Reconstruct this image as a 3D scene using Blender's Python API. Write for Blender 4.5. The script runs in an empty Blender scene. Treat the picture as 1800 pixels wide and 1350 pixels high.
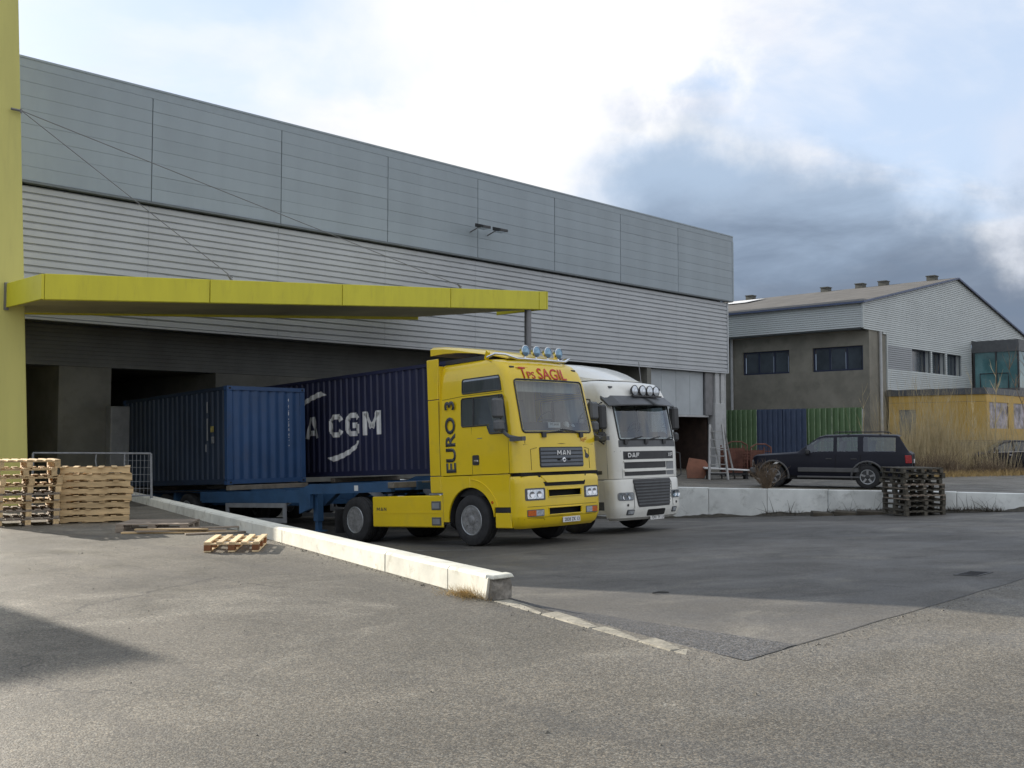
import bpy, bmesh, math, random
from mathutils import Vector, Matrix, noise
from mathutils.geometry import delaunay_2d_cdt

rnd = random.Random(7)
SC = bpy.context.scene
COL = SC.collection
R = math.radians

# ------------------------------------------------------------------ camera
AZ, PITCH, EYE = R(44.3), math.atan(0.05), 1.65
FWD = Vector((math.cos(AZ) * math.cos(PITCH), math.sin(AZ) * math.cos(PITCH), math.sin(PITCH)))
RGT = Vector((math.sin(AZ), -math.cos(AZ), 0))
UP = RGT.cross(FWD)
cam = bpy.data.objects.new('camera', bpy.data.cameras.new('camera'))
COL.objects.link(cam)
cam.matrix_world = Matrix((( RGT.x, UP.x, -FWD.x, 0), (RGT.y, UP.y, -FWD.y, 0), (RGT.z, UP.z, -FWD.z, EYE), (0, 0, 0, 1)))
cam.data.sensor_width = 36.0
cam.data.lens = 36.0
cam.data.clip_end = 3000
cam.data.clip_start = 0.05
SC.camera = cam

# ------------------------------------------------------------------ view, sun, sky
SC.view_settings.view_transform = 'Standard'
SC.view_settings.look = 'None'
SC.view_settings.gamma = 1.0
SC.view_settings.use_curve_mapping = False
SC.view_settings.exposure = 1.15
SUN_E = R(18.0)
SUN_X = -0.08
sd = Vector((SUN_X * math.cos(SUN_E), math.sqrt(1 - SUN_X ** 2) * math.cos(SUN_E), math.sin(SUN_E)))
sun = bpy.data.objects.new('sun', bpy.data.lights.new('sun', 'SUN'))
COL.objects.link(sun)
sun.data.energy = 4.0
sun.data.angle = R(0.5)
sun.data.color = (1.0, 0.92, 0.80)
sun.rotation_euler = sd.to_track_quat('Z', 'Y').to_euler()
sun.location = (0, 20, 60)

world = bpy.data.worlds.new('World')
SC.world = world
world.use_nodes = True


class NT:
    """Small wrapper for building node trees."""
    def __init__(self, tree):
        self.t = tree

    def n(self, typ, **kw):
        nd = self.t.nodes.new(typ)
        for k, v in kw.items():
            setattr(nd, k, v)
        return nd

    def put(self, sock, v):
        if isinstance(v, bpy.types.NodeSocket):
            self.t.links.new(v, sock)
        elif isinstance(v, (tuple, list)) and sock.type == 'RGBA':
            sock.default_value = (*v[:3], 1)
        else:
            sock.default_value = v

    def math(self, op, a, b=None, c=None, clamp=False):
        nd = self.n('ShaderNodeMath', operation=op, use_clamp=clamp)
        self.put(nd.inputs[0], a)
        if b is not None:
            self.put(nd.inputs[1], b)
        if c is not None:
            self.put(nd.inputs[2], c)
        return nd.outputs[0]

    def vmath(self, op, a, b=None):
        nd = self.n('ShaderNodeVectorMath', operation=op)
        self.put(nd.inputs[0], a)
        if b is not None:
            self.put(nd.inputs[1], b)
        return nd.outputs['Value'] if op in ('DOT_PRODUCT', 'LENGTH') else nd.outputs[0]

    def noise(self, vec, scale, detail=4, rough=0.55, dist=0.0):
        nd = self.n('ShaderNodeTexNoise')
        if vec is not None:
            self.put(nd.inputs['Vector'], vec)
        nd.inputs['Scale'].default_value = scale
        nd.inputs['Detail'].default_value = detail
        nd.inputs['Roughness'].default_value = rough
        nd.inputs['Distortion'].default_value = dist
        return nd.outputs[0]

    def ss(self, v, lo, hi, a=0.0, b=1.0):
        nd = self.n('ShaderNodeMapRange', interpolation_type='SMOOTHSTEP')
        self.put(nd.inputs[0], v)
        for i, q in enumerate((lo, hi, a, b)):
            self.put(nd.inputs[i + 1], q)
        return nd.outputs[0]

    def mix(self, f, a, b, mode='MIX'):
        nd = self.n('ShaderNodeMix', data_type='RGBA', blend_type=mode)
        self.put(nd.inputs[0], f)
        self.put(nd.inputs[6], a)
        self.put(nd.inputs[7], b)
        return nd.outputs[2]

    def scale(self, vec, s):
        return self.vmath('MULTIPLY', vec, s)


def build_sky():
    w = NT(world.node_tree)
    world.node_tree.nodes.clear()
    out = w.n('ShaderNodeOutputWorld')
    bg = w.n('ShaderNodeBackground')
    bg.inputs[1].default_value = 0.1
    sky = w.n('ShaderNodeTexSky', sky_type='NISHITA')
    sky.sun_disc = False
    sky.sun_elevation = SUN_E
    sky.sun_rotation = math.atan2(sd.x, sd.y)
    sky.air_density = 1.0
    sky.dust_density = 1.5
    d = w.n('ShaderNodeTexCoord').outputs['Generated']
    sep = w.n('ShaderNodeSeparateXYZ')
    w.put(sep.inputs[0], d)
    z = w.math('MAXIMUM', sep.outputs[2], 0.0)
    den = w.math('ADD', z, 0.16)
    # a cloud deck seen in perspective
    cmb = w.n('ShaderNodeCombineXYZ')
    w.put(cmb.inputs[0], w.math('DIVIDE', sep.outputs[0], den))
    w.put(cmb.inputs[1], w.math('DIVIDE', sep.outputs[1], den))
    w.put(cmb.inputs[2], w.math('MULTIPLY', sep.outputs[2], 2.5))
    p = cmb.outputs[0]
    n1 = w.noise(w.vmath('ADD', p, (0.6, 0.2, 0.0)), 1.7, 8, 0.55, 0.25)
    n2 = w.noise(w.vmath('ADD', p, (5.3, 1.7, 2.0)), 2.2, 7, 0.58, 0.3)
    n3 = w.noise(d, 4.2, 9, 0.56, 0.0)
    k = 10.0 / 2.0 ** SC.view_settings.exposure          # display white at this exposure
    fh = Vector((FWD.x, FWD.y, 0)).normalized()
    az = w.math('ARCTAN2', w.vmath('DOT_PRODUCT', d, tuple(RGT)), w.vmath('DOT_PRODUCT', d, tuple(fh)))
    el = w.math('ARCSINE', sep.outputs[2])

    def near(a_, e_, r0, r1, amt=0.5):
        a, e = AZ - R(a_), R(e_)
        v = (math.cos(a) * math.cos(e), math.sin(a) * math.cos(e), math.sin(e))
        ang = w.math('ARCCOSINE', w.vmath('DOT_PRODUCT', d, v))
        ang = w.math('ADD', ang, w.math('MULTIPLY', w.math('SUBTRACT', n3, 0.5), amt))
        return w.ss(ang, R(r0), R(r1), 1.0, 0.0)

    def C(*c):
        return tuple(k * q for q in c)

    blue = w.mix(1.0, sky.outputs[0], (1.0, 1.05, 1.25), 'MULTIPLY')
    haze = w.mix(0.80, blue, C(0.66, 0.78, 0.95))
    cov = w.ss(n1, 0.43, 0.60)
    gap = w.math('MAXIMUM', near(27, 25, 4, 15, 0.45), w.math('MULTIPLY', near(-19, 22, 3, 16, 0.55), 0.95))
    cov = w.math('MULTIPLY', cov, w.math('SUBTRACT', 1.0, w.math('MULTIPLY', gap, 0.62)), clamp=True)
    white = w.mix(w.ss(n2, 0.30, 0.66), C(0.76, 0.81, 0.94), C(1.06, 1.05, 1.04))
    col = w.mix(cov, haze, white)
    # cumulus lit by the sun over the warehouse roof
    glow = near(-3, 16, 2, 15, 0.6)
    col = w.mix(w.math('MULTIPLY', glow, 0.85), col, C(1.08, 1.07, 1.07))
    puff = near(9.5, 20.5, 3.4, 6.2, 0.55)
    col = w.mix(w.math('MULTIPLY', puff, 0.9), col, C(1.08, 1.08, 1.09))
    wisp = w.math('MULTIPLY', w.ss(w.noise(w.vmath('MULTIPLY', p, (1.0, 2.2, 1.0)), 1.3, 6, 0.55, 0.15), 0.42, 0.72), near(24, 20, 8, 22, 0.3))
    col = w.mix(w.math('MULTIPLY', wisp, 0.65), col, C(0.90, 0.94, 1.02))
    # rain bank: billowy upper edge, darker towards the horizon
    top = w.math('ADD', R(16.2), w.math('MULTIPLY', w.math('SUBTRACT', n3, 0.5), R(20)))
    top = w.math('ADD', top, w.math('MULTIPLY', w.ss(az, R(7), R(24)), R(-2.9)))
    bank = w.ss(w.math('SUBTRACT', top, el), R(-1.2), R(3.2))
    side = w.math('ADD', az, w.math('MULTIPLY', w.math('SUBTRACT', n3, 0.5), R(16)))
    bank = w.math('MULTIPLY', bank, w.math('MULTIPLY', w.ss(side, R(2.0), R(9)), w.ss(az, R(60), R(105), 1.0, 0.0)))
    e2 = w.math('ADD', el, w.math('MULTIPLY', w.math('SUBTRACT', n2, 0.5), R(11)))
    dk = w.mix(w.ss(e2, R(7.0), R(16.0)), C(0.168, 0.222, 0.312), C(0.44, 0.56, 0.73))
    col = w.mix(w.math('MULTIPLY', bank, 0.95), col, dk)
    brk = w.math('MULTIPLY', near(29, 14.5, 1.0, 4.5, 0.30), 0.6)      # a pale tear in the bank
    col = w.mix(brk, col, C(0.78, 0.83, 0.95))
    # clear winter blue on the side away from the sun
    back = w.ss(w.math('ADD', sep.outputs[1], w.math('MULTIPLY', w.math('SUBTRACT', n1, 0.5), 0.9)), -0.45, 0.10, 1.0, 0.0)
    bcol = w.mix(w.ss(n2, 0.36, 0.62), C(0.56, 0.65, 0.82), C(1.00, 1.0, 1.0))
    col = w.mix(back, col, bcol)
    w.put(bg.inputs[0], col)
    w.t.links.new(bg.outputs[0], out.inputs[0])


build_sky()

# ------------------------------------------------------------------ materials
MATS = {}


def mat(name, col, rough=0.6, metal=0.0, var=0.12, vscale=3.0, bump=0.0, bscale=40.0, dirt=0.0, dirtcol=(0.10, 0.09, 0.075),
        rand=0.0, coat=0.0, stretch=(1, 1, 1), spec=0.5):
    """Procedural surface: base colour with soft noise variation, blotchy dirt and fine relief."""
    if name in MATS:
        return MATS[name]
    m = bpy.data.materials.new(name)
    m.use_nodes = True
    t = NT(m.node_tree)
    bs = m.node_tree.nodes['Principled BSDF']
    pos = t.n('ShaderNodeTexCoord').outputs['Object']
    if rand or dirt:
        oi = t.n('ShaderNodeObjectInfo').outputs['Random']
        pos = t.vmath('ADD', pos, t.vmath('MULTIPLY', t.n('ShaderNodeObjectInfo').outputs['Location'], (0.37, 0.41, 0.29)))
    if stretch != (1, 1, 1):
        pos = t.vmath('MULTIPLY', pos, stretch)
    c = tuple(col)
    n = t.noise(pos, vscale, 5, 0.6)
    hi = tuple(min(1, q * (1 + var)) for q in c)
    lo = tuple(q * (1 - var) for q in c)
    colr = t.mix(t.ss(n, 0.3, 0.7), lo, hi)
    if rand:
        f = t.math('ADD', t.math('MULTIPLY', oi, 2 * rand), 1 - rand)
        cm = t.n('ShaderNodeCombineColor')
        for i in range(3):
            t.put(cm.inputs[i], f)
        colr = t.mix(1.0, colr, cm.outputs[0], 'MULTIPLY')
    r = rough
    if dirt:
        dn = t.noise(pos, vscale * 2.3, 7, 0.68, 0.3)
        df = t.math('MULTIPLY', t.ss(dn, 0.50, 0.78), dirt)
        colr = t.mix(df, colr, dirtcol)
        r = t.math('ADD', t.math('MULTIPLY', df, 0.3), rough, clamp=True)
    t.put(bs.inputs['Base Color'], colr)
    t.put(bs.inputs['Roughness'], r)
    bs.inputs['Metallic'].default_value = metal
    bs.inputs['Specular IOR Level'].default_value = spec
    if coat:
        bs.inputs['Coat Weight'].default_value = coat
        bs.inputs['Coat Roughness'].default_value = 0.08
    if bump:
        b = t.n('ShaderNodeBump')
        b.inputs['Strength'].default_value = bump
        b.inputs['Distance'].default_value = 0.01
        t.put(b.inputs['Height'], t.noise(pos, bscale, 4, 0.6))
        t.put(bs.inputs['Normal'], b.outputs[0])
    MATS[name] = m
    return m


def glass_mat(name, tint, refl=1.0):
    m = bpy.data.materials.new(name)
    m.use_nodes = True
    t = NT(m.node_tree)
    m.node_tree.nodes.clear()
    o = t.n('ShaderNodeOutputMaterial')
    tr = t.n('ShaderNodeBsdfTransparent')
    tr.inputs[0].default_value = (*tint, 1)
    gl = t.n('ShaderNodeBsdfGlossy')
    gl.inputs['Roughness'].default_value = 0.03
    gl.inputs['Color'].default_value = (0.95, 0.97, 1.0, 1)
    fr = t.n('ShaderNodeFresnel')
    fr.inputs[0].default_value = 1.55
    mx = t.n('ShaderNodeMixShader')
    t.put(mx.inputs[0], t.math('MULTIPLY', t.math('ADD', fr.outputs[0], 0.03), refl, clamp=True))
    t.t.links.new(tr.outputs[0], mx.inputs[1])
    t.t.links.new(gl.outputs[0], mx.inputs[2])
    t.t.links.new(mx.outputs[0], o.inputs[0])
    return m


def asphalt(name, base, warm, grain=1.0, rough=0.72, patchy=1.0, spec=0.4, dust=0.0, worn=0.0):
    m = bpy.data.materials.new(name)
    m.use_nodes = True
    t = NT(m.node_tree)
    bs = m.node_tree.nodes['Principled BSDF']
    pos = t.n('ShaderNodeNewGeometry').outputs['Position']
    big = t.noise(pos, 0.16, 5, 0.6, 0.6)
    mid = t.noise(pos, 0.9, 6, 0.65, 0.4)
    streak = t.noise(t.vmath('MULTIPLY', pos, (0.22, 1.4, 1)), 0.8, 5, 0.6, 0.5)
    col = t.mix(t.ss(big, 0.32, 0.68), tuple(c * (1 - 0.22 * patchy) for c in base), tuple(c * (1 + 0.18 * patchy) for c in warm))
    col = t.mix(t.math('MULTIPLY', t.ss(mid, 0.45, 0.75), 0.35 * patchy), col, tuple(c * 0.62 for c in base))
    col = t.mix(t.math('MULTIPLY', t.ss(streak, 0.52, 0.72), 0.30 * patchy), col, tuple(c * 1.45 for c in warm))
    if dust:
        dn = t.noise(pos, 0.33, 6, 0.62, 1.5)
        col = t.mix(t.math('MULTIPLY', t.ss(dn, 0.52, 0.68), dust), col, (0.23, 0.215, 0.175))
    # stone chippings
    vo = t.n('ShaderNodeTexVoronoi')
    t.put(vo.inputs['Vector'], pos)
    vo.inputs['Scale'].default_value = 100
    sp = t.n('ShaderNodeSeparateColor')
    t.put(sp.inputs[0], vo.outputs['Color'])
    st = t.ss(sp.outputs[0], 0.15, 0.95, 1 - 0.52 * grain, 1 + 0.75 * grain)
    vo2 = t.n('ShaderNodeTexVoronoi')
    t.put(vo2.inputs['Vector'], pos)
    vo2.inputs['Scale'].default_value = 62
    sp2 = t.n('ShaderNodeSeparateColor')
    t.put(sp2.inputs[0], vo2.outputs['Color'])
    st = t.math('MULTIPLY', st, t.ss(sp2.outputs[1], 0.2, 1.0, 1 - 0.28 * grain, 1 + 0.4 * grain))
    cm = t.n('ShaderNodeCombineColor')
    for i in range(3):
        t.put(cm.inputs[i], st)
    col = t.mix(1.0, col, cm.outputs[0], 'MULTIPLY')
    tint = t.mix(t.ss(sp.outputs[2], 0.0, 1.0), (1.10, 0.98, 0.86), (0.93, 1.0, 1.12))
    col = t.mix(0.8 * grain if grain < 1.25 else 1.0, col, t.mix(1.0, col, tint, 'MULTIPLY'))
    # a few dark stains and hairline cracks
    stn = t.noise(pos, 0.55, 3, 0.5, 1.2)
    col = t.mix(t.math('MULTIPLY', t.ss(stn, 0.66, 0.74), 0.35), col, tuple(c * 0.5 for c in base))
    if worn:
        # hairline cracks, oil drips and sealed seams, only here and there
        wv = t.vmath('ADD', pos, t.scale(t.n('ShaderNodeTexNoise').outputs['Color'], (0.0, 0.0, 0.0)))
        wob = t.noise(pos, 1.7, 4, 0.6)
        cw = t.n('ShaderNodeCombineXYZ')
        t.put(cw.inputs[0], t.math('MULTIPLY', wob, 0.9))
        t.put(cw.inputs[1], t.math('MULTIPLY', t.noise(pos, 1.3, 4, 0.6), 0.9))
        vc = t.n('ShaderNodeTexVoronoi', feature='DISTANCE_TO_EDGE')
        t.put(vc.inputs['Vector'], t.vmath('ADD', wv, cw.outputs[0]))
        vc.inputs['Scale'].default_value = 0.24
        crk = t.math('MULTIPLY', t.ss(vc.outputs['Distance'], 0.0012, 0.0035, 1.0, 0.0), t.ss(t.noise(pos, 0.45, 3, 0.5), 0.50, 0.60))
        col = t.mix(t.math('MULTIPLY', crk, 0.75 * worn), col, (0.022, 0.021, 0.02))
        od = t.n('ShaderNodeTexVoronoi')
        t.put(od.inputs['Vector'], t.vmath('ADD', pos, cw.outputs[0]))
        od.inputs['Scale'].default_value = 0.9
        so = t.n('ShaderNodeSeparateColor')
        t.put(so.inputs[0], od.outputs['Color'])
        drip = t.math('MULTIPLY', t.ss(od.outputs['Distance'], 0.03, 0.13, 1.0, 0.0), t.ss(so.outputs[0], 0.62, 0.70))
        col = t.mix(t.math('MULTIPLY', drip, 0.5 * worn), col, (0.030, 0.029, 0.028))
        tyre = t.noise(t.vmath('MULTIPLY', t.vmath('ADD', pos, cw.outputs[0]), (0.75, 0.045, 1)), 2.2, 4, 0.5, 0.2)
        col = t.mix(t.math('MULTIPLY', t.ss(tyre, 0.56, 0.70), 0.30 * worn), col, (0.05, 0.048, 0.045))
    t.put(bs.inputs['Base Color'], col)
    t.put(bs.inputs['Roughness'], t.ss(mid, 0.3, 0.7, rough - 0.1, rough + 0.12))
    bs.inputs['Specular IOR Level'].default_value = spec
    b = t.n('ShaderNodeBump')
    b.inputs['Strength'].default_value = 0.40 * grain
    b.inputs['Distance'].default_value = 0.006
    t.put(b.inputs['Height'], t.math('ADD', t.math('MULTIPLY', vo.outputs['Distance'], -1.0), t.math('MULTIPLY', t.noise(pos, 20, 4, 0.7), 0.6)))
    t.put(bs.inputs['Normal'], b.outputs[0])
    return m


M = dict(
    apron=asphalt('apron_asphalt', (0.106, 0.098, 0.079), (0.133, 0.121, 0.096), 0.72, 0.60, dust=0.5, worn=1.0),
    ramp=asphalt('ramp_asphalt', (0.084, 0.081, 0.073), (0.104, 0.098, 0.086), 0.5, 0.68, 1.0, dust=0.35, worn=0.7),
    patch=asphalt('patch_asphalt', (0.060, 0.060, 0.060), (0.072, 0.072, 0.070), 1.1, 0.75, 0.8),  # dark tone partly stands for shade on the kerb fillet
    tar=mat('tar', (0.042, 0.041, 0.040), 0.6, var=0.3, vscale=6, bump=0.3),
    concrete=mat('grey_concrete', (0.23, 0.218, 0.180), 0.85, var=0.20, vscale=0.6, bump=0.25, bscale=14, dirt=0.35, dirtcol=(0.09, 0.088, 0.075)),
    kerb=mat('kerb_concrete', (0.27, 0.25, 0.20), 0.9, var=0.25, vscale=5, bump=0.9, bscale=22, dirt=0.8, dirtcol=(0.13, 0.12, 0.10), rand=0.12),
    rawconc=mat('broken_concrete', (0.24, 0.22, 0.19), 0.95, var=0.35, vscale=9, bump=1.0, bscale=18, dirt=0.6),
    whitewash=mat('whitewashed_concrete', (0.68, 0.67, 0.58), 0.8, var=0.10, vscale=2.4, bump=0.35, bscale=12, dirt=0.70, dirtcol=(0.34, 0.31, 0.23), rand=0.04),
    whitewash_grey=mat('grey_whitewash', (0.72, 0.735, 0.70), 0.85, var=0.12, vscale=1.2, bump=0.25, bscale=12, dirt=0.55, dirtcol=(0.20, 0.20, 0.17), rand=0.06),
    panel=mat('blue_grey_panel', (0.300, 0.352, 0.385), 0.45, 0.0, var=0.05, vscale=0.9, rand=0.04, stretch=(1.2, 1, 0.45), dirt=0.07, dirtcol=(0.15, 0.18, 0.19)),
    flash=mat('dark_flashing', (0.135, 0.155, 0.165), 0.5, var=0.1),
    coping=mat('coping_metal', (0.29, 0.342, 0.375), 0.45, var=0.05),
    ribs=mat('silver_cladding', (0.455, 0.475, 0.49), 0.42, 0.15, var=0.06, vscale=0.5, dirt=0.18, dirtcol=(0.22, 0.22, 0.21)),
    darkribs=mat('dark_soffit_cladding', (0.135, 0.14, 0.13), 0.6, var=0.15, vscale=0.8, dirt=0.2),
    dockwall=mat('dock_wall', (0.175, 0.175, 0.155), 0.85, var=0.18, vscale=0.9, bump=0.2, dirt=0.4),
    black=mat('deep_dark', (0.012, 0.012, 0.012), 0.9, var=0.2),
    lightpanel=mat('pale_door_panel', (0.42, 0.455, 0.475), 0.55, var=0.08, vscale=0.8, dirt=0.25, dirtcol=(0.24, 0.25, 0.25), rand=0.04),
    pillar=mat('pale_pillar', (0.46, 0.47, 0.47), 0.6, var=0.08, dirt=0.2),
    pyl=mat('yellow_mast_paint', (0.60, 0.56, 0.17), 0.55, var=0.06, vscale=0.7, stretch=(2.2, 1, 0.3), dirt=0.3, dirtcol=(0.42, 0.38, 0.14), bump=0.1),
    canopy=mat('yellow_fascia', (0.66, 0.60, 0.030), 0.45, var=0.05, vscale=0.9, stretch=(2.6, 1, 0.5), dirt=0.35, dirtcol=(0.40, 0.33, 0.05), rand=0.03),
    soffit=mat('soffit_olive_grey', (0.58, 0.52, 0.27), 0.7, var=0.1, vscale=0.8),
    steel=mat('grey_steel', (0.20, 0.20, 0.205), 0.5, 0.4, var=0.1),
    galv=mat('galvanised_steel', (0.40, 0.42, 0.43), 0.45, 0.7, var=0.15, vscale=8),
    barrier_grey=mat('weathered_galvanised', (0.24, 0.25, 0.26), 0.55, 0.4, var=0.2, vscale=8),
    chrome=mat('chrome', (0.72, 0.73, 0.75), 0.12, 1.0, var=0.04),
    ypaint=mat('yellow_truck_paint', (0.77, 0.545, 0.006), 0.30, var=0.035, vscale=1.2, coat=0.5, dirt=0.30, dirtcol=(0.50, 0.37, 0.05)),
    wpaint=mat('white_truck_paint', (0.76, 0.755, 0.70), 0.32, var=0.03, vscale=1.2, coat=0.5, dirt=0.35, dirtcol=(0.48, 0.45, 0.37)),
    plastic=mat('dark_plastic', (0.035, 0.036, 0.038), 0.5, var=0.15, vscale=4),
    gplastic=mat('grey_plastic', (0.09, 0.095, 0.10), 0.5, var=0.12, vscale=4),
    grille=mat('grille_grey', (0.12, 0.135, 0.155), 0.42, 0.2, var=0.08),
    rubber=mat('tyre_rubber', (0.022, 0.022, 0.023), 0.8, var=0.25, vscale=7, bump=0.2, dirt=0.3, dirtcol=(0.075, 0.07, 0.062)),
    rim=mat('steel_rim', (0.27, 0.27, 0.27), 0.45, 0.4, var=0.25, vscale=9, dirt=0.8, dirtcol=(0.10, 0.095, 0.085)),
    dark=mat('undercarriage', (0.022, 0.022, 0.024), 0.75, var=0.3, vscale=5, dirt=0.3),
    seam=mat('door_seam', (0.10, 0.075, 0.012), 0.8, var=0.2),
    wseam=mat('grey_seam', (0.22, 0.22, 0.21), 0.8, var=0.2),
    lettergrey=mat('grey_lettering', (0.045, 0.05, 0.06), 0.45, var=0.1),
    red=mat('red_lettering', (0.55, 0.05, 0.03), 0.45, var=0.08),
    rust=mat('faded_red_lettering', (0.60, 0.20, 0.03), 0.5, var=0.1),
    white=mat('white_paint', (0.78, 0.78, 0.76), 0.5, var=0.05, dirt=0.18, dirtcol=(0.40, 0.40, 0.40)),
    platewhite=mat('plate_white', (0.70, 0.70, 0.68), 0.4, var=0.05),
    lampglass=mat('lamp_lens', (0.62, 0.66, 0.70), 0.08, 0.55, var=0.25, vscale=28),
    bluelens=mat('bluish_lens', (0.22, 0.35, 0.46), 0.06, 0.6, var=0.2, vscale=12),
    orange=mat('indicator_orange', (0.55, 0.11, 0.01), 0.25, var=0.2, vscale=30),
    redlens=mat('tail_lamp_red', (0.30, 0.010, 0.012), 0.2, var=0.2, vscale=20),
    seat=mat('seat_cloth', (0.28, 0.28, 0.30), 0.9, var=0.15),
    curtain=mat('cab_lining', (0.55, 0.52, 0.43), 0.9, var=0.12, vscale=3, stretch=(6, 1, 0.4)),
    dash=mat('dashboard', (0.07, 0.072, 0.075), 0.7, var=0.1),
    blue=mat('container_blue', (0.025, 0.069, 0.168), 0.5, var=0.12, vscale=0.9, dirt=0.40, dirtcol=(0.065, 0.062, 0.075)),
    blueshade=mat('shaded_container_blue', (0.015, 0.028, 0.052), 0.6, var=0.14, vscale=0.9, dirt=0.35, dirtcol=(0.06, 0.07, 0.085)),  # container blue darkened for the side shaded by the canopy
    navy=mat('container_navy', (0.022, 0.026, 0.066), 0.5, var=0.12, vscale=0.9, dirt=0.35, dirtcol=(0.045, 0.040, 0.050)),
    chassis=mat('trailer_blue', (0.030, 0.085, 0.175), 0.5, var=0.15, vscale=2, dirt=0.3, dirtcol=(0.05, 0.06, 0.07)),
    bolster=mat('worn_bolster', (0.17, 0.15, 0.12), 0.7, var=0.25, vscale=4, dirt=0.3),
    guard=mat('side_guard_grey', (0.24, 0.25, 0.26), 0.6, var=0.12, dirt=0.3),
    suv=mat('suv_navy', (0.010, 0.011, 0.019), 0.40, var=0.06, coat=0.0, spec=0.22, dirt=0.10, dirtcol=(0.05, 0.05, 0.05)),
    suvgrey=mat('suv_cladding', (0.085, 0.085, 0.085), 0.6, var=0.1, dirt=0.3),
    alloy=mat('alloy_wheel', (0.30, 0.30, 0.30), 0.45, 0.5, var=0.1, dirt=0.25),
    pale_wood=mat('fresh_pallet_wood', (0.56, 0.40, 0.21), 0.8, var=0.18, vscale=3, stretch=(1, 8, 8), rand=0.22, bump=0.2, bscale=20, dirt=0.12, dirtcol=(0.28, 0.19, 0.10)),
    cream_wood=mat('cream_pallet_wood', (0.66, 0.50, 0.29), 0.8, var=0.15, vscale=3, stretch=(1, 8, 8), rand=0.16, bump=0.2, bscale=20),
    grey_wood=mat('grey_pallet_wood', (0.27, 0.22, 0.17), 0.88, var=0.22, vscale=3, stretch=(1, 8, 8), rand=0.2, bump=0.3, bscale=20, dirt=0.3),
    dark_wood=mat('dark_wet_wood', (0.085, 0.076, 0.058), 0.85, var=0.25, vscale=3, stretch=(1, 8, 8), rand=0.3, bump=0.3, bscale=20, dirt=0.3),
    brown_block=mat('reddish_block', (0.24, 0.10, 0.04), 0.9, var=0.25, rand=0.15),
    green=mat('fence_green', (0.115, 0.195, 0.090), 0.55, var=0.12, vscale=1.2, rand=0.12, dirt=0.2, dirtcol=(0.07, 0.11, 0.05)),
    fenceblue=mat('fence_blue', (0.055, 0.078, 0.135), 0.55, var=0.12, vscale=1.2, rand=0.12, dirt=0.25, dirtcol=(0.06, 0.07, 0.09)),
    clad2=mat('white_siding', (0.50, 0.535, 0.525), 0.5, var=0.05, vscale=0.4, rand=0.03, dirt=0.10, dirtcol=(0.34, 0.36, 0.35)),
    clad2g=mat('grey_siding', (0.30, 0.315, 0.325), 0.5, var=0.05, vscale=0.4, rand=0.03),
    trimblue=mat('blue_trim', (0.080, 0.105, 0.18), 0.5, var=0.1),
    roof2=mat('fibre_cement_roof', (0.080, 0.076, 0.070), 0.9, var=0.25, vscale=0.9, bump=0.3, bscale=6, dirt=0.4, dirtcol=(0.09, 0.085, 0.07)),
    vent=mat('roof_vent', (0.10, 0.10, 0.085), 0.8, var=0.2),
    winframe=mat('dark_blue_frame', (0.025, 0.033, 0.065), 0.45, var=0.1),
    winglass=mat('office_glass', (0.05, 0.062, 0.075), 0.08, 0.0, var=0.3, vscale=0.8, spec=0.8),
    ochre=mat('ochre_panel', (0.56, 0.36, 0.085), 0.65, var=0.06, vscale=0.6, rand=0.07, dirt=0.15, dirtcol=(0.28, 0.17, 0.04)),
    teal=mat('teal_glass', (0.09, 0.20, 0.21), 0.08, 0.0, var=0.35, vscale=0.5, spec=0.8),
    door=mat('grey_door', (0.20, 0.225, 0.235), 0.5, var=0.08),
    ladder=mat('aluminium', (0.36, 0.36, 0.35), 0.5, 0.4, var=0.12),
    orangebox=mat('orange_sheet', (0.21, 0.085, 0.048), 0.7, var=0.2, dirt=0.3),
    terracotta=mat('rusty_rack', (0.15, 0.062, 0.042), 0.8, var=0.3, rand=0.15, dirt=0.3),
    brown=mat('brown_steel', (0.055, 0.035, 0.027), 0.85, var=0.25, dirt=0.3),
    straw=mat('dry_straw', (0.44, 0.31, 0.13), 0.9, var=0.25, rand=0.1),
    reed=mat('pale_stem', (0.56, 0.46, 0.27), 0.9, var=0.25, rand=0.15),
    twig=mat('brown_twig', (0.20, 0.145, 0.095), 0.9, var=0.3, rand=0.2),
    weed=mat('dead_weed', (0.065, 0.055, 0.04), 0.95, var=0.3),
    poster=mat('window_print', (0.34, 0.31, 0.36), 0.4, var=0.75, vscale=1.5),
    glass=glass_mat('cab_glass', (0.74, 0.82, 0.86), 1.25),
    cglass=glass_mat('car_glass', (0.50, 0.58, 0.57), 1.3),
    dglass=glass_mat('tinted_glass', (0.36, 0.42, 0.44), 2.2),
)


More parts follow.
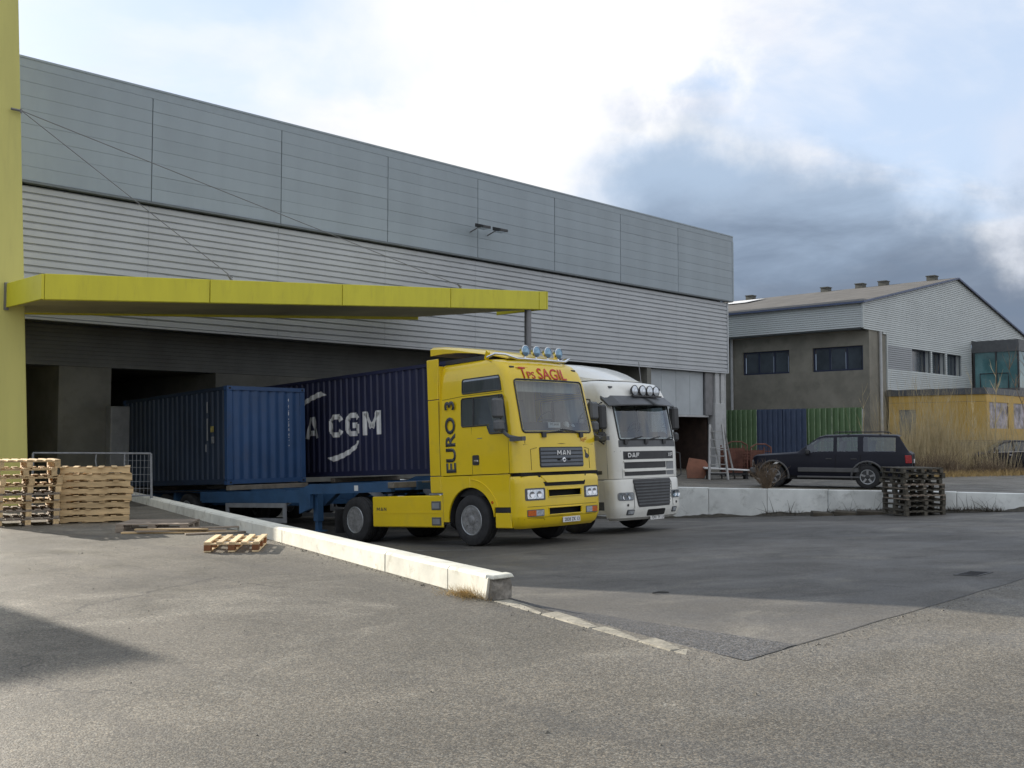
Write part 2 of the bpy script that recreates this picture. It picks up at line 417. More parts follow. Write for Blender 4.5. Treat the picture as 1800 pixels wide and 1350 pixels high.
# ------------------------------------------------------------------ mesh helpers
class MB:
    def __init__(self):
        self.v, self.f, self.mi = [], [], []

    def add(self, vs, fs, mi=0):
        o = len(self.v)
        self.v += [tuple(p) for p in vs]
        self.f += [tuple(i + o for i in q) for q in fs]
        self.mi += [mi] * len(fs)
        return self

    def box(self, x0, x1, y0, y1, z0, z1, mi=0):
        vs = [(x, y, z) for z in (z0, z1) for y in (y0, y1) for x in (x0, x1)]
        return self.add(vs, [(0, 2, 3, 1), (4, 5, 7, 6), (0, 1, 5, 4), (1, 3, 7, 5), (3, 2, 6, 7), (2, 0, 4, 6)], mi)

    def hexa(self, b, t, mi=0):
        """b, t: four bottom / top points in the same order"""
        return self.add(list(b) + list(t), [(3, 2, 1, 0), (4, 5, 6, 7), (0, 1, 5, 4), (1, 2, 6, 5), (2, 3, 7, 6), (3, 0, 4, 7)], mi)

    def beam(self, p0, p1, w, h, mi=0, up=(0, 0, 1)):
        p0, p1 = Vector(p0), Vector(p1)
        d = (p1 - p0).normalized()
        u = Vector(up)
        s = d.cross(u)
        if s.length < 1e-4:
            s = d.cross(Vector((1, 0, 0)))
        s.normalize()
        u = s.cross(d)
        q = [(-w / 2, -h / 2), (w / 2, -h / 2), (w / 2, h / 2), (-w / 2, h / 2)]
        return self.hexa([p0 + s * a + u * b for a, b in q], [p1 + s * a + u * b for a, b in q], mi)

    def tube(self, pts, r, n=8, mi=0, cap=True, closed=False):
        pts = [Vector(p) for p in pts]
        m = len(pts)
        rs = r if isinstance(r, (list, tuple)) else [r] * m
        rings = []
        prev = None
        for i, p in enumerate(pts):
            a = pts[(i - 1) % m] if (i > 0 or closed) else p
            b = pts[(i + 1) % m] if (i < m - 1 or closed) else p
            d = (b - a).normalized()
            if prev is None:
                s = d.cross(Vector((0, 0, 1)))
                if s.length < 1e-3:
                    s = d.cross(Vector((1, 0, 0)))
            else:
                s = prev - d * prev.dot(d)
            s.normalize()
            prev = s
            u = s.cross(d)
            rings.append([p + s * (math.cos(2 * math.pi * k / n) * rs[i]) + u * (math.sin(2 * math.pi * k / n) * rs[i]) for k in range(n)])
        vs = [q for g in rings for q in g]
        fs = []
        for i in range(m if closed else m - 1):
            j = (i + 1) % m
            for k in range(n):
                l = (k + 1) % n
                fs.append((i * n + k, i * n + l, j * n + l, j * n + k))
        if cap and not closed:
            fs.append(tuple(range(n))[::-1])
            fs.append(tuple((m - 1) * n + k for k in range(n)))
        return self.add(vs, fs, mi)

    def lathe(self, prof, c, axis='x', n=28, mi=0, close=False, cap=True):
        """prof: list of (radius, offset along axis)"""
        vs, fs = [], []
        c = Vector(c)
        for r, o in prof:
            for k in range(n):
                a = 2 * math.pi * k / n
                ca, sa = math.cos(a) * r, math.sin(a) * r
                vs.append(c + (Vector((o, ca, sa)) if axis == 'x' else Vector((ca, o, sa)) if axis == 'y' else Vector((ca, sa, o))))
        m = len(prof)
        for i in range(m - 1 + (1 if close else 0)):
            j = (i + 1) % m
            for k in range(n):
                l = (k + 1) % n
                fs.append((i * n + k, i * n + l, j * n + l, j * n + k))
        if not close and cap:
            if prof[0][0] > 1e-5:
                fs.append(tuple(range(n))[::-1])
            if prof[-1][0] > 1e-5:
                fs.append(tuple((m - 1) * n + k for k in range(n)))
        return self.add(vs, fs, mi)

    def prism(self, poly, axis, a, b, mi=0):
        """poly in the two other axes (cyclic order kept), extruded a..b along axis"""
        def P(p, o):
            return (o, p[0], p[1]) if axis == 'x' else (p[0], o, p[1]) if axis == 'y' else (p[0], p[1], o)
        n = len(poly)
        vs = [P(p, a) for p in poly] + [P(p, b) for p in poly]
        fs = [tuple(range(n))[::-1], tuple(range(n, 2 * n))] + [(i, (i + 1) % n, n + (i + 1) % n, n + i) for i in range(n)]
        return self.add(vs, fs, mi)

    def grid(self, fn, us, vs_, skip=None, mi=0, close_u=False):
        nu, nv = len(us), len(vs_)
        pts = [fn(u, v) for v in vs_ for u in us]
        fs = []
        for j in range(nv - 1):
            for i in range(nu - 1 + (1 if close_u else 0)):
                i2 = (i + 1) % nu
                if skip and skip(i, j):
                    continue
                fs.append((j * nu + i, j * nu + i2, (j + 1) * nu + i2, (j + 1) * nu + i))
        return self.add(pts, fs, mi)

    def mesh(self, name, mats, smooth=0, bevel=0.0, fix=True):
        me = bpy.data.meshes.new(name)
        me.from_pydata([tuple(p) for p in self.v], [], self.f)
        for m in (mats if isinstance(mats, (list, tuple)) else [mats]):
            me.materials.append(M[m] if isinstance(m, str) else m)
        if any(self.mi):
            me.polygons.foreach_set('material_index', self.mi)
        if fix or bevel:
            bm = bmesh.new()
            bm.from_mesh(me)
            bmesh.ops.remove_doubles(bm, verts=bm.verts, dist=1e-5)
            if bevel:
                es = [e for e in bm.edges if len(e.link_faces) == 2 and e.calc_face_angle(0) > 0.6]
                bmesh.ops.bevel(bm, geom=es, offset=bevel, segments=1, affect='EDGES', profile=0.5, clamp_overlap=True)
            bmesh.ops.recalc_face_normals(bm, faces=bm.faces)
            bm.to_mesh(me)
            bm.free()
        if smooth:
            me.polygons.foreach_set('use_smooth', [True] * len(me.polygons))
            me.set_sharp_from_angle(angle=R(smooth))
        me.update()
        return me

    def build(self, name, mats, parent=None, **kw):
        return obj(name, self.mesh(name, mats, **kw), parent)


def obj(name, me, parent=None, loc=None, rot=None):
    o = bpy.data.objects.new(name, me)
    COL.objects.link(o)
    if parent:
        o.parent = parent
    if loc:
        o.location = loc
    if rot:
        o.rotation_euler = rot
    return o


def tag(o, label=None, cat=None, group=None, kind=None):
    if label:
        o['label'] = label
    if cat:
        o['category'] = cat
    if group:
        o['group'] = group
    if kind:
        o['kind'] = kind
    return o


def thing(name, label, cat, loc=(0, 0, 0), rot=(0, 0, 0), group=None):
    o = bpy.data.objects.new(name, None)
    o.empty_display_size = 0.3
    COL.objects.link(o)
    o.location = loc
    o.rotation_euler = rot
    return tag(o, label, cat, group)


def struct(o):
    o['kind'] = 'structure'
    return o


def rows_rr(x0, x1, z0, z1, r, n=3, lean0=0.0, lean1=0.0):
    """rounded rectangle as rows (z, xa, xb); lean shifts the left / right edge towards the top"""
    out = []
    zs = [(z0 + r - r * math.cos(a), r - r * math.sin(a)) for a in [i * math.pi / 2 / n for i in range(n + 1)]]
    zs += [(z1 - r + r * math.sin(a), r - r * math.cos(a)) for a in [i * math.pi / 2 / n for i in range(n + 1)]]
    for z, ins in zs:
        f = (z - z0) / (z1 - z0)
        out.append((z, x0 + lean0 * f + ins, x1 + lean1 * f - ins))
    return out


def patch(fn, rows, nx=4, off=0.004, depth=0.02):
    """pad lying on a curved surface: fn(a,b)->(point, outward normal)"""
    mb = MB()
    nr = len(rows)
    front, back = [], []
    for z, a, b in rows:
        for i in range(nx + 1):
            p, n = fn(a + (b - a) * i / nx, z)
            front.append(p + n * off)
            back.append(p + n * (off - depth))
    w = nx + 1
    fs = [(j * w + i, j * w + i + 1, (j + 1) * w + i + 1, (j + 1) * w + i) for j in range(nr - 1) for i in range(nx)]
    N = len(front)
    loop = [i for i in range(w)] + [j * w + w - 1 for j in range(1, nr)] + [(nr - 1) * w + i for i in range(w - 2, -1, -1)] + [j * w for j in range(nr - 2, 0, -1)]
    side = []
    for k in range(len(loop)):
        a, b = loop[k], loop[(k + 1) % len(loop)]
        side.append((a, a + N, b + N, b))
    mb.add(front + back, fs + side)
    return mb


def outline(fn, rows, nx=5, off=0.006):
    pts = []
    z, a, b = rows[0]
    for i in range(nx + 1):
        pts.append((a + (b - a) * i / nx, z))
    for z, a, b in rows[1:-1]:
        pts.append((b, z))
    z, a, b = rows[-1]
    for i in range(nx + 1):
        pts.append((b + (a - b) * i / nx, z))
    for z, a, b in rows[-2:0:-1]:
        pts.append((a, z))
    out = []
    for a, b in pts:
        p, n = fn(a, b)
        q = p + n * off
        if not out or (q - out[-1]).length > 1e-3:
            out.append(q)
    return out


def seal(fn, rows, r=0.014, **kw):
    return MB().tube(outline(fn, rows, **kw), r, 6, closed=True)


_font = {}


def text_mesh(s, w, h, bold=0.0, ext=0.002, spacing=1.0, shear=0.0):
    """flat lettering scaled to w x h, origin at its centre, in the local XY plane facing +Z"""
    cu = bpy.data.curves.new('t', 'FONT')
    cu.body = s
    cu.size = 1.0
    cu.offset = bold
    cu.extrude = 0.0
    cu.resolution_u = 3
    cu.space_character = spacing
    cu.shear = shear
    ob = bpy.data.objects.new('t', cu)
    COL.objects.link(ob)
    bpy.context.view_layer.update()
    dg = bpy.context.evaluated_depsgraph_get()
    me = bpy.data.meshes.new_from_object(ob.evaluated_get(dg))
    bpy.data.objects.remove(ob)
    bpy.data.curves.remove(cu)
    xs = [v.co.x for v in me.vertices]
    ys = [v.co.y for v in me.vertices]
    sx, sy = w / (max(xs) - min(xs)), h / (max(ys) - min(ys))
    cx, cy = (max(xs) + min(xs)) / 2, (max(ys) + min(ys)) / 2
    bm = bmesh.new()
    bm.from_mesh(me)
    for v in bm.verts:
        v.co = Vector(((v.co.x - cx) * sx, (v.co.y - cy) * sy, 0))
    bmesh.ops.remove_doubles(bm, verts=bm.verts, dist=1e-5)
    if ext:
        r = bmesh.ops.extrude_face_region(bm, geom=bm.faces[:])
        for g in r['geom']:
            if isinstance(g, bmesh.types.BMVert):
                g.co.z += ext
        bmesh.ops.recalc_face_normals(bm, faces=bm.faces)
    bm.to_mesh(me)
    bm.free()
    me.materials.clear()
    return me


def lettering(s, w, h, m, parent, loc, right, up, name='lettering', **kw):
    me = text_mesh(s, w, h, **kw)
    me.materials.append(M[m])
    me.name = name
    o = obj(name, me, parent)
    r, u = Vector(right).normalized(), Vector(up).normalized()
    n = r.cross(u)
    o.matrix_local = Matrix(((r.x, u.x, n.x, loc[0]), (r.y, u.y, n.y, loc[1]), (r.z, u.z, n.z, loc[2]), (0, 0, 0, 1)))
    return o


def arch_shell(mb, x0, x1, yc, zc, r, a=1.65, n=18):
    """curved sheet over a wheel"""
    return mb.grid(lambda u, v: (x0 + (x1 - x0) * v, yc + r * math.sin(u), zc + r * math.cos(u)), [-a + 2 * a * k / n for k in range(n + 1)], [0.0, 1.0])


STROKES = {
    'M': [((0.11, 0), (0.11, 1)), ((0.89, 0), (0.89, 1)), ((0.16, 0.96), (0.5, 0.30)), ((0.84, 0.96), (0.5, 0.30))],
    'A': [((0.10, 0), (0.42, 1)), ((0.90, 0), (0.58, 1)), ((0.24, 0.26), (0.76, 0.26))],
    'N': [((0.12, 0), (0.12, 1)), ((0.88, 0), (0.88, 1)), ((0.16, 0.97), (0.84, 0.03))],
    'D': [((0.12, 0), (0.12, 1)), ((0.12, 0.90), (0.60, 0.90)), ((0.12, 0.10), (0.60, 0.10)), ((0.56, 0.93), (0.87, 0.68)), ((0.87, 0.72), (0.87, 0.28)), ((0.87, 0.32), (0.56, 0.07))],
    'F': [((0.13, 0), (0.13, 1)), ((0.13, 0.90), (0.92, 0.90)), ((0.13, 0.50), (0.78, 0.50))],
    'X': [((0.10, 0), (0.90, 1)), ((0.10, 1), (0.90, 0))],
    'C': [((0.92, 0.70), (0.80, 0.88)), ((0.84, 0.90), (0.28, 0.90)), ((0.32, 0.92), (0.12, 0.70)), ((0.12, 0.74), (0.12, 0.26)), ((0.12, 0.30), (0.32, 0.08)), ((0.28, 0.10), (0.84, 0.10)), ((0.80, 0.12), (0.92, 0.30))],
    'G': [((0.92, 0.72), (0.80, 0.88)), ((0.84, 0.90), (0.28, 0.90)), ((0.32, 0.92), (0.12, 0.70)), ((0.12, 0.74), (0.12, 0.26)), ((0.12, 0.30), (0.32, 0.08)), ((0.28, 0.10), (0.90, 0.10)), ((0.88, 0.10), (0.88, 0.50)), ((0.90, 0.46), (0.54, 0.46))],
}


def block_text(s, h, w, th, gap, space=0.5):
    """bold sans capitals from straight strokes; origin at the centre, facing +Z"""
    mb = MB()
    x = 0.0
    k = 0
    for ch in s:
        if ch == ' ':
            x += w * space
            continue
        ww = w * (1.28 if ch == 'M' else 1.0)
        for (a, b) in STROKES[ch]:
            p, q = Vector((x + a[0] * ww, a[1] * h, 0)), Vector((x + b[0] * ww, b[1] * h, 0))
            d = (q - p).normalized()
            n = Vector((-d.y, d.x, 0)) * th / 2
            z = Vector((0, 0, 0.00025 * (k % 9)))
            k += 1
            v = [p - n, q - n, q + n, p + n]
            v = [Vector((c.x, min(h, max(0, c.y)), 0)) + z for c in v]
            mb.add(v, [(0, 1, 2, 3)])
        x += ww + gap
    tot = x - gap
    mb.v = [(a - tot / 2, b - h / 2, c) for a, b, c in mb.v]
    me = bpy.data.meshes.new('lettering')
    me.from_pydata(mb.v, [], mb.f)
    return me


def place_flat(me, m, parent, loc, right, up, name='lettering'):
    me.materials.append(M[m])
    o = obj(name, me, parent)
    r, u = Vector(right).normalized(), Vector(up).normalized()
    n = r.cross(u)
    o.matrix_local = Matrix(((r.x, u.x, n.x, loc[0]), (r.y, u.y, n.y, loc[1]), (r.z, u.z, n.z, loc[2]), (0, 0, 0, 1)))
    return o


# ------------------------------------------------------------------ ground
def lerp2(a, b, f):
    return (a[0] + (b[0] - a[0]) * f, a[1] + (b[1] - a[1]) * f)


def ramp_z(y):
    return 0.0 if y < 4.1 else -0.052 * (y - 4.1) if y < 20 else -0.8268 - 0.030 * (y - 20)


def yard_z(x, y):
    """ramp level with the slight cross-fall towards the right-hand wall"""
    f = max(0.0, min(1.0, (x - 20.5) / 6.0))
    return ramp_z(y) - 0.16 * f * f * (3 - 2 * f) * max(0.0, min(1.0, (y - 4.1) / 6.0))


def wall_x(y):                                         # left face of the low wall along the loading ramp
    return 7.24 + 0.2627 * (y - 7.4)


RIGHT_EDGE = [(31.9, 4.1), (30.95, 8.0), (29.3, 13.2), (26.4, 19.4), (24.6, 23.2), (24.6, 30.3)]
WELL = [(6.62, 4.1), (wall_x(7.4) + 0.17, 7.4), (wall_x(16.4) + 0.17, 16.4), (wall_x(30.3) + 0.17, 30.3)] + RIGHT_EDGE[::-1]


def inside(p, poly):
    c = False
    for i in range(len(poly)):
        (x1, y1), (x2, y2) = poly[i], poly[i - 1]
        if (y1 > p[1]) != (y2 > p[1]) and p[0] < (x2 - x1) * (p[1] - y1) / (y2 - y1) + x1:
            c = not c
    return c


def cdt(poly, extra, keep_inside):
    pts = [Vector(p) for p in poly] + [Vector(p) for p in extra]
    n = len(poly)
    ed = [(i, (i + 1) % n) for i in range(n)]
    v, e, f, *_ = delaunay_2d_cdt(pts, ed, [], 0, 1e-5)
    out = []
    for t in f:
        c = sum((v[i] for i in t), Vector((0, 0))) / len(t)
        if inside(c, poly) == keep_inside:
            out.append(tuple(t))
    return v, out


v, f = cdt(WELL, [(-400, -400), (600, -400), (600, 600), (-400, 600)], False)
g = MB().add([(p.x, p.y, 0) for p in v], f)
struct(g.build('ground', M['apron']))
ys = [4.1 + 0.6 * i for i in range(44)] + [30.3]
mb = MB()


def well_span(y):
    xs = []
    for i in range(len(WELL)):
        (x1, y1), (x2, y2) = WELL[i], WELL[i - 1]
        if abs(y1 - y2) > 1e-6 and min(y1, y2) - 1e-6 <= y <= max(y1, y2) + 1e-6:
            xs.append(x1 + (x2 - x1) * (y - y1) / (y2 - y1))
    return min(xs), max(xs)


def ramp_pt(u, y):
    a, b = well_span(y)
    x_ = a - 0.12 + (b - a + 0.24) * u
    return (x_, y, yard_z(x_, y))


mb.grid(ramp_pt, [i / 24 for i in range(25)], ys)
struct(mb.build('loading_ramp', M['ramp'], smooth=30))

# tar joint between apron and ramp, with a slightly ragged course
mb = MB()
pts = []
x = 6.7
while x < 31.5:
    pts.append((x, 4.085 + 0.025 * noise.noise((x * 1.3, 0, 0)), 0.0))
    x += 0.25
for (a, b) in zip(pts, pts[1:]):
    wa = 0.007 + 0.006 * noise.noise((a[0] * 2.7, 5, 0))
    mb.add([(a[0], a[1] - wa, 0.004), (b[0], b[1] - wa, 0.004), (b[0], b[1] + wa, 0.003), (a[0], a[1] + wa, 0.003)], [(0, 1, 2, 3)])
struct(mb.build('tar_joint', M['tar']))
# dark asphalt fillet beside the flush kerb, darkened further to carry its shade
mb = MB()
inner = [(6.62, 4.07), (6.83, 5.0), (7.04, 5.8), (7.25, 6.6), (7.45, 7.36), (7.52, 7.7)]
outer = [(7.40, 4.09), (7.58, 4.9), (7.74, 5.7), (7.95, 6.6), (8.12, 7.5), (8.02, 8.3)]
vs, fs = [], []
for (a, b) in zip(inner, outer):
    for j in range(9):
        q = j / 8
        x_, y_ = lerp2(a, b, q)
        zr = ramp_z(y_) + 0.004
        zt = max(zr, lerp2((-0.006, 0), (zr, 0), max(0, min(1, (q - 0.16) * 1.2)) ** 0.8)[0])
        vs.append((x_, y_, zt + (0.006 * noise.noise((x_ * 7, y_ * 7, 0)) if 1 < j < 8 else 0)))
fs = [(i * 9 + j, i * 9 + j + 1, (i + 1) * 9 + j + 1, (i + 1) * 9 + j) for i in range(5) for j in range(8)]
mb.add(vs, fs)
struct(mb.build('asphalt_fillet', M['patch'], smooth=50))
# worn parking line beside the yellow truck
mb = MB()
p0, p1 = Vector((12.45, 16.0, 0)), Vector((13.5, 14.15, 0))
dr = (p1 - p0).normalized()
sx = Vector((-dr.y, dr.x, 0)) * 0.045
q = [p0 - sx, p1 - sx, p1 + sx, p0 + sx]
mb.add([(a.x, a.y, ramp_z(a.y) + 0.004) for a in q], [(0, 1, 2, 3)])
struct(mb.build('parking_line', mat('worn_line', (0.22, 0.22, 0.21), 0.8, var=0.4, vscale=6)))

# flush kerb stones between the wall end and the joint
kerb = tag(thing('kerb', None, None), kind='structure')
ky = 4.16
for i, ln in enumerate((0.50, 0.42, 0.62, 0.78, 0.84)):
    y0, y1 = ky, min(ky + ln - 0.012, 7.38)
    mb = MB()
    xa, xb = 6.40 + 0.2627 * (y0 - 4.2), 6.40 + 0.2627 * (y1 - 4.2)
    w = 0.24 if i else 0.27
    zt = 0.006 + 0.005 * (i % 2)
    j = 0.015 * rnd.uniform(-1, 1)
    mb.hexa([(xa + j, y0, -0.3), (xa + w + j, y0, -0.3), (xb + w, y1, -0.3), (xb, y1, -0.3)],
            [(xa + j, y0, zt - 0.02 * (i == 0)), (xa + w + j, y0, zt - 0.02), (xb + w, y1, zt - 0.008), (xb, y1, zt)])
    me = mb.mesh('kerb_stone', 'kerb', bevel=0.012)
    obj('kerb_stone', me, kerb)
    ky += ln


# ------------------------------------------------------------------ low whitewashed wall on the left of the ramp
wall = thing('ramp_wall', 'low whitewashed concrete wall with a broken end, running from the pallets to the open tarmac', 'wall')
cuts = [7.40, 8.25, 9.05, 9.85, 11.7, 13.6, 16.0, 18.6, 21.0, 23.2, 26.5, 30.0]
for i, (a, b) in enumerate(zip(cuts, cuts[1:])):
    h0 = 0.245 - 0.004 * (a - 7.4)
    h1 = 0.245 - 0.004 * (b - 7.4)
    dx = 0.006 * rnd.uniform(-1, 1)
    b2 = b - 0.010
    mb = MB()
    n = max(2, int((b2 - a) / 0.5))
    xs = [-0.02, 0.0, 0.0, 0.03, 0.25, 0.30, 0.30, 0.29]
    zs = [-0.35, -0.06, 1.0, 1.0, 1.0, 1.0, -0.06, -1.3]
    vs = []
    for k in range(n + 1):
        y = a + (b2 - a) * k / n
        h = h0 + (h1 - h0) * k / n
        sq = 0.006 * noise.noise((y * 2.1, 3, 0))
        if i == 0 and k == 0:
            vs += [(wall_x(y) + q + dx, y + 0.05 * (zz < 1), (h - (0.028 if j in (2, 5) else 0)) if zz == 1 else zz * (1 if zz < -0.1 else 1)) for j, (q, zz) in enumerate(zip(xs, zs))]
        else:
            vs += [(wall_x(y) + q + dx + sq, y, (h - (0.028 if j in (2, 5) else 0) + sq) if zz == 1 else zz) for j, (q, zz) in enumerate(zip(xs, zs))]
    m = len(xs)
    fs = [(k * m + j, k * m + j + 1, (k + 1) * m + j + 1, (k + 1) * m + j) for k in range(n) for j in range(m - 1)]
    fs += [tuple(range(m)), tuple(n * m + j for j in range(m))]
    mb.add(vs, fs)
    obj('wall_block', mb.mesh('wall_block', 'whitewash', smooth=40), wall)
# broken bare face of the end
mb = MB()
vs, fs = [], []
for j in range(7):
    for i in range(6):
        xx = wall_x(7.4) + 0.035 + 0.25 * i / 5
        zz = -0.15 + 0.352 * j / 6
        vs.append((xx, 7.405 - 0.05 - 0.05 * abs(noise.noise((xx * 14, zz * 14, 1))) + (0.05 if j == 6 else 0), zz))
for j in range(6):
    for i in range(5):
        fs.append((j * 6 + i, j * 6 + i + 1, (j + 1) * 6 + i + 1, (j + 1) * 6 + i))
nb = len(vs)
vs += [(x_, 7.44, z_) for x_, _, z_ in vs]
lp = [i for i in range(6)] + [j * 6 + 5 for j in range(1, 7)] + [36 + i for i in range(4, -1, -1)] + [j * 6 for j in range(5, 0, -1)]
for k in range(len(lp)):
    a, b = lp[k], lp[(k + 1) % len(lp)]
    fs.append((a, a + nb, b + nb, b))
mb.add(vs, fs)
obj('broken_end', mb.mesh('broken_end', 'rawconc'), wall)
# thin cap overhanging the broken end
mb = MB()
xw = wall_x(7.4)
mb.hexa([(xw + 0.02, 7.345, 0.205), (xw + 0.31, 7.325, 0.205), (xw + 0.315, 7.45, 0.206), (xw + 0.0, 7.45, 0.206)],
        [(xw + 0.04, 7.355, 0.245), (xw + 0.29, 7.34, 0.245), (xw + 0.30, 7.45, 0.25), (xw + 0.0, 7.45, 0.25)])
obj('cap', mb.mesh('cap', 'whitewash', bevel=0.01), wall)

# ------------------------------------------------------------------ white retaining wall on the right of the ramp
rw = thing('retaining_wall', 'dirty white retaining wall below the parked off-road car', 'wall')
path = [(24.6, 23.2), (26.4, 19.4), (27.1, 17.9), (27.85, 16.3), (28.6, 14.7), (29.3, 13.2), (29.86, 11.4), (30.4, 9.7), (30.95, 8.0), (31.4, 6.2)]
for (a, b) in zip(path, path[1:]):
    A, B = Vector((*a, 0)), Vector((*b, 0))
    d = (B - A).normalized()
    B = B - d * 0.012
    nrm = Vector((d.y, -d.x, 0))
    if nrm.x < 0:
        nrm = -nrm
    j = rnd.uniform(0, 0.02)
    h = 0.03 + rnd.uniform(-0.012, 0.012)
    lo = -1.3
    b4 = [A - nrm * (0.12 - j), A + nrm * 0.16, B + nrm * 0.16, B - nrm * (0.12 - j)]
    mb = MB().hexa([p + Vector((0, 0, lo)) for p in b4], [p + Vector((0, 0, h)) for p in b4])
    obj('wall_block', mb.mesh('wall_block', 'whitewash_grey', bevel=0.012), rw)


# ------------------------------------------------------------------ main warehouse
DY = 27.5
X0, X1 = 8.5, 43.95
wh = thing('warehouse', 'long grey warehouse with a flat blue-grey upper band above ribbed silver cladding', 'building', (X0, DY, 0))


def W(name, mb, m, **kw):
    """part of the warehouse given in world coordinates"""
    for i, p in enumerate(mb.v):
        mb.v[i] = (p[0] - X0, p[1] - DY, p[2])
    return obj(name, mb.mesh(name, m, **kw), wh)


seams = [X0, 13.48, 17.77, 22.05, 26.35, 30.66, 34.95, 39.25, 43.93]
Z_MID, Z_TOP = 8.27, 11.53
shared = {}
nrow = 8
ph = (11.27 - 8.30) / nrow
for c in range(8):
    wd = round(seams[c + 1] - seams[c] - 0.026, 2)
    if wd not in shared:
        shared[wd] = MB().box(0, wd, 0, 0.06, 0.0022, ph - 0.0022).mesh('panel', 'panel', bevel=0.003)
    for r_ in range(nrow):
        obj('panel', shared[wd], wh, (seams[c] + 0.013 - X0, 0.004 * rnd.uniform(-1, 1), 8.30 + r_ * ph))
W('panel_backing', MB().box(X0 + 0.02, X1 - 0.02, DY + 0.045, DY + 0.3, 8.30, 11.5), 'coping')
for sx_ in seams[1:-1]:
    W('seam_gasket', MB().box(sx_ - 0.012, sx_ + 0.012, DY + 0.022, DY + 0.044, 8.31, 11.268), 'flash')
W('coping', MB().box(X0, X1, DY - 0.004, DY + 0.5, 11.272, 11.5).box(X0, X1, DY - 0.02, DY + 0.55, 11.503, 11.56), 'coping')
W('corner_trim', MB().box(X1 - 0.08, X1 + 0.03, DY - 0.012, DY + 0.6, 8.3, 11.27), 'coping')
W('drip_flashing', MB().box(X0, X1 - 0.1, DY - 0.03, DY + 0.2, 8.235, 8.292), 'flash')
# horizontal ribbed sheets
ZB = 4.75
YR = DY + 0.13
prof = []
z = ZB
pitch = (8.2 - ZB) / 18
for i in range(18):
    prof += [(YR + 0.055, z), (YR, z + 0.022), (YR, z + pitch * 0.80), (YR + 0.05, z + pitch * 0.90)]
    z += pitch
prof.append((YR + 0.055, 8.2))
for c in range(8):
    xa, xb = seams[c] + 0.003, min(seams[c + 1], 43.58) - 0.003
    mb = MB()
    n = len(prof)
    mb.add([(x_, y_, z_) for x_ in (xa, xb) for y_, z_ in prof], [(i, i + 1, n + i + 1, n + i) for i in range(n - 1)])
    W('ribbed_sheet', mb, 'ribs', fix=False)
W('edge_trim', MB().box(43.55, 43.64, YR - 0.03, YR + 0.4, ZB - 0.05, 8.2), 'ribs')
W('bottom_trim', MB().box(X0, 43.55, YR - 0.02, YR + 0.15, ZB - 0.06, ZB - 0.002), 'ribs')
# shell, roof and the recess over the docks
W('side_wall', MB().box(X0, X0 + 0.25, DY + 0.32, 62, 0, 11.4), 'panel')
W('side_wall', MB().box(43.5, 43.75, DY + 0.62, 62, 0, 11.4), 'panel')
W('roof', MB().box(X0 + 0.26, 43.49, DY + 0.32, 62, 11.2, 11.42), 'flash')
W('rear_wall', MB().box(X0 + 0.26, 43.49, 61.7, 62, 0, 11.19), 'panel')
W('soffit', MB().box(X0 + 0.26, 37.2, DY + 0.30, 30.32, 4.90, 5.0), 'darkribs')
DK = 30.35
# dock wall: piers, ribbed lintel band, doorways with dark halls behind
mb = MB()
for xa, xb in ((12.14, 13.70), (17.20, 37.2)):
    mb.box(xa, xb, DK, DK + 0.3, 0.0, 3.68)
W('dock_pier', mb, 'dockwall')
W('dock_sill', MB().box(13.3, 24.8, DK - 0.02, DK + 0.35, -1.4, -0.004), 'dockwall')
mb = MB()
z = 3.685
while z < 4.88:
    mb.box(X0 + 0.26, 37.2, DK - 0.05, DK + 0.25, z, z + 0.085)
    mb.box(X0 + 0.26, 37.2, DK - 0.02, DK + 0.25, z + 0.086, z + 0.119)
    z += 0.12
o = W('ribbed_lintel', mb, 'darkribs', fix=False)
tag(o, kind='stuff')
for xa, xb in ((X0 + 0.26, 12.14), (13.70, 17.2)):
    mb = MB()
    mb.add([(xa, DK + 0.3, 0), (xb, DK + 0.3, 0), (xb, 40, 0), (xa, 40, 0), (xa, DK + 0.3, 3.68), (xb, DK + 0.3, 3.68), (xb, 40, 3.68), (xa, 40, 3.68)],
           [(4, 5, 6, 7), (0, 3, 7, 4), (1, 2, 6, 5), (2, 3, 7, 6)])
    W('dark_doorway', mb, 'dockwall')
W('dock_shelter', MB().box(13.56, 14.16, DK - 0.35, DK - 0.003, 0.0, 2.52), 'guard', bevel=0.02)
W('recess_side_wall', MB().box(37.0, 37.3, DY + 0.15, DK + 0.3, 0, 4.9), 'dockwall')
# right-hand ground floor: pale sectional door over a brown recess, columns
px = 37.32
for k in range(4):
    W('door_panel', MB().box(px, px + 1.12, DY + 0.42, DY + 0.5, 2.62, ZB - 0.07), 'lightpanel', bevel=0.01)
    px += 1.135
W('wall_panel', MB().box(37.32, 39.36, DY + 0.40, DY + 0.5, 0, 2.60), 'lightpanel')
W('door_header', MB().box(39.38, 42.2, DY + 0.36, DY + 0.5, 2.52, 2.615), 'pillar')
mb = MB()
mb.add([(39.4, DY + 0.5, 0), (42.3, DY + 0.5, 0), (42.3, DY + 4, 0), (39.4, DY + 4, 0), (39.4, DY + 0.5, 2.52), (42.3, DY + 0.5, 2.52), (42.3, DY + 4, 2.52), (39.4, DY + 4, 2.52)],
       [(4, 5, 6, 7), (0, 3, 7, 4), (1, 2, 6, 5), (2, 3, 7, 6)])
W('brown_recess', mb, 'brown')
W('steel_column', MB().box(41.86, 42.5, DY + 0.30, DY + 0.395, 2.62, ZB - 0.07), 'steel')
W('corner_column', MB().box(42.55, 43.45, DY + 0.2, DY + 0.62, 0, 3.2), 'pillar', bevel=0.01)
W('corner_column', MB().box(42.6, 42.95, DY + 0.22, DY + 0.6, 3.2, ZB - 0.07).box(43.1, 43.42, DY + 0.22, DY + 0.6, 3.2, ZB - 0.07), 'pillar')
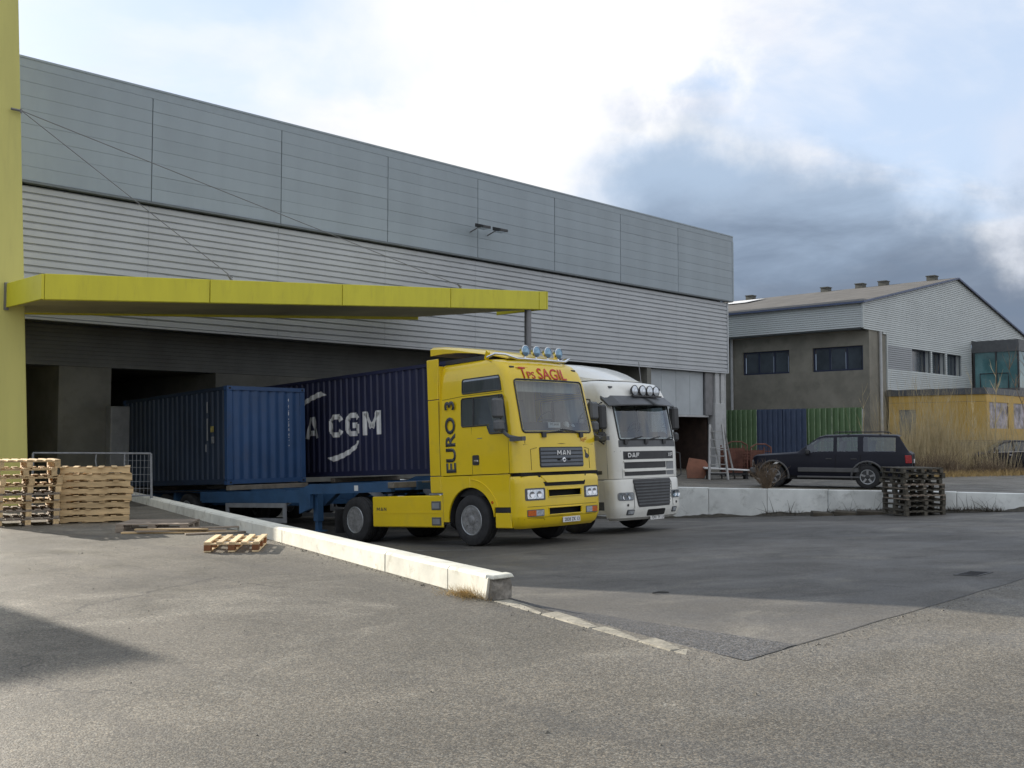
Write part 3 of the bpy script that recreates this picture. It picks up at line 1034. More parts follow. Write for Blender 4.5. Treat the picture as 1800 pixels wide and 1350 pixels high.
W('downpipe', MB().tube([(43.86, DY + 0.5, 0), (43.86, DY + 0.5, 8.2)], 0.06, 8), 'pillar', smooth=40)

for nm, x_ in (('twin', 25.95), ('twin', 26.85)):
    t = thing('floodlight', ('dark floodlight on the upper band, the one nearer the yellow mast' if x_ < 26.3 else 'dark floodlight on the upper band, the one nearer the far corner of the warehouse'),
              'floodlight', (x_, DY - 0.06, 9.3), group='pair of floodlights on the warehouse')
    MB().tube([(0, 0.05, -0.1), (0, -0.25, -0.02), (0, -0.5, 0.05)], 0.025, 6).build('arm', 'steel', t)
    MB().hexa([(-0.2, -0.85, -0.08), (0.2, -0.85, -0.08), (0.22, -0.42, 0.0), (-0.22, -0.42, 0.0)],
              [(-0.2, -0.85, 0.02), (0.2, -0.85, 0.02), (0.22, -0.42, 0.14), (-0.22, -0.42, 0.14)]).build('lamp_housing', 'plastic', t, bevel=0.015)
    MB().box(-0.17, 0.17, -0.82, -0.48, -0.075, -0.06).build('lens', 'lampglass', t)

# low wing of the same yard, standing to the left of the picture; its roof throws the shadow on the tarmac
wing = thing('low_wing', 'low grey flat-roofed wing beyond the yellow mast, out of the picture to the left', 'building', (-22, 27.5, 0))
MB().box(0, 24.0, 0, 18, 0, 6.5).build('wall', 'panel', wing)
MB().box(-0.1, 24.1, -0.1, 18.1, 6.503, 6.6).build('roof', 'flash', wing)

rear = thing('shade_block', 'plain grey block added out of sight behind the warehouse to shade the verge', 'building', (44.2, 35, 0))  # unseen block added to keep sun off the verge and office building
MB().box(0, 8.7, 0, 23, 0, 12.2).build('wall', 'panel', rear)
MB().box(-0.1, 8.75, -0.1, 23.1, 12.203, 12.3).build('roof', 'flash', rear)

# ------------------------------------------------------------------ yellow mast and hung canopy
mast = thing('mast', 'tall tapering yellow mast rising past the left end of the warehouse', 'mast', (8.63, 25.0, 0))
mb = MB()
mb.hexa([(-0.74, 0, 0), (0.74, 0, 0), (0.74, 0.9, 0), (-0.74, 0.9, 0)], [(-0.13, 0.05, 14.2), (0.16, 0.05, 14.2), (0.16, 0.5, 14.2), (-0.13, 0.5, 14.2)])
obj('shaft', mb.mesh('shaft', 'pyl', bevel=0.02), mast)
MB().tube([(0.1, -0.06, 9.30), (0.36, -0.06, 9.30)], 0.03, 8).tube([(0.32, -0.08, 9.34), (0.32, -0.08, 9.24)], 0.025, 8).build('cable_anchor', 'steel', mast)

can = thing('canopy', 'long yellow canopy hung from the mast above the loading docks', 'canopy', (8.80, 22.9, 0))
CX = [8.80, 12.79, 16.79, 20.81, 24.76, 25.14]


def can_z(x_):                                        # underside
    return 4.62 + (x_ - 8.80) * 0.0748


def can_top(x_):
    return 5.19 + (x_ - 8.80) * 0.0765


def CP(name, mb, m, **kw):
    for i, p in enumerate(mb.v):
        mb.v[i] = (p[0] - 8.80, p[1] - 22.9, p[2])
    return obj(name, mb.mesh(name, m, **kw), can)


def slab(mb, xa, xb, ya, yb, z0a, z1a, z0b, z1b):
    return mb.hexa([(xa, ya, z0a), (xb, ya, z0b), (xb, yb, z0b), (xa, yb, z0a)], [(xa, ya, z1a), (xb, ya, z1b), (xb, yb, z1b), (xa, yb, z1a)])


for a, b in zip(CX, CX[1:]):
    a2, b2 = a + 0.012, b - 0.012
    CP('fascia_panel', slab(MB(), a2, b2, 22.9, 22.96, can_z(a2), can_top(a2), can_z(b2), can_top(b2)), 'canopy', bevel=0.008)
CP('fascia_end', slab(MB(), 8.74, 8.80, 22.9, 25.0, can_z(8.8), can_top(8.8) - 0.01, can_z(8.8), can_top(8.8) - 0.01), 'canopy', bevel=0.006)
CP('fascia_end', slab(MB(), 25.14, 25.19, 22.9, 25.3, can_z(25.14), can_top(25.14), can_z(25.14), can_top(25.14)), 'canopy', bevel=0.006)
CP('end_bracket', MB().box(8.70, 8.80, 24.96, 25.06, 4.56, 5.2), 'steel')
# soffit: full depth to x = 22.3, then tapering to the post
mb = MB()
pl = [(8.81, 22.97), (25.13, 22.97), (25.13, 23.5), (22.9, 26.85), (8.81, 26.85)]
n = len(pl)
vs = [(p[0], p[1], can_z(p[0]) + 0.05) for p in pl] + [(p[0], p[1], can_top(p[0]) - 0.06) for p in pl]
mb.add(vs, [tuple(range(n))[::-1], tuple(range(n, 2 * n))] + [(i, (i + 1) % n, n + (i + 1) % n, n + i) for i in range(n)])
CP('soffit', mb, 'soffit')
CP('rear_fascia', slab(MB(), 8.81, 22.9, 26.86, 26.92, can_z(8.81) + 0.01, can_top(8.8), can_z(22.9) - 0.05, can_top(22.9)), 'canopy')
CP('edge_lip', slab(MB(), 8.80, 25.14, 22.93, 23.0, can_z(8.8) - 0.012, can_z(8.8) - 0.002, can_z(25.14) - 0.012, can_z(25.14) - 0.002), 'canopy')
CP('post', MB().tube([(24.42, 23.1, ramp_z(23.1) - 0.05), (24.42, 23.1, can_z(24.42) + 0.04)], 0.115, 14), 'steel', smooth=40)
for xe in (13.5, 21.4):
    CP('stay_cable', MB().tube([(8.96, 24.92, 9.30), (xe, 23.05, can_top(xe) + 0.08)], 0.011, 6), 'steel')
    CP('cable_shackle', MB().tube([(xe, 23.05, can_top(xe) - 0.02), (xe - 0.12, 23.10, can_top(xe) + 0.16)], 0.03, 6), 'steel')


# ------------------------------------------------------------------ second building, behind the fence
G2 = 24.74
b2 = thing('office_building', 'grey concrete building with white ribbed siding and a pitched grey roof behind the coloured fence', 'building', (53.1, G2, 0))


def B(name, mb, m, **kw):
    for i, p in enumerate(mb.v):
        mb.v[i] = (p[0] - 53.1, p[1] - G2, p[2])
    return obj(name, mb.mesh(name, m, **kw), b2)


# left wall in concrete with two strip windows
YL = 58.0
wins = [(25.14, 28.14), (29.57, 32.64)]
mb = MB()
mb.box(53.1, 53.4, 24.9, YL, 0, 5.2).box(53.1, 53.4, 24.9, YL, 6.55, 7.35)
prev = 24.9
for a, b in wins:
    mb.box(53.1, 53.4, prev, a, 5.203, 6.547)
    prev = b
mb.box(53.1, 53.4, prev, YL, 5.203, 6.547)
B('wall', mb, 'concrete', fix=False)
for a, b in wins:
    wf = B('window', MB().box(53.22, 53.28, a + 0.02, b - 0.02, 5.21, 5.30).box(53.22, 53.28, a + 0.02, b - 0.02, 6.45, 6.54)
           .box(53.22, 53.28, a + 0.02, a + 0.12, 5.303, 6.447).box(53.22, 53.28, b - 0.12, b - 0.02, 5.303, 6.447)
           .box(53.225, 53.275, a + (b - a) * 0.33 - 0.05, a + (b - a) * 0.33 + 0.05, 5.303, 6.447)
           .box(53.225, 53.275, a + (b - a) * 0.66 - 0.05, a + (b - a) * 0.66 + 0.05, 5.303, 6.447), 'winframe', fix=False)
    wd = (b - a - 0.24) / 3
    for k in range(3):
        ya = a + 0.12 + k * wd
        mb = MB().box(53.262, 53.272, ya + 0.04, ya + wd - 0.04, 5.303, 6.447)
        for i, p in enumerate(mb.v):
            mb.v[i] = (p[0] - 53.1, p[1] - G2, p[2])
        obj('pane', mb.mesh('pane', 'winglass'), wf)
B('front_wall', MB().box(53.10, 55.15, 24.78, 24.897, 0, 7.37), 'concrete')
B('downpipe', MB().tube([(54.25, 24.66, 0.0), (54.25, 24.66, 7.36)], 0.085, 8), 'pillar', smooth=40)
B('downpipe', MB().tube([(52.96, 33.3, 0.0), (52.96, 33.3, 7.4)], 0.085, 8), 'pillar', smooth=40)


# siding: each course is a thin plank, cut to the gable outline
def gable(x_):
    return 8.82 + (x_ - 52.3) * 0.2035 if x_ < 65.42 else 11.49 - (x_ - 65.42) * 0.229


XE = 78.6
z = 4.17
hgt = 0.118
cl_mesh = MB()
course = []
while z < 11.45:
    zc = z + hgt * 0.5
    xl = 55.25 if zc < 7.40 - 0.0 else (52.3 if zc > 7.42 + 0.0 else 55.25)
    if zc > 7.25:
        xl = max(52.3, 52.3 + (7.42 - zc) * 20) if zc < 7.42 else 52.3
    if zc > 8.82:
        xl = 52.3 + (zc - 8.82) / 0.2035
    xr = XE if zc < 8.45 else min(XE, 65.42 + (11.49 - zc) / 0.229)
    if xr - xl > 0.3:
        course.append((z, xl, xr))
    z += hgt
holes = [(58.52, 61.20, 5.30, 6.67), (61.40, 63.42, 5.30, 6.67), (63.66, 65.93, 5.30, 6.67)]
seen = 0
for z, xl, xr in course:
    zc = z + hgt / 2
    segs = [(xl, xr)]
    if zc < 7.66:
        segs = [(xl, min(xr, 67.66))]
    for a, b, c_, d_ in holes:
        if c_ < zc < d_:
            ns = []
            for s0, s1 in segs:
                if s0 < a:
                    ns.append((s0, min(s1, a)))
                if s1 > b:
                    ns.append((max(s0, b), s1))
            segs = ns
    for s0, s1 in segs:
        if s1 - s0 < 0.05:
            continue
        grey = 5.24 < zc < 6.87 and s1 <= 58.6
        mb = MB()
        mb.hexa([(s0, G2 - 0.025, z + 0.012), (s1, G2 - 0.025, z + 0.012), (s1, G2 + 0.06, z + 0.012), (s0, G2 + 0.06, z + 0.012)],
                [(s0, G2 - 0.005, z + hgt - 0.004), (s1, G2 - 0.005, z + hgt - 0.004), (s1, G2 + 0.06, z + hgt - 0.004), (s0, G2 + 0.06, z + hgt - 0.004)])
        B('siding_board', mb, 'clad2g' if grey else 'clad2', fix=False)
zz = 7.44
while zz < 8.74:
    mb = MB().hexa([(52.28, G2 + 0.07, zz + 0.012), (52.36, G2 + 0.07, zz + 0.012), (52.36, YL, zz + 0.012), (52.28, YL, zz + 0.012)],
                   [(52.30, G2 + 0.07, zz + hgt - 0.004), (52.36, G2 + 0.07, zz + hgt - 0.004), (52.36, YL, zz + hgt - 0.004), (52.30, YL, zz + hgt - 0.004)])
    B('siding_board', mb, 'clad2', fix=False)
    zz += hgt
# backing behind the siding (with window openings) and corner trims
mb = MB()
mb.prism([(52.36, 7.44), (67.62, 7.44), (67.62, 7.70), (XE, 7.70), (XE, 8.42), (65.42, 11.44), (52.36, 8.78)], 'y', G2 + 0.062, G2 + 0.16)
for a, b in ((55.25, 58.52), (61.20, 61.40), (63.42, 63.66), (65.93, 67.62)):
    mb.box(a, b, G2 + 0.062, G2 + 0.16, 5.30, 6.67)
mb.box(55.25, 67.62, G2 + 0.062, G2 + 0.16, 4.17, 5.297).box(55.25, 67.62, G2 + 0.062, G2 + 0.16, 6.673, 7.437)
B('siding_backing', mb, 'flash', fix=False)
B('siding_trim', MB().box(52.25, 52.37, G2 - 0.035, G2 + 0.06, 7.42, 8.84), 'clad2')
B('siding_trim', MB().box(55.16, 55.25, G2 - 0.03, G2 + 0.6, 4.15, 7.42), 'clad2')
B('overhang_soffit', MB().box(52.36, 55.2, G2 + 0.17, G2 + 0.9, 7.38, 7.437).box(52.36, 53.09, G2 + 0.905, YL, 7.38, 7.437), 'flash')
B('end_wall', MB().box(53.42, XE - 0.1, G2 + 0.5, G2 + 0.7, 0, 7.35), 'concrete')
for k, (a, b, c_, d_) in enumerate(holes):
    mb = MB()
    mb.box(a - 0.05, b + 0.06, G2 + 0.165, G2 + 0.42, 5.26, 5.297).box(a - 0.05, b + 0.06, G2 + 0.165, G2 + 0.42, 6.673, 6.71)
    mb.box(b + 0.002, b + 0.06, G2 + 0.165, G2 + 0.42, 5.30, 6.67).box(a - 0.05, a - 0.002, G2 + 0.165, G2 + 0.42, 5.30, 6.67)
    fr = B('window_reveal', mb, 'clad2', fix=False)
    for nm, mt, boxes in (('pane', 'winglass', [(a + 0.08, b - 0.08, 0.375, 0.385, 5.37, 6.60)]),
                          ('frame', 'winframe', [(a, a + 0.08, 0.34, 0.40, 5.30, 6.67), (b - 0.08, b, 0.34, 0.40, 5.30, 6.67), (a + 0.08, b - 0.08, 0.34, 0.40, 5.30, 5.37), (a + 0.08, b - 0.08, 0.34, 0.40, 6.60, 6.67)])):
        mb = MB()
        for x0, x1, y0, y1, z0, z1 in boxes:
            mb.box(x0 - 53.1, x1 - 53.1, y0, y1, z0, z1)
        obj(nm, mb.mesh(nm, mt, fix=False), fr)
# roof with ridge vents and blue verge
rf = B('roof', MB().add([(52.15, G2 - 0.1, 8.86), (65.42, G2 - 0.1, 11.56), (65.42, YL, 11.56), (52.15, YL, 8.86),
                         (52.15, G2 - 0.1, 8.78), (65.42, G2 - 0.1, 11.48), (65.42, YL, 11.48), (52.15, YL, 8.78)],
                        [(0, 1, 2, 3), (7, 6, 5, 4), (0, 4, 5, 1), (3, 2, 6, 7), (0, 3, 7, 4), (1, 5, 6, 2)])
       .add([(65.423, G2 - 0.1, 11.56), (78.8, G2 - 0.1, 8.50), (78.8, YL, 8.50), (65.423, YL, 11.56),
             (65.423, G2 - 0.1, 11.48), (78.8, G2 - 0.1, 8.42), (78.8, YL, 8.42), (65.423, YL, 11.48)],
            [(0, 1, 2, 3), (7, 6, 5, 4), (0, 4, 5, 1), (3, 2, 6, 7), (0, 3, 7, 4), (1, 5, 6, 2)]), 'roof2', fix=False)
B('verge_trim', MB().beam((52.15, G2 - 0.16, 8.80), (65.42, G2 - 0.16, 11.50), 0.06, 0.10).beam((65.42, G2 - 0.16, 11.50), (78.8, G2 - 0.16, 8.44), 0.06, 0.10), 'trimblue', fix=False)
B('gutter', MB().box(52.06, 52.2, G2 - 0.2, YL, 8.74, 8.84), 'trimblue')
for y_ in (26.2, 29.4, 31.0, 33.5, 39.4):
    mb = MB().box(-0.27, 0.27, -0.26, 0.26, -0.2, 0.16).box(-0.32, 0.32, -0.30, 0.30, 0.163, 0.22)
    o = obj('ridge_vent', mb.mesh('ridge_vent', 'vent', fix=False), rf)
    o.location = (65.3 - 53.1, y_ - G2, 11.6)
o = obj('rooflight', MB().box(-0.02, 2.6, 0, 2.4, 0.02, 0.05).mesh('rooflight', 'platewhite'), rf)
o.location = (60.6 - 53.1, 37.0 - G2, 10.62)
o.rotation_euler = (0, -math.atan(0.2035), 0)

# ochre annex with its corner towards the yard, dark flat roof edge
ax = thing('annex', 'single-storey ochre annex with a dark flat roof edge, standing against the white-sided building', 'building', (55.0, 19.43, 0))


def A(name, mb, m, par=None, **kw):
    for i, p in enumerate(mb.v):
        mb.v[i] = (p[0] - 55.0, p[1] - 19.43, p[2])
    return obj(name, mb.mesh(name, m, **kw), par or ax)


A('plinth', MB().box(55.02, 80, 19.45, 24.6, 0, 1.32), 'concrete')
A('core', MB().box(55.05, 80, 19.9, 24.6, 1.32, 3.70), 'flash')
ypan = [24.6, 24.02, 23.10, 22.2, 21.3, 20.4, 19.44]
for i, (a, b) in enumerate(zip(ypan, ypan[1:])):
    z0 = 3.03 if i == 1 else 1.325
    A('wall_panel', MB().box(55.0, 55.045, b + 0.008, a - 0.008, z0, 3.40), 'ochre')
    A('wall_panel', MB().box(55.0, 55.045, b + 0.008, a - 0.008, 3.415, 3.78), 'ochre')
dr = A('door', MB().box(55.03, 55.07, 23.12, 24.0, 0.95, 3.02), 'door')
A('door_frame', MB().box(55.0, 55.06, 23.11, 24.01, 2.96, 3.025), 'flash')
wx = [55.41, 58.24, 59.03, 61.9, 62.7, 65.5, 66.3, 69.1, 69.9, 72.7]
A('wall_panel', MB().box(55.0, 80, 19.40, 19.44, 3.38, 3.78), 'ochre')
A('wall_panel', MB().box(55.0, 80, 19.40, 19.44, 1.32, 2.0), 'ochre')
edges = [55.0] + wx + [80]
for a, b in zip(edges[::2], edges[1::2]):
    A('wall_panel', MB().box(a, b, 19.405, 19.44, 2.003, 3.377), 'ochre')
for a, b in zip(wx[::2], wx[1::2]):
    w_ = A('window', MB().box(a, b, 19.46, 19.5, 2.003, 3.377), 'poster')
A('roof_edge', MB().box(54.93, 80, 19.36, 24.7, 3.79, 4.12), 'gplastic')
# glazed corner bay above the annex
bay = thing('glazed_bay', 'teal glazed bay with a dark flat top projecting from the white siding', 'bay window', (67.7, 21.9, 4.13))


def Y(name, mb, m, **kw):
    for i, p in enumerate(mb.v):
        mb.v[i] = (p[0] - 67.7, p[1] - 21.9, p[2] - 4.13)
    return obj(name, mb.mesh(name, m, **kw), bay)


Y('top', MB().box(67.66, 74.0, 21.86, 24.7, 6.92, 7.66), 'gplastic')
Y('base', MB().box(67.68, 74.0, 21.88, 24.7, 4.125, 4.62), 'gplastic')
for y_ in (21.88, 23.2, 24.55):
    Y('mullion', MB().box(67.68, 67.8, y_, y_ + 0.09, 4.623, 6.917), 'plastic')
for x_ in (69.2, 70.8, 72.4, 73.9):
    Y('mullion', MB().box(x_, x_ + 0.09, 21.88, 22.0, 4.623, 6.917), 'plastic')
Y('pane', MB().box(67.74, 67.76, 21.97, 23.2, 4.623, 6.917), 'teal')
Y('pane', MB().box(67.74, 67.76, 23.29, 24.55, 4.623, 6.917), 'teal')
Y('pane', MB().box(67.8, 74.0, 21.94, 21.96, 4.623, 6.917), 'teal')
Y('handrail', MB().tube([(67.66, 22.5, 4.62), (67.6, 22.5, 5.55), (67.6, 24.2, 5.55), (67.66, 24.2, 4.62)], 0.035, 6).tube([(67.6, 23.2, 4.62), (67.6, 23.2, 5.55)], 0.035, 6), 'plastic')

# coloured corrugated hoarding
hf = thing('corrugated_fence', 'tall corrugated fence in green and dark blue sheets in front of the concrete building', 'fence', (45.0, 21.4, 0))
edges = [21.40, 22.9, 24.2, 25.5, 26.9, 28.6, 30.2]
cols = ['green', 'green', 'fenceblue', 'fenceblue', 'green', 'green']
for i, (a, b) in enumerate(zip(edges, edges[1:])):
    mb = MB()
    pr_ = []
    edge_y = []
    y_ = a
    k = 0
    step = 0.29
    while y_ < b - 0.02:
        e = min(y_ + step, b)
        pr_ += [(0.0, y_), (0.0, y_ + (e - y_) * 0.58), (0.075, y_ + (e - y_) * 0.68), (0.075, y_ + (e - y_) * 0.90)]
        edge_y.append((y_ + 0.012, 0.0))
        y_ = e
    pr_.append((0.0, b - 0.004))
    h = 2.93 + rnd.uniform(-0.006, 0.006)
    n = len(pr_)
    mb.add([(x_ + 0.012 * (i % 2), y_ - 21.4, z_) for z_ in (0.0, h) for x_, y_ in pr_], [(j, j + 1, n + j + 1, n + j) for j in range(n - 1)])
    # light folded edges of the ribs
    fs_ = obj('fence_sheet', mb.mesh('fence_sheet', cols[i], fix=False), hf)
    me_ = MB()
    for ey, ex in edge_y:
        me_.box(-0.010 + 0.012 * (i % 2), -0.004 + 0.012 * (i % 2), ey - 21.4 - 0.011, ey - 21.4 + 0.011, 0.02, h - 0.01)
    tag(obj('rib_edge', me_.mesh('rib_edge', mat('rib_edge_%s' % cols[i], (0.36, 0.46, 0.30) if cols[i] == 'green' else (0.10, 0.13, 0.20), 0.6, var=0.3, dirt=0.4), fix=False), fs_), kind='stuff')
for y_ in (0.02, 3.0, 6.0, 8.7):
    MB().box(0.08, 0.16, y_, y_ + 0.08, 0, 2.85).build('post', 'galv', hf)


# ------------------------------------------------------------------ trucks
def lerp(a, b, f):
    return a + (b - a) * f


class Cab:
    """Cab skin as a grid: perimeter columns x height rows, with cells left open for the glass."""
    def __init__(self, levels, yb, bulge):
        self.L, self.yb, self.bulge = levels, yb, bulge

    def lev(self, z):
        L = self.L
        if z <= L[0][0]:
            return L[0][1:]
        for a, b in zip(L, L[1:]):
            if z <= b[0]:
                f = (z - a[0]) / (b[0] - a[0])
                return tuple(lerp(p, q, f) for p, q in zip(a[1:], b[1:]))
        return L[-1][1:]

    def fpos(self, x, z):
        yf, w, r = self.lev(z)
        k = max(-w, min(w, x))
        y = yf + self.bulge * min(1, abs(k) / (w - r)) ** 2
        e = abs(k) - (w - r)
        if e > 0:
            y += r - math.sqrt(max(0.0, r * r - e * e))
        return Vector((x, y, z))

    def ye(self, z):
        yf, w, r = self.lev(z)
        return yf + self.bulge + r

    def front(self, x, z):
        e = 0.01
        p = self.fpos(x, z)
        du = self.fpos(x + e, z) - self.fpos(x - e, z)
        dv = self.fpos(x, z + e) - self.fpos(x, z - e)
        n = du.cross(dv).normalized()
        if n.y > 0:
            n = -n
        return p, n

    def side(self, s):
        def f(y, z):
            w = self.lev(z)[1]
            dw = (self.lev(z + 0.02)[1] - self.lev(z - 0.02)[1]) / 0.04
            return Vector((s * w, y, z)), Vector((s, 0, -dw)).normalized()
        return f

    def columns(self, ys, fr, na=5):
        """ys: side stops from front to rear: float = distance, ('e', d) = d behind the corner, fr: front fractions"""
        cols = [('S', -1, y) for y in ys[::-1]]
        cols += [('A', -1, math.pi / 2 * (1 - k / na)) for k in range(na)]
        cols += [('F', 0, f) for f in fr]
        cols += [('A', 1, math.pi / 2 * (k + 1) / na) for k in range(na)]
        cols += [('S', 1, y) for y in ys]
        return cols

    def pos(self, c, z):
        yf, w, r = self.lev(z)
        t, s, q = c
        if t == 'S':
            y = self.ye(z) + q[1] if isinstance(q, tuple) else q
            return Vector((s * w, max(y, self.ye(z) + 0.005), z))
        if t == 'A':
            return self.fpos(s * ((w - r) + r * math.sin(q)), z)
        return self.fpos(q * (w - r), z)

    def skin(self, cols, zs, skip):
        mb = MB()
        pts = [self.pos(c, z) for z in zs for c in cols]
        n = len(cols)
        fs = []
        for j in range(len(zs) - 1):
            for i in range(n - 1):
                if skip(cols[i], cols[i + 1], (zs[j] + zs[j + 1]) / 2):
                    continue
                fs.append((j * n + i, j * n + i + 1, (j + 1) * n + i + 1, (j + 1) * n + i))
        # flat roof cap
        top = (len(zs) - 1) * n
        fs.append(tuple(top + i for i in range(n)))
        mb.add(pts, fs)
        return mb


def make_wheel(parent, x, y, z, s, r=0.51, w=0.30, deep=False, rr=0.29, name='wheel', rimmat='rim'):
    """tyre with a rim child; s = -1 / 1 is the outward side"""
    hw = w / 2
    prof = [(rr, -hw * 0.9), (rr + 0.03, -hw), (r * 0.86, -hw), (r * 0.965, -hw * 0.86), (r, -hw * 0.62), (r, -hw * 0.3), (r - 0.012, -hw * 0.27), (r - 0.012, -hw * 0.2), (r, -hw * 0.17),
            (r, hw * 0.17), (r - 0.012, hw * 0.2), (r - 0.012, hw * 0.27), (r, hw * 0.3), (r, hw * 0.62), (r * 0.965, hw * 0.86), (r * 0.86, hw), (rr + 0.03, hw), (rr, hw * 0.9)]
    key = ('tyre', r, w, rr)
    if key not in shared:
        shared[key] = MB().lathe(prof, (0, 0, 0), 'x', 36, close=True).mesh('tyre', 'rubber', smooth=35)
    t = obj(name, shared[key], parent, (x, y, z))
    key = ('rim', r, w, deep, rr, rimmat, s)
    if key not in shared:
        mb = MB()
        o = lambda v: s * v
        if deep:
            pr_ = [(rr + 0.012, o(hw * 0.95)), (rr - 0.012, o(hw * 0.97)), (rr - 0.03, o(hw * 0.80)), (rr - 0.045, o(-0.02)), (rr * 0.72, o(-0.05)), (rr * 0.55, o(-0.045)), (0.135, o(-0.045)),
                   (0.13, o(0.07)), (0.10, o(0.12)), (0.05, o(0.135)), (0.0, o(0.138))]
            nutx, nr, hx, hr_ = o(-0.045), rr * 0.60, o(-0.048), rr * 0.80
        else:
            pr_ = [(rr + 0.012, o(hw * 0.95)), (rr - 0.012, o(hw * 0.97)), (rr - 0.03, o(hw * 0.80)), (rr - 0.04, o(hw * 0.45)), (rr * 0.83, o(hw * 0.40)), (rr * 0.66, o(hw * 0.78)), (rr * 0.50, o(hw * 0.84)),
                   (rr * 0.36, o(hw * 0.80)), (rr * 0.34, o(hw * 0.98)), (rr * 0.2, o(hw * 1.06)), (0.0, o(hw * 1.08))]
            nutx, nr, hx, hr_ = o(hw * 0.84), rr * 0.56, o(hw * 0.58), rr * 0.76
        mb.lathe(pr_, (0, 0, 0), 'x', 36)
        for k in range(10):
            a = 2 * math.pi * k / 10
            mb.lathe([(0.017, 0), (0.017, o(0.03)), (0.0, o(0.034))], (nutx, math.cos(a) * nr, math.sin(a) * nr), 'x', 6)
            a += math.pi / 10
            c, si = math.cos(a), math.sin(a)
            mb.lathe([(0.0, o(0.0)), (0.026, o(0.012)), (0.030, o(-0.004))], (hx, c * hr_, si * hr_), 'x', 8, mi=1)
        mb.tube([(o(hw * 0.93), math.cos(q) * (rr - 0.004), math.sin(q) * (rr - 0.004)) for q in [2 * math.pi * k / 36 for k in range(36)]], 0.013, 5, mi=2, closed=True)
        if deep:
            mb.tube([(o(0.06), math.cos(q) * 0.115, math.sin(q) * 0.115) for q in [2 * math.pi * k / 20 for k in range(20)]], 0.012, 5, mi=2, closed=True)
        else:
            mb.tube([(o(hw * 0.86), math.cos(q) * rr * 0.66, math.sin(q) * rr * 0.66) for q in [2 * math.pi * k / 30 for k in range(30)]], 0.007, 5, mi=2, closed=True)
        shared[key] = mb.mesh('rim', [rimmat, 'black', 'galv'], smooth=35)
    obj('rim', shared[key], t)
    return t


def spot(parent, loc, r, lens, name='roof_lamp', shell='chrome', depth=0.10):
    t = MB().lathe([(0.0, depth), (r * 0.55, depth * 0.85), (r * 0.95, depth * 0.25), (r, 0.0), (r * 0.9, -0.008), (r * 0.88, 0.0)], (0, 0, 0), 'y', 20).build(name, shell, parent, smooth=40)
    t.location = loc
    MB().lathe([(0.0, -0.02), (r * 0.5, -0.016), (r * 0.88, 0.0)], (0, 0, 0), 'y', 20).build('lens', lens, t, smooth=60)
    MB().box(-0.02, 0.02, 0.02, 0.05, -r - 0.06, -r * 0.6).build('bracket', shell, t)
    return t


def cab_interior(t, w, z0, zt, y0, yb, lining='curtain'):
    MB().box(-w + 0.06, w - 0.06, y0 + 0.05, yb - 0.1, z0 - 0.08, z0).build('cab_floor', 'dash', t)
    MB().box(-w + 0.06, w - 0.06, yb - 0.55, yb - 0.5, z0, zt).build('rear_curtain', lining, t)
    MB().box(-w + 0.07, w - 0.07, y0 + 0.5, yb - 0.1, zt + 0.01, zt + 0.04).build('headliner', lining, t)
    MB().prism([(y0 + 0.12, z0 + 0.28), (y0 + 0.30, z0 + 0.44), (y0 + 0.62, z0 + 0.40), (y0 + 0.72, z0 + 0.1), (y0 + 0.5, z0)], 'x', -w + 0.07, w - 0.07).build('dashboard', 'dash', t, bevel=0.02)
    for sx_ in (-0.55, 0.55):
        MB().box(sx_ - 0.26, sx_ + 0.26, y0 + 1.05, y0 + 1.55, z0 + 0.25, z0 + 0.42).hexa(
            [(sx_ - 0.25, y0 + 1.45, z0 + 0.42), (sx_ + 0.25, y0 + 1.45, z0 + 0.42), (sx_ + 0.25, y0 + 1.60, z0 + 0.42), (sx_ - 0.25, y0 + 1.60, z0 + 0.42)],
            [(sx_ - 0.20, y0 + 1.60, z0 + 1.05), (sx_ + 0.20, y0 + 1.60, z0 + 1.05), (sx_ + 0.20, y0 + 1.72, z0 + 1.05), (sx_ - 0.20, y0 + 1.72, z0 + 1.05)]).build('seat', 'seat', t, bevel=0.03)
    a = 0.55
    ring = [(0.55 + 0.22 * math.cos(q), y0 + 0.80 - 0.22 * math.sin(q) * math.cos(a) * 0.6, z0 + 0.52 + 0.22 * math.sin(q) * 0.75) for q in [2 * math.pi * k / 18 for k in range(18)]]
    MB().tube(ring, 0.016, 6, closed=True).beam((0.35, y0 + 0.8, z0 + 0.52), (0.75, y0 + 0.8, z0 + 0.52), 0.05, 0.03).build('steering_wheel', 'plastic', t)


def number_plate(t, cab, x, z, txt, w=0.52, h=0.11, off=0.02):
    p, n = cab.front(x, z)
    pl = MB().box(-w / 2, w / 2, -0.012, 0.0, -h / 2, h / 2).build('number_plate', 'platewhite', t, bevel=0.004)
    pl.location = (x, p.y - off, z)
    lettering(txt, w * 0.86, h * 0.62, 'lettergrey', pl, (0.01, -0.0125, 0), (1, 0, 0), (0, 0, 1), bold=0.01)
    return pl


def wiper(t, cab, x0, z0, x1, z1):
    a, n = cab.front(x0, z0)
    b, m = cab.front(x1, z1)
    c, k = cab.front((x0 + x1) / 2, (z0 + z1) / 2)
    MB().box(x0 - 0.05, x0 + 0.05, a.y - 0.05, a.y + 0.01, z0 - 0.08, z0 + 0.03).tube([a + n * 0.03, c + k * 0.045, b + m * 0.03], 0.013, 5).build('wiper', 'plastic', t)


def arch_poly(y0, y1, zlo, zhi, yc, zc, r):
    """side panel outline (y,z) with a wheel arch cut from below"""
    pts = [(y0, zlo), (y0, zhi), (y1, zhi), (y1, zlo)]
    a0 = math.acos(max(-1, min(1, (zlo - zc) / r)))
    n = 16
    arc = []
    for i in range(n + 1):
        a = a0 - 2 * a0 * i / n
        arc.append((yc + r * math.sin(a), zc + r * math.cos(a)))
    return pts, arc


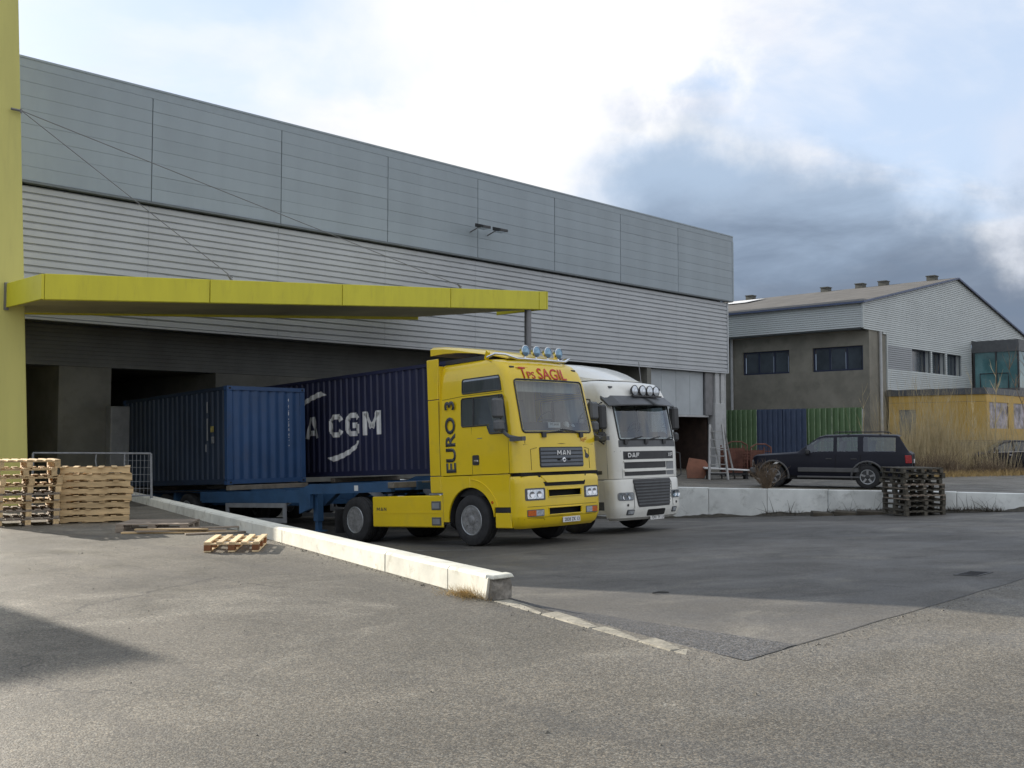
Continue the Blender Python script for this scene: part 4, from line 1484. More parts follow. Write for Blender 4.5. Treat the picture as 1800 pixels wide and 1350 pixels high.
def yellow_truck():
    SL = -0.055
    t = thing('tractor_truck', 'yellow tractor truck with four roof lamps and EURO 3 on its side', 'truck', (15.32, 13.45, ramp_z(13.45) + 0.01), (SL, 0, 0))
    W_ = 1.22
    cab = Cab([(1.415, 0.0, 1.215, 0.16), (2.12, 0.02, 1.22, 0.16), (3.26, 0.25, 1.165, 0.13), (3.46, 0.33, 1.14, 0.15), (3.60, 0.44, 1.10, 0.20), (3.68, 0.60, 1.05, 0.26), (3.72, 0.86, 0.96, 0.3)], 2.28, 0.07)
    cols = cab.columns([('e', 0.02), ('e', 0.055), 0.82, 1.13, 1.60, 1.75, 2.28], [-1, -0.93, -0.6, -0.2, 0.2, 0.6, 0.93, 1])
    zs = [1.415, 1.78, 2.12, 2.225, 2.40, 2.925, 3.065, 3.21, 3.32, 3.46, 3.54, 3.60, 3.64, 3.68, 3.705, 3.72]

    def skip(a, b, z):
        if a[0] == 'F' and b[0] == 'F':
            return abs((a[2] + b[2]) / 2) < 0.93 and 2.225 < z < 3.21
        if a[0] == 'S' and b[0] == 'S':
            q = (a[2], b[2])
            ends = [p if isinstance(p, tuple) else p for p in q]
            nums = [p for p in ends if not isinstance(p, tuple)]
            hi = max(nums) if nums else 0
            tup = [p for p in ends if isinstance(p, tuple)]
            if tup and not nums:
                return False
            if tup and tup[0][1] < 0.05:
                return False
            if hi <= 0.83 and 2.225 < z < 2.925:
                return True
            if 0.83 < hi <= 1.61 and 2.40 < z < 2.925:
                return True
            if hi <= 1.61 and hi > 0.5 and 3.065 < z < 3.32:
                return hi <= 1.61
        return False

    cab.skin(cols, zs, skip).build('cab_body', 'ypaint', t, smooth=40)
    # rear wall
    MB().box(-1.2, 1.2, 2.24, 2.275, 1.1, 3.68).build('cab_rear', 'ypaint', t)
    # windscreen
    def ws_rows(z0, z1, f, r):
        rows = rows_rr(0, 1, z0, z1, r)
        out = []
        for z, a, b in rows:
            yf, w, rr_ = cab.lev(z)
            hw = f * (w - rr_)
            out.append((z, -hw + a, hw - (1 - b)))
        return out
    rw_ = ws_rows(2.19, 3.245, 0.965, 0.07)
    patch(cab.front, rw_, 8, 0.004, 0.008).build('windscreen', 'glass', t, smooth=30)
    seal(cab.front, rw_, 0.017, nx=8).build('windscreen_seal', 'plastic', t, smooth=60)
    cab_interior(t, 1.16, 1.98, 3.42, 0.12, 2.26)
    # sun band inside the top of the glass, cards and clutter on the dash
    s_ = MB().box(-0.16, 0.20, 0.20, 0.206, 2.29, 2.40).build('dash_card', 'platewhite', t)
    lettering('TPS SAGIL', 0.28, 0.045, 'lettergrey', s_, (0.02, 0.198, 2.36), (1, 0, 0), (0, 0, 1), bold=0.01)
    MB().lathe([(0, -0.09), (0.06, -0.05), (0.08, 0.02), (0.05, 0.08), (0, 0.1)], (0.55, 0.36, 2.34), 'z', 10).lathe([(0, -0.07), (0.05, -0.03), (0.06, 0.02), (0.03, 0.06), (0, 0.07)], (0.74, 0.36, 2.32), 'z', 10).build('dash_clutter', 'platewhite', t, smooth=50)
    MB().box(-1.02, 1.02, 0.44, 0.46, 3.02, 3.22).build('sun_blind', 'curtain', t)
    # side glass
    for s in (-1, 1):
        sf = cab.side(s)
        rows = []
        for z in (2.20, 2.215, 2.30, 2.375):
            rows.append((z, cab.ye(z) + 0.045 + (0.02 if z < 2.21 else 0), 0.80 + (z - 2.2) * 0.5 - (0.02 if z < 2.21 else 0)))
        for z, b in ((2.380, 1.58), (2.40, 1.61), (2.65, 1.62), (2.92, 1.62), (2.95, 1.59)):
            rows.append((z, cab.ye(z) + 0.045 + (0.02 if z > 2.94 else 0), b))
        patch(sf, rows, 4, 0.004, 0.008).build('side_window', 'dglass', t)
        seal(sf, rows, 0.014, nx=4).build('window_seal', 'plastic', t, smooth=60)
        a, n_ = sf(1.27, 2.38)
        b, n_ = sf(1.27, 2.95)
        MB().beam(a + n_ * 0.004, b + n_ * 0.004, 0.035, 0.02).build('window_bar', 'plastic', t)
        rows = [(z, max(a_, cab.ye(z) + 0.07), b_) for z, a_, b_ in rows_rr(0.40, 1.60, 3.045, 3.34, 0.05)]
        patch(sf, rows, 4, 0.004, 0.008).build('upper_window', 'dglass', t)
        seal(sf, rows, 0.012, nx=4).build('window_seal', 'plastic', t, smooth=60)
    # door: seams, handle, mirror, small marks
    for s in (-1, 1):
        sf = cab.side(s)
        line = [(0.30, 1.42), (0.30, 2.16)]
        q = [sf(y, z)[0] + Vector((s * 0.001, 0, 0)) for y, z in line]
        MB().tube(q, 0.006, 4).build('door_seam', 'seam', t)
        q = [sf(y, z)[0] + Vector((s * 0.001, 0, 0)) for y, z in ((1.33, 1.42), (1.33, 2.36))]
        MB().tube(q, 0.006, 4).build('door_seam', 'seam', t)
        q = [sf(y, z)[0] + Vector((s * 0.001, 0, 0)) for y, z in ((0.45, 3.005), (1.65, 3.0), (2.2, 2.97))]
        MB().tube(q, 0.005, 4).build('door_seam', 'seam', t)
        h = patch(sf, rows_rr(1.13, 1.31, 1.60, 1.80, 0.03), 2, 0.012, 0.03).build('door_handle', 'plastic', t)
        MB().box(-0.01, 0.01, -0.06, 0.06, -0.02, 0.02).build('grip', 'chrome', h, bevel=0.005).location = sf(1.2, 1.68)[0] + Vector((s * 0.02, 0, 0))
        MB().box(-0.008, 0.008, 0.92, 1.06, 2.0, 2.012).build('badge', 'wseam', t).location = (s * 1.22, 0.1, 0.12)
        # mirrors on a swept arm
        mr = MB().tube([(s * 1.18, 0.02, 2.06), (s * 1.26, -0.02, 2.07), (s * 1.30, 0.20, 2.12), (s * 1.33, 0.36, 2.24)], 0.035, 8).box(s * 1.26 - 0.05, s * 1.26 + 0.05, -0.16, 0.18, 2.02, 2.10).build('mirror_arm', 'gplastic', t, smooth=40)
        mb = MB().box(s * 1.43 - 0.13, s * 1.43 + 0.13, 0.28, 0.42, 2.48, 2.86)
        mb.build('mirror', 'gplastic', t, bevel=0.04)
        MB().box(s * 1.42 - 0.12, s * 1.42 + 0.12, 0.26, 0.42, 2.22, 2.45).build('mirror', 'gplastic', t, bevel=0.05)
        MB().tube([(s * 1.17, 0.5, 2.93), (s * 1.36, 0.36, 2.90)], 0.018, 6).tube([(s * 1.33, 0.36, 2.24), (s * 1.36, 0.36, 2.9)], 0.016, 6).build('mirror_stay', 'plastic', t)
    # EURO 3
    lettering('EURO 3', 1.46, 0.30, 'lettergrey', t, (-1.2225, 1.95, 2.20), (0, 0, 1), (0, 1, 0), bold=0.028, ext=0.004)
    # deflectors behind the cab
    for s in (-1, 1):
        mb = MB()
        w0 = 1.225
        for z0, z1 in ((1.10, 1.405), (1.42, 2.985), (3.0, 3.84)):
            mb.hexa([(s * w0, 1.88, z0), (s * (w0 - 0.035), 1.88, z0), (s * (w0 - 0.05), 2.62, z0), (s * (w0 - 0.01), 2.62, z0)] if s < 0 else
                    [(s * (w0 - 0.035), 1.88, z0), (s * w0, 1.88, z0), (s * (w0 - 0.01), 2.62, z0), (s * (w0 - 0.05), 2.62, z0)],
                    [(s * (w0 - (0.0 if z1 < 3 else 0.03)), 1.88, z1), (s * (w0 - 0.035 - (0 if z1 < 3 else 0.03)), 1.88, z1), (s * (w0 - 0.05), 2.62, z1), (s * (w0 - 0.01), 2.62, z1)] if s < 0 else
                    [(s * (w0 - 0.035 - (0 if z1 < 3 else 0.03)), 1.88, z1), (s * (w0 - (0.0 if z1 < 3 else 0.03)), 1.88, z1), (s * (w0 - 0.01), 2.62, z1), (s * (w0 - 0.05), 2.62, z1)])
        # only the strip behind the sleeper stays proud of the body
        for i, p in enumerate(mb.v):
            if abs(p[1] - 1.88) < 1e-6:
                mb.v[i] = (p[0], 2.285, p[2])
        mb.build('side_deflector', 'ypaint', t, bevel=0.008)
        q = [Vector((s * 1.223, 2.283, 1.42)), Vector((s * 1.22, 2.283, 2.95))]
        MB().tube(q, 0.006, 4).build('door_seam', 'seam', t)
    # roof spoiler: shell rising to the rear with a shadow gap below its sides
    mb = MB()
    prof = [(0.62, 3.735, 0.02, 0.80), (0.9, 3.82, 0.03, 0.95), (1.3, 3.91, 0.05, 1.05), (1.8, 4.02, 0.10, 1.10), (2.2, 4.09, 0.15, 1.12), (2.58, 4.12, 0.19, 1.13)]
    vs = []
    for y, z, th, hw in prof:
        vs += [(-hw, y, z - th), (-hw, y, z - 0.05), (-hw + 0.09, y, z), (0, y, z + 0.02), (hw - 0.09, y, z), (hw, y, z - 0.05), (hw, y, z - th)]
    fs = [(k * 7 + j, k * 7 + j + 1, (k + 1) * 7 + j + 1, (k + 1) * 7 + j) for k in range(5) for j in range(6)]
    fs += [tuple(5 * 7 + j for j in range(7)), tuple(range(7)), tuple(k * 7 for k in range(6)) + tuple(k * 7 + 6 for k in range(5, -1, -1))]
    mb.add(vs, fs)
    mb.build('roof_spoiler', 'ypaint', t, smooth=35)
    MB().box(-1.0, 1.0, 0.95, 2.25, 3.715, 3.80).build('spoiler_base', 'plastic', t)
    for s in (-1, 1):
        MB().beam((s * 1.0, 1.05, 3.70), (s * 1.03, 0.95, 3.86), 0.05, 0.1).build('spoiler_strut', 'ypaint', t)
    # lamp bar
    MB().tube([(-1.06, 0.95, 3.74), (-1.06, 0.72, 3.79), (-0.95, 0.55, 3.76), (-0.72, 0.47, 3.685), (0, 0.43, 3.68), (0.72, 0.47, 3.685), (0.95, 0.55, 3.76), (1.06, 0.72, 3.79), (1.06, 0.95, 3.74)], 0.026, 8).build('lamp_bar', 'chrome', t, smooth=50)
    for x_ in (-0.50, -0.17, 0.17, 0.50):
        spot(t, (x_, 0.42, 3.845), 0.115, 'bluelens', depth=0.13)
    for s in (-1, 1):
        p, n_ = cab.front(s * 0.92, 3.50)
        MB().box(-0.06, 0.06, -0.02, 0.03, -0.02, 0.02).build('marker_lamp', 'plastic', t, bevel=0.008).location = p
    # header lettering, laid on the sloping panel
    p, n_ = cab.front(0, 3.385)
    up_ = (cab.fpos(0, 3.46) - cab.fpos(0, 3.30)).normalized()
    for txt, w, h, x_, dz in (('T', 0.19, 0.25, -0.70, 0.0), ('PS', 0.22, 0.155, -0.50, -0.045), ('SAGIL', 0.84, 0.25, 0.11, -0.005)):
        p, n_ = cab.front(x_, 3.385 + dz)
        lettering(txt, w, h, 'red', t, p + n_ * 0.006, (1, 0, 0), up_, bold=0.012, name='header_lettering')
    p, n_ = cab.front(-0.72, 3.495)
    MB().beam(p + n_ * 0.006 + Vector((-0.12, 0.004, -0.012)), p + n_ * 0.006 + Vector((0.22, 0, 0.004)), 0.022, 0.004).build('header_lettering', 'red', t)
    # bonnet flap: grille with slats, name, badge
    gr = patch(cab.front, rows_rr(-0.64, 0.66, 1.50, 1.90, 0.035), 6, 0.006, 0.03).build('grille', 'plastic', t)
    for k in range(5):
        z = 1.53 + k * 0.074
        patch(cab.front, [(z, -0.62, 0.64), (z + 0.05, -0.62, 0.64)], 6, 0.024, 0.03).build('slat', 'grille', gr)
    p, n_ = cab.front(0.02, 1.785)
    place_flat(block_text('MAN', 0.092, 0.105, 0.024, 0.028), 'platewhite', gr, (0.02, p.y - 0.032, 1.785), (1, 0, 0), (0, 0, 1))
    bd = MB().lathe([(0.0, -0.01), (0.045, -0.008), (0.05, 0.0), (0.05, 0.02)], (0.02, p.y - 0.03, 1.645), 'y', 16).build('emblem', 'chrome', gr, smooth=40)
    MB().prism([(-0.03, -0.02), (0.02, -0.022), (0.03, 0.0), (0.012, 0.022), (-0.02, 0.012)], 'y', p.y - 0.046, p.y - 0.04).build('emblem_lion', 'gplastic', bd).location = (0.02, 0, 1.645)
    for dx in (-0.14, 0.16):
        MB().box(dx - 0.05 + 0.02, dx + 0.05 + 0.0, p.y - 0.036, p.y - 0.02, 1.63, 1.665).build('grille_slot', 'black', gr)
    for q in ([(-0.86, 1.46), (-0.86, 1.86), (-0.70, 1.89)], [(0.88, 1.46), (0.88, 1.86), (0.72, 1.89)], [(-1.04, 1.95), (0, 1.965), (1.04, 1.95)], [(-1.0, 2.12), (-0.99, 1.97)]):
        MB().tube([cab.front(x_, z_)[0] for x_, z_ in q], 0.006, 4).build('bonnet_seam', 'seam', t)
    # dark lion sticker and red script near the right lamp side
    p, n_ = cab.front(0.80, 1.75)
    MB().prism([(-0.07, 0.09), (-0.05, 0.02), (-0.06, -0.07), (0.02, -0.09), (0.07, -0.04), (0.03, 0.0), (-0.02, 0.03), (-0.04, 0.09)], 'y', p.y - 0.008, p.y - 0.002).build('lion_sticker', 'lettergrey', t).location = (0.80, 0, 1.75)
    p, n_ = cab.front(0.66, 2.04)
    lettering('f. Sagil', 0.32, 0.10, 'rust', t, p + n_ * 0.004, (1, 0, 0.12), (-0.12, 0, 1), shear=0.4, bold=-0.005)
    wiper(t, cab, -0.50, 2.17, 0.10, 2.22)
    wiper(t, cab, 0.62, 2.17, 0.05, 2.25)
    # bumper
    bum = Cab([(0.34, 0.10, 1.10, 0.16), (0.40, 0.03, 1.17, 0.18), (0.56, -0.03, 1.215, 0.18), (0.75, -0.035, 1.22, 0.17), (1.28, -0.03, 1.22, 0.15), (1.345, 0.0, 1.20, 0.15)], 0.30, 0.075)
    cols = bum.columns([('e', 0.02), 0.30], [-1, -0.55, -0.45, 0.0, 0.45, 0.55, 1])
    bs = bum.skin(cols, [0.34, 0.37, 0.40, 0.48, 0.56, 0.58, 0.72, 0.75, 0.93, 1.07, 1.20, 1.28, 1.32, 1.345], lambda a, b, z: a[0] == 'F' and b[0] == 'F' and abs((a[2] + b[2]) / 2) < 0.46 and (0.58 < z < 0.72 or 0.93 < z < 1.07))
    bs.build('bumper', 'ypaint', t, smooth=35)
    MB().box(-0.62, 0.62, 0.13, 0.15, 0.5, 1.15).build('intake_mesh', 'black', t)
    for z0, z1 in ((0.58, 0.72), (0.93, 1.07)):
        seal(bum.front, [(z0, -0.48, 0.49), (z1, -0.49, 0.50)], 0.012).build('intake_rim', 'ypaint', t)
    # step ledge above the bumper
    MB().box(-1.14, 1.14, 0.06, 0.30, 1.346, 1.414).build('bumper_gap', 'black', t)
    st = patch(bum.front, [(1.14, -0.56, 0.62), (1.19, -0.58, 0.64), (1.343, -0.72, 0.72)], 6, 0.006, 0.02).build('step_recess', 'black', t)
    patch(bum.front, [(1.21, -0.52, 0.575), (1.335, -0.655, 0.655)], 6, 0.022, 0.03).build('step_tread', 'ypaint', t)
    for x0, x1, sgn in ((-1.08, -0.57, -1), (0.60, 1.10, 1)):
        hl = patch(bum.front, rows_rr(x0, x1, 0.875, 1.11, 0.03), 5, 0.006, 0.02).build('headlight', 'gplastic', t)
        patch(bum.front, rows_rr(x0 + 0.05, x1 - 0.05, 0.905, 1.08, 0.02), 4, 0.016, 0.02).build('lens', 'lampglass', hl)
        p, n_ = bum.front((x0 + x1) / 2, 1.0)
        for dx in (-0.09, 0.09):
            pp, nn = bum.front((x0 + x1) / 2 + dx, 0.99)
            MB().lathe([(0.055, 0.0), (0.06, -0.006), (0.045, -0.004), (0.0, 0.0)], pp + nn * 0.02, 'y', 14).build('reflector', 'chrome', hl, smooth=40)
        ind = patch(bum.front, rows_rr(x0 + 0.04, x1 - 0.04, 0.565, 0.70, 0.02), 4, 0.006, 0.02).build('indicator', 'gplastic', t)
        xm = lerp(x0 + 0.04, x1 - 0.04, 0.5)
        a, b = ((x0 + 0.055, xm), (xm, x1 - 0.055))
        patch(bum.front, rows_rr(a[0], a[1], 0.58, 0.685, 0.01), 2, 0.014, 0.02).build('lens', 'orange' if sgn < 0 else 'lampglass', ind)
        patch(bum.front, rows_rr(b[0], b[1], 0.58, 0.685, 0.01), 2, 0.014, 0.02).build('lens', 'lampglass' if sgn < 0 else 'orange', ind)
    for z in (0.755, 0.545):
        MB().tube([bum.front(x_, z)[0] for x_ in [-1.19 + 2.38 * k / 14 for k in range(15)]], 0.004, 4).build('bumper_seam', 'seam', t)
    MB().tube([bum.front(x_, z)[0] for x_, z in ((-1.1, 0.52), (-0.62, 0.525), (-0.58, 0.50), (-0.57, 0.36))], 0.005, 4).build('bumper_seam', 'seam', t)
    number_plate(t, bum, 0.17, 0.465, '2838 ZK 13', off=0.02)
    # lower cab sides with the wheel arch and flare
    for s in (-1, 1):
        yc, zc, r_ = 1.43, 0.50, 0.66
        xo, xi = s * 1.218, s * 1.17
        def fan(n0, n1, outer):
            mb = MB()
            arc = [(yc + r_ * math.sin(a), zc + r_ * math.cos(a)) for a in [lerp(n0, n1, k / 14) for k in range(15)]]
            poly = arc + outer
            return mb.prism(poly, 'x', min(xo, xi), max(xo, xi))
        fan(-1.46, 0.0, [(1.43, 1.395), (0.31, 1.395), (0.31, 0.76), (0.75, 0.76)][0:3] + [(yc - r_ - 0.02, 0.76)]).build('arch_panel', 'ypaint', t, bevel=0.006)
        fan(0.0, 1.62, [(2.13, 0.47), (2.13, 1.06), (2.60, 1.06), (2.60, 1.395), (1.43, 1.395)][0:1] + [(2.24, 0.47), (2.24, 1.07), (2.60, 1.07), (2.60, 1.395), (1.43, 1.395)]).build('arch_panel', 'ypaint', t, bevel=0.006)
        # flare lip round the wheel opening
        MB().tube([(s * 1.222, yc + (r_ + 0.16) * math.sin(a), zc + 0.02 + (r_ + 0.14) * math.cos(a)) for a in [lerp(-1.25, -0.05, k / 12) for k in range(13)]], 0.012, 5).build('arch_lip', 'ypaint', t, smooth=50)
        arch_shell(MB(), s * 0.76, s * 1.19, yc, zc, r_ - 0.012).build('wheel_housing', 'dark', t)
        MB().box(min(s * 1.21, s * 1.0), max(s * 1.21, s * 1.0), 0.31, 0.72, 0.66, 0.757).build('step', 'dark', t)
        MB().box(min(s * 1.215, s * 1.05), max(s * 1.215, s * 1.05), 0.31, 0.74, 0.36, 0.655).build('step_box', 'ypaint', t, bevel=0.015)
        MB().lathe([(0.03, 0.0), (0.028, s * 0.012), (0, s * 0.014)], (s * 1.218, 0.80, 0.86), 'x', 12).build('side_repeater', 'orange', t)
        # side skirt over the tank
        sk = MB().box(min(s * 1.20, s * 1.16), max(s * 1.20, s * 1.16), 2.26, 4.60, 0.36, 1.02).build('side_skirt', 'ypaint', t, bevel=0.02)
        MB().box(min(s * 1.208, s * 1.19), max(s * 1.208, s * 1.19), 2.28, 4.56, 0.655, 0.675).build('skirt_crease', 'ypaint', sk)
        MB().box(min(s * 1.204, s * 1.19), max(s * 1.204, s * 1.19), 2.248, 2.255, 0.36, 1.02).build('skirt_seam', 'seam', sk)
        for z0, z1 in ((0.72, 0.90), (0.40, 0.57)):
            vn = MB().box(min(s * 1.212, s * 1.19), max(s * 1.212, s * 1.19), 2.33, 2.62, z0, z1).build('vent', 'gplastic', sk, bevel=0.006)
            MB().box(min(s * 1.216, s * 1.19), max(s * 1.216, s * 1.19), 2.37, 2.585, z0 + 0.03, z1 - 0.03).build('vent_mesh', 'guard', vn)
        MB().box(min(s * 1.19, s * 1.0), max(s * 1.19, s * 1.0), 1.95, 2.7, 1.03, 1.06).build('skirt_top', 'galv', t)
    place_flat(block_text('MAN', 0.075, 0.09, 0.02, 0.022), 'lettergrey', t, (-1.2025, 4.28, 0.745), (0, -1, 0), (0, 0, 1))
    # frame, fifth wheel, tanks, axles
    mb = MB()
    for s in (-1, 1):
        mb.box(s * 0.42 - 0.05, s * 0.42 + 0.05, 0.35, 6.0, 0.72, 0.98)
    mb.box(-0.5, 0.5, 2.4, 2.5, 0.72, 0.95).box(-0.5, 0.5, 5.8, 5.9, 0.72, 0.95).box(-0.95, 0.95, 1.35, 1.5, 0.42, 0.55).box(-0.8, 0.8, 5.15, 5.32, 0.40, 0.6)
    mb.box(-1.1, 1.1, 0.4, 2.2, 0.98, 1.36)
    mb.build('frame', 'dark', t)
    MB().lathe([(0.0, 0.09), (0.45, 0.09), (0.48, 0.06), (0.48, 0.0), (0.0, 0.0)], (0, 5.0, 1.06), 'z', 20).build('fifth_wheel', 'dark', t)
    for s in (-1, 1):
        MB().lathe([(0.0, -1.0), (0.30, -0.98), (0.31, 0.98), (0, 1.0)], (s * 0.86, 3.5, 0.70), 'y', 16).build('fuel_tank', 'galv', t, smooth=40)
        arch_shell(MB(), s * 0.6, s * 0.94, 5.24, 0.53, 0.60, 1.35).build('mudguard', 'gplastic', t)
    for s in (-1, 1):
        make_wheel(t, s * 1.06, 1.43, 0.51, s)
        make_wheel(t, s * 1.06, 5.24, 0.51, s, deep=True)
        make_wheel(t, s * 0.74, 5.24, 0.51, s, deep=True)
        MB().box(min(s * 0.9, s * 1.2), max(s * 0.9, s * 1.2), 5.98, 6.0, 0.2, 0.75).build('mud_flap', 'rubber', t)
    return t


def white_truck():
    t = thing('tractor_truck', 'white tractor truck with a dark sun visor, parked behind the yellow one', 'truck', (18.84, 13.84, ramp_z(13.9) + 0.01), (-0.052, 0, 0))
    cab = Cab([(1.20, 0.02, 1.20, 0.24), (1.80, 0.02, 1.215, 0.25), (2.05, 0.05, 1.215, 0.22), (2.86, 0.20, 1.18, 0.18), (3.02, 0.24, 1.17, 0.2), (3.28, 0.34, 1.13, 0.24), (3.38, 0.44, 1.08, 0.26), (3.43, 0.66, 0.98, 0.3)], 2.26, 0.10)
    cols = cab.columns([('e', 0.02), ('e', 0.06), 0.86, 1.28, 1.6, 2.26], [-1, -0.95, -0.6, -0.2, 0.2, 0.6, 0.95, 1])
    zs = [1.20, 1.5, 1.80, 2.05, 2.10, 2.16, 2.84, 2.86, 3.02, 3.15, 3.28, 3.34, 3.38, 3.41, 3.43]

    def skip(a, b, z):
        if a[0] == 'F' and b[0] == 'F':
            return abs((a[2] + b[2]) / 2) < 0.95 and 2.10 < z < 2.84
        if a[0] == 'S' and b[0] == 'S':
            nums = [p for p in (a[2], b[2]) if not isinstance(p, tuple)]
            tup = [p for p in (a[2], b[2]) if isinstance(p, tuple)]
            if not nums or (tup and tup[0][1] < 0.05):
                return False
            return max(nums) <= 1.29 and 2.16 < z < 2.84
        return False
    cab.skin(cols, zs, skip).build('cab_body', 'wpaint', t, smooth=40)
    MB().box(-1.19, 1.19, 2.22, 2.255, 1.0, 3.4).build('cab_rear', 'wpaint', t)

    def ws_rows(z0, z1, f, r):
        out = []
        for z, a, b in rows_rr(0, 1, z0, z1, r):
            yf, w, rr_ = cab.lev(z)
            hw = f * (w - rr_) + 0.03
            out.append((z, -hw + a, hw - (1 - b)))
        return out
    rw_ = ws_rows(2.06, 2.87, 0.985, 0.05)
    patch(cab.front, rw_, 8, 0.004, 0.008).build('windscreen', 'glass', t, smooth=30)
    seal(cab.front, rw_, 0.018, nx=8).build('windscreen_seal', 'plastic', t, smooth=60)
    cab_interior(t, 1.16, 1.82, 3.1, 0.14, 2.26)
    sf = cab.side(-1)
    for s in (-1, 1):
        sf = cab.side(s)
        rows = [(z, cab.ye(z) + 0.05, 1.30) for z in (2.14, 2.3, 2.6, 2.86)]
        patch(sf, rows, 3, 0.004, 0.008).build('side_window', 'dglass', t)
        seal(sf, rows, 0.014, nx=3).build('window_seal', 'plastic', t, smooth=60)
        for q in ([(0.36, 1.22), (0.36, 2.1)], [(1.36, 1.22), (1.36, 2.95)]):
            MB().tube([sf(y, z)[0] + Vector((s * 0.001, 0, 0)) for y, z in q], 0.006, 4).build('door_seam', 'wseam', t)
        h = patch(sf, rows_rr(1.1, 1.28, 1.45, 1.53, 0.02), 2, 0.014, 0.03).build('door_handle', 'plastic', t)
        MB().box(s * 1.36 - 0.12, s * 1.36 + 0.12, 0.26, 0.42, 2.30, 2.84).build('mirror', 'plastic', t, bevel=0.04)
        MB().box(s * 1.36 - 0.11, s * 1.36 + 0.11, 0.27, 0.42, 2.02, 2.24).build('mirror', 'plastic', t, bevel=0.05)
        MB().tube([(s * 1.2, 0.45, 2.9), (s * 1.36, 0.42, 2.86), (s * 1.36, 0.44, 2.05), (s * 1.22, 0.42, 1.98)], 0.018, 6).build('mirror_arm', 'plastic', t)
        # arched lower side
        MB().box(min(s * 1.205, s * 1.15), max(s * 1.205, s * 1.15), 0.45, 0.82, 0.42, 1.18).build('step_box', 'wpaint', t, bevel=0.015)
        MB().box(min(s * 1.208, s * 1.1), max(s * 1.208, s * 1.1), 0.5, 0.80, 0.52, 0.70).build('step', 'gplastic', t)
        MB().box(min(s * 1.205, s * 1.15), max(s * 1.205, s * 1.15), 0.83, 2.2, 1.08, 1.18).build('arch_panel', 'wpaint', t, bevel=0.01)
        arch_shell(MB(), s * 0.74, s * 1.16, 1.45, 0.5, 0.655).build('wheel_housing', 'dark', t)
        MB().box(min(s * 1.2, s * 1.15), max(s * 1.2, s * 1.15), 2.26, 4.5, 0.4, 1.0).build('side_skirt', 'wpaint', t, bevel=0.02)
        MB().box(min(s * 1.2, s * 1.16), max(s * 1.2, s * 1.16), 2.262, 2.62, 1.02, 3.42).build('side_deflector', 'wpaint', t, bevel=0.01)
    # visor
    mb = MB()
    top, bot = [], []
    n = 12
    for k in range(n + 1):
        x_ = lerp(-1.17, 1.17, k / n)
        p, q = cab.fpos(x_, 3.01), cab.fpos(x_, 2.90)
        dr_ = 0.30 * (1 - 0.35 * abs(x_ / 1.17) ** 3)
        top.append(p + Vector((0, -0.01, 0.02)))
        bot.append(Vector((x_ * 1.03, q.y - dr_, 2.83 - 0.02 * abs(x_))))
    for k in range(n):
        up3 = Vector((0, 0, 0.025))
        mb.hexa([bot[k], bot[k + 1], top[k + 1] - up3 * 2.2, top[k] - up3 * 2.2], [bot[k] + up3, bot[k + 1] + up3, top[k + 1] + up3, top[k] + up3])
    mb.build('sun_visor', 'gplastic', t, smooth=40)
    MB().beam((-0.45, 0.16, 3.05), (0.62, 0.16, 3.05), 0.06, 0.03).build('lamp_bar', 'plastic', t)
    for x_ in (-0.30, -0.02, 0.26, 0.54):
        p, n_ = cab.front(x_, 3.18)
        spot(t, (x_, p.y - 0.12, 3.18), 0.125, 'lampglass', shell='plastic', depth=0.11)
    for s in (-1, 1):
        p, n_ = cab.front(s * 0.9, 3.25)
        MB().box(-0.06, 0.06, -0.015, 0.02, -0.025, 0.025).build('marker_lamp', 'gplastic', t).location = p
    # roof spoiler: tapering nose rising to the rear
    mb = MB()
    prof = [(0.62, 3.44, 0.01, 0.55), (0.85, 3.52, 0.06, 0.72), (1.2, 3.66, 0.20, 0.90), (1.6, 3.80, 0.34, 1.02), (2.0, 3.91, 0.46, 1.10), (2.4, 3.97, 0.52, 1.14)]
    vs = []
    for y, z, th, hw in prof:
        vs += [(-hw, y, z - th), (-hw, y, z - min(0.12, th * 0.8)), (-hw + 0.16, y, z), (0, y, z + 0.03), (hw - 0.16, y, z), (hw, y, z - min(0.12, th * 0.8)), (hw, y, z - th)]
    fs = [(k * 7 + j, k * 7 + j + 1, (k + 1) * 7 + j + 1, (k + 1) * 7 + j) for k in range(5) for j in range(6)]
    fs += [tuple(5 * 7 + j for j in range(7)), tuple(range(7))]
    mb.add(vs, fs)
    mb.build('roof_spoiler', 'wpaint', t, smooth=40)
    MB().tube([(0.75, 0.8, 3.42), (0.76, 0.85, 3.95)], 0.01, 5).build('aerial', 'steel', t)
    # grille block
    g1 = patch(cab.front, [(1.62, -0.94, 0.90), (1.80, -0.94, 0.90)], 8, 0.006, 0.03).build('grille', 'plastic', t)
    p, n_ = cab.front(-0.84, 1.71)
    p.y -= 0.02
    p = Vector((p.x, min(p.y, cab.front(-0.5, 1.71)[0].y), p.z))
    place_flat(block_text('DAF', 0.10, 0.115, 0.026, 0.022), 'platewhite', g1, (-0.66, p.y - 0.012, 1.715), (1, -0.06, 0), (0, 0, 1))
    p, n_ = cab.front(0.60, 1.71)
    tag(place_flat(block_text('XF', 0.085, 0.085, 0.022, 0.02), 'platewhite', g1, (0.72, p.y - 0.016, 1.715), (1, 0.08, 0), (0, 0, 1)), kind='stuff')
    for z0, z1 in ((1.42, 1.56), (1.26, 1.35)):
        patch(cab.front, [(z0, -0.92, 0.52), (z1, -0.92, 0.52)], 8, 0.006, 0.03).build('grille', 'plastic', t)
        patch(cab.front, [(z1, -0.94, 0.90), (z1 + 0.035, -0.94, 0.90)], 8, 0.028, 0.03).build('slat', 'wpaint', g1)
    patch(cab.front, [(1.26, 0.56, 0.89), (1.57, 0.56, 0.89)], 2, 0.010, 0.03).build('grey_badge_panel', 'guard', t)
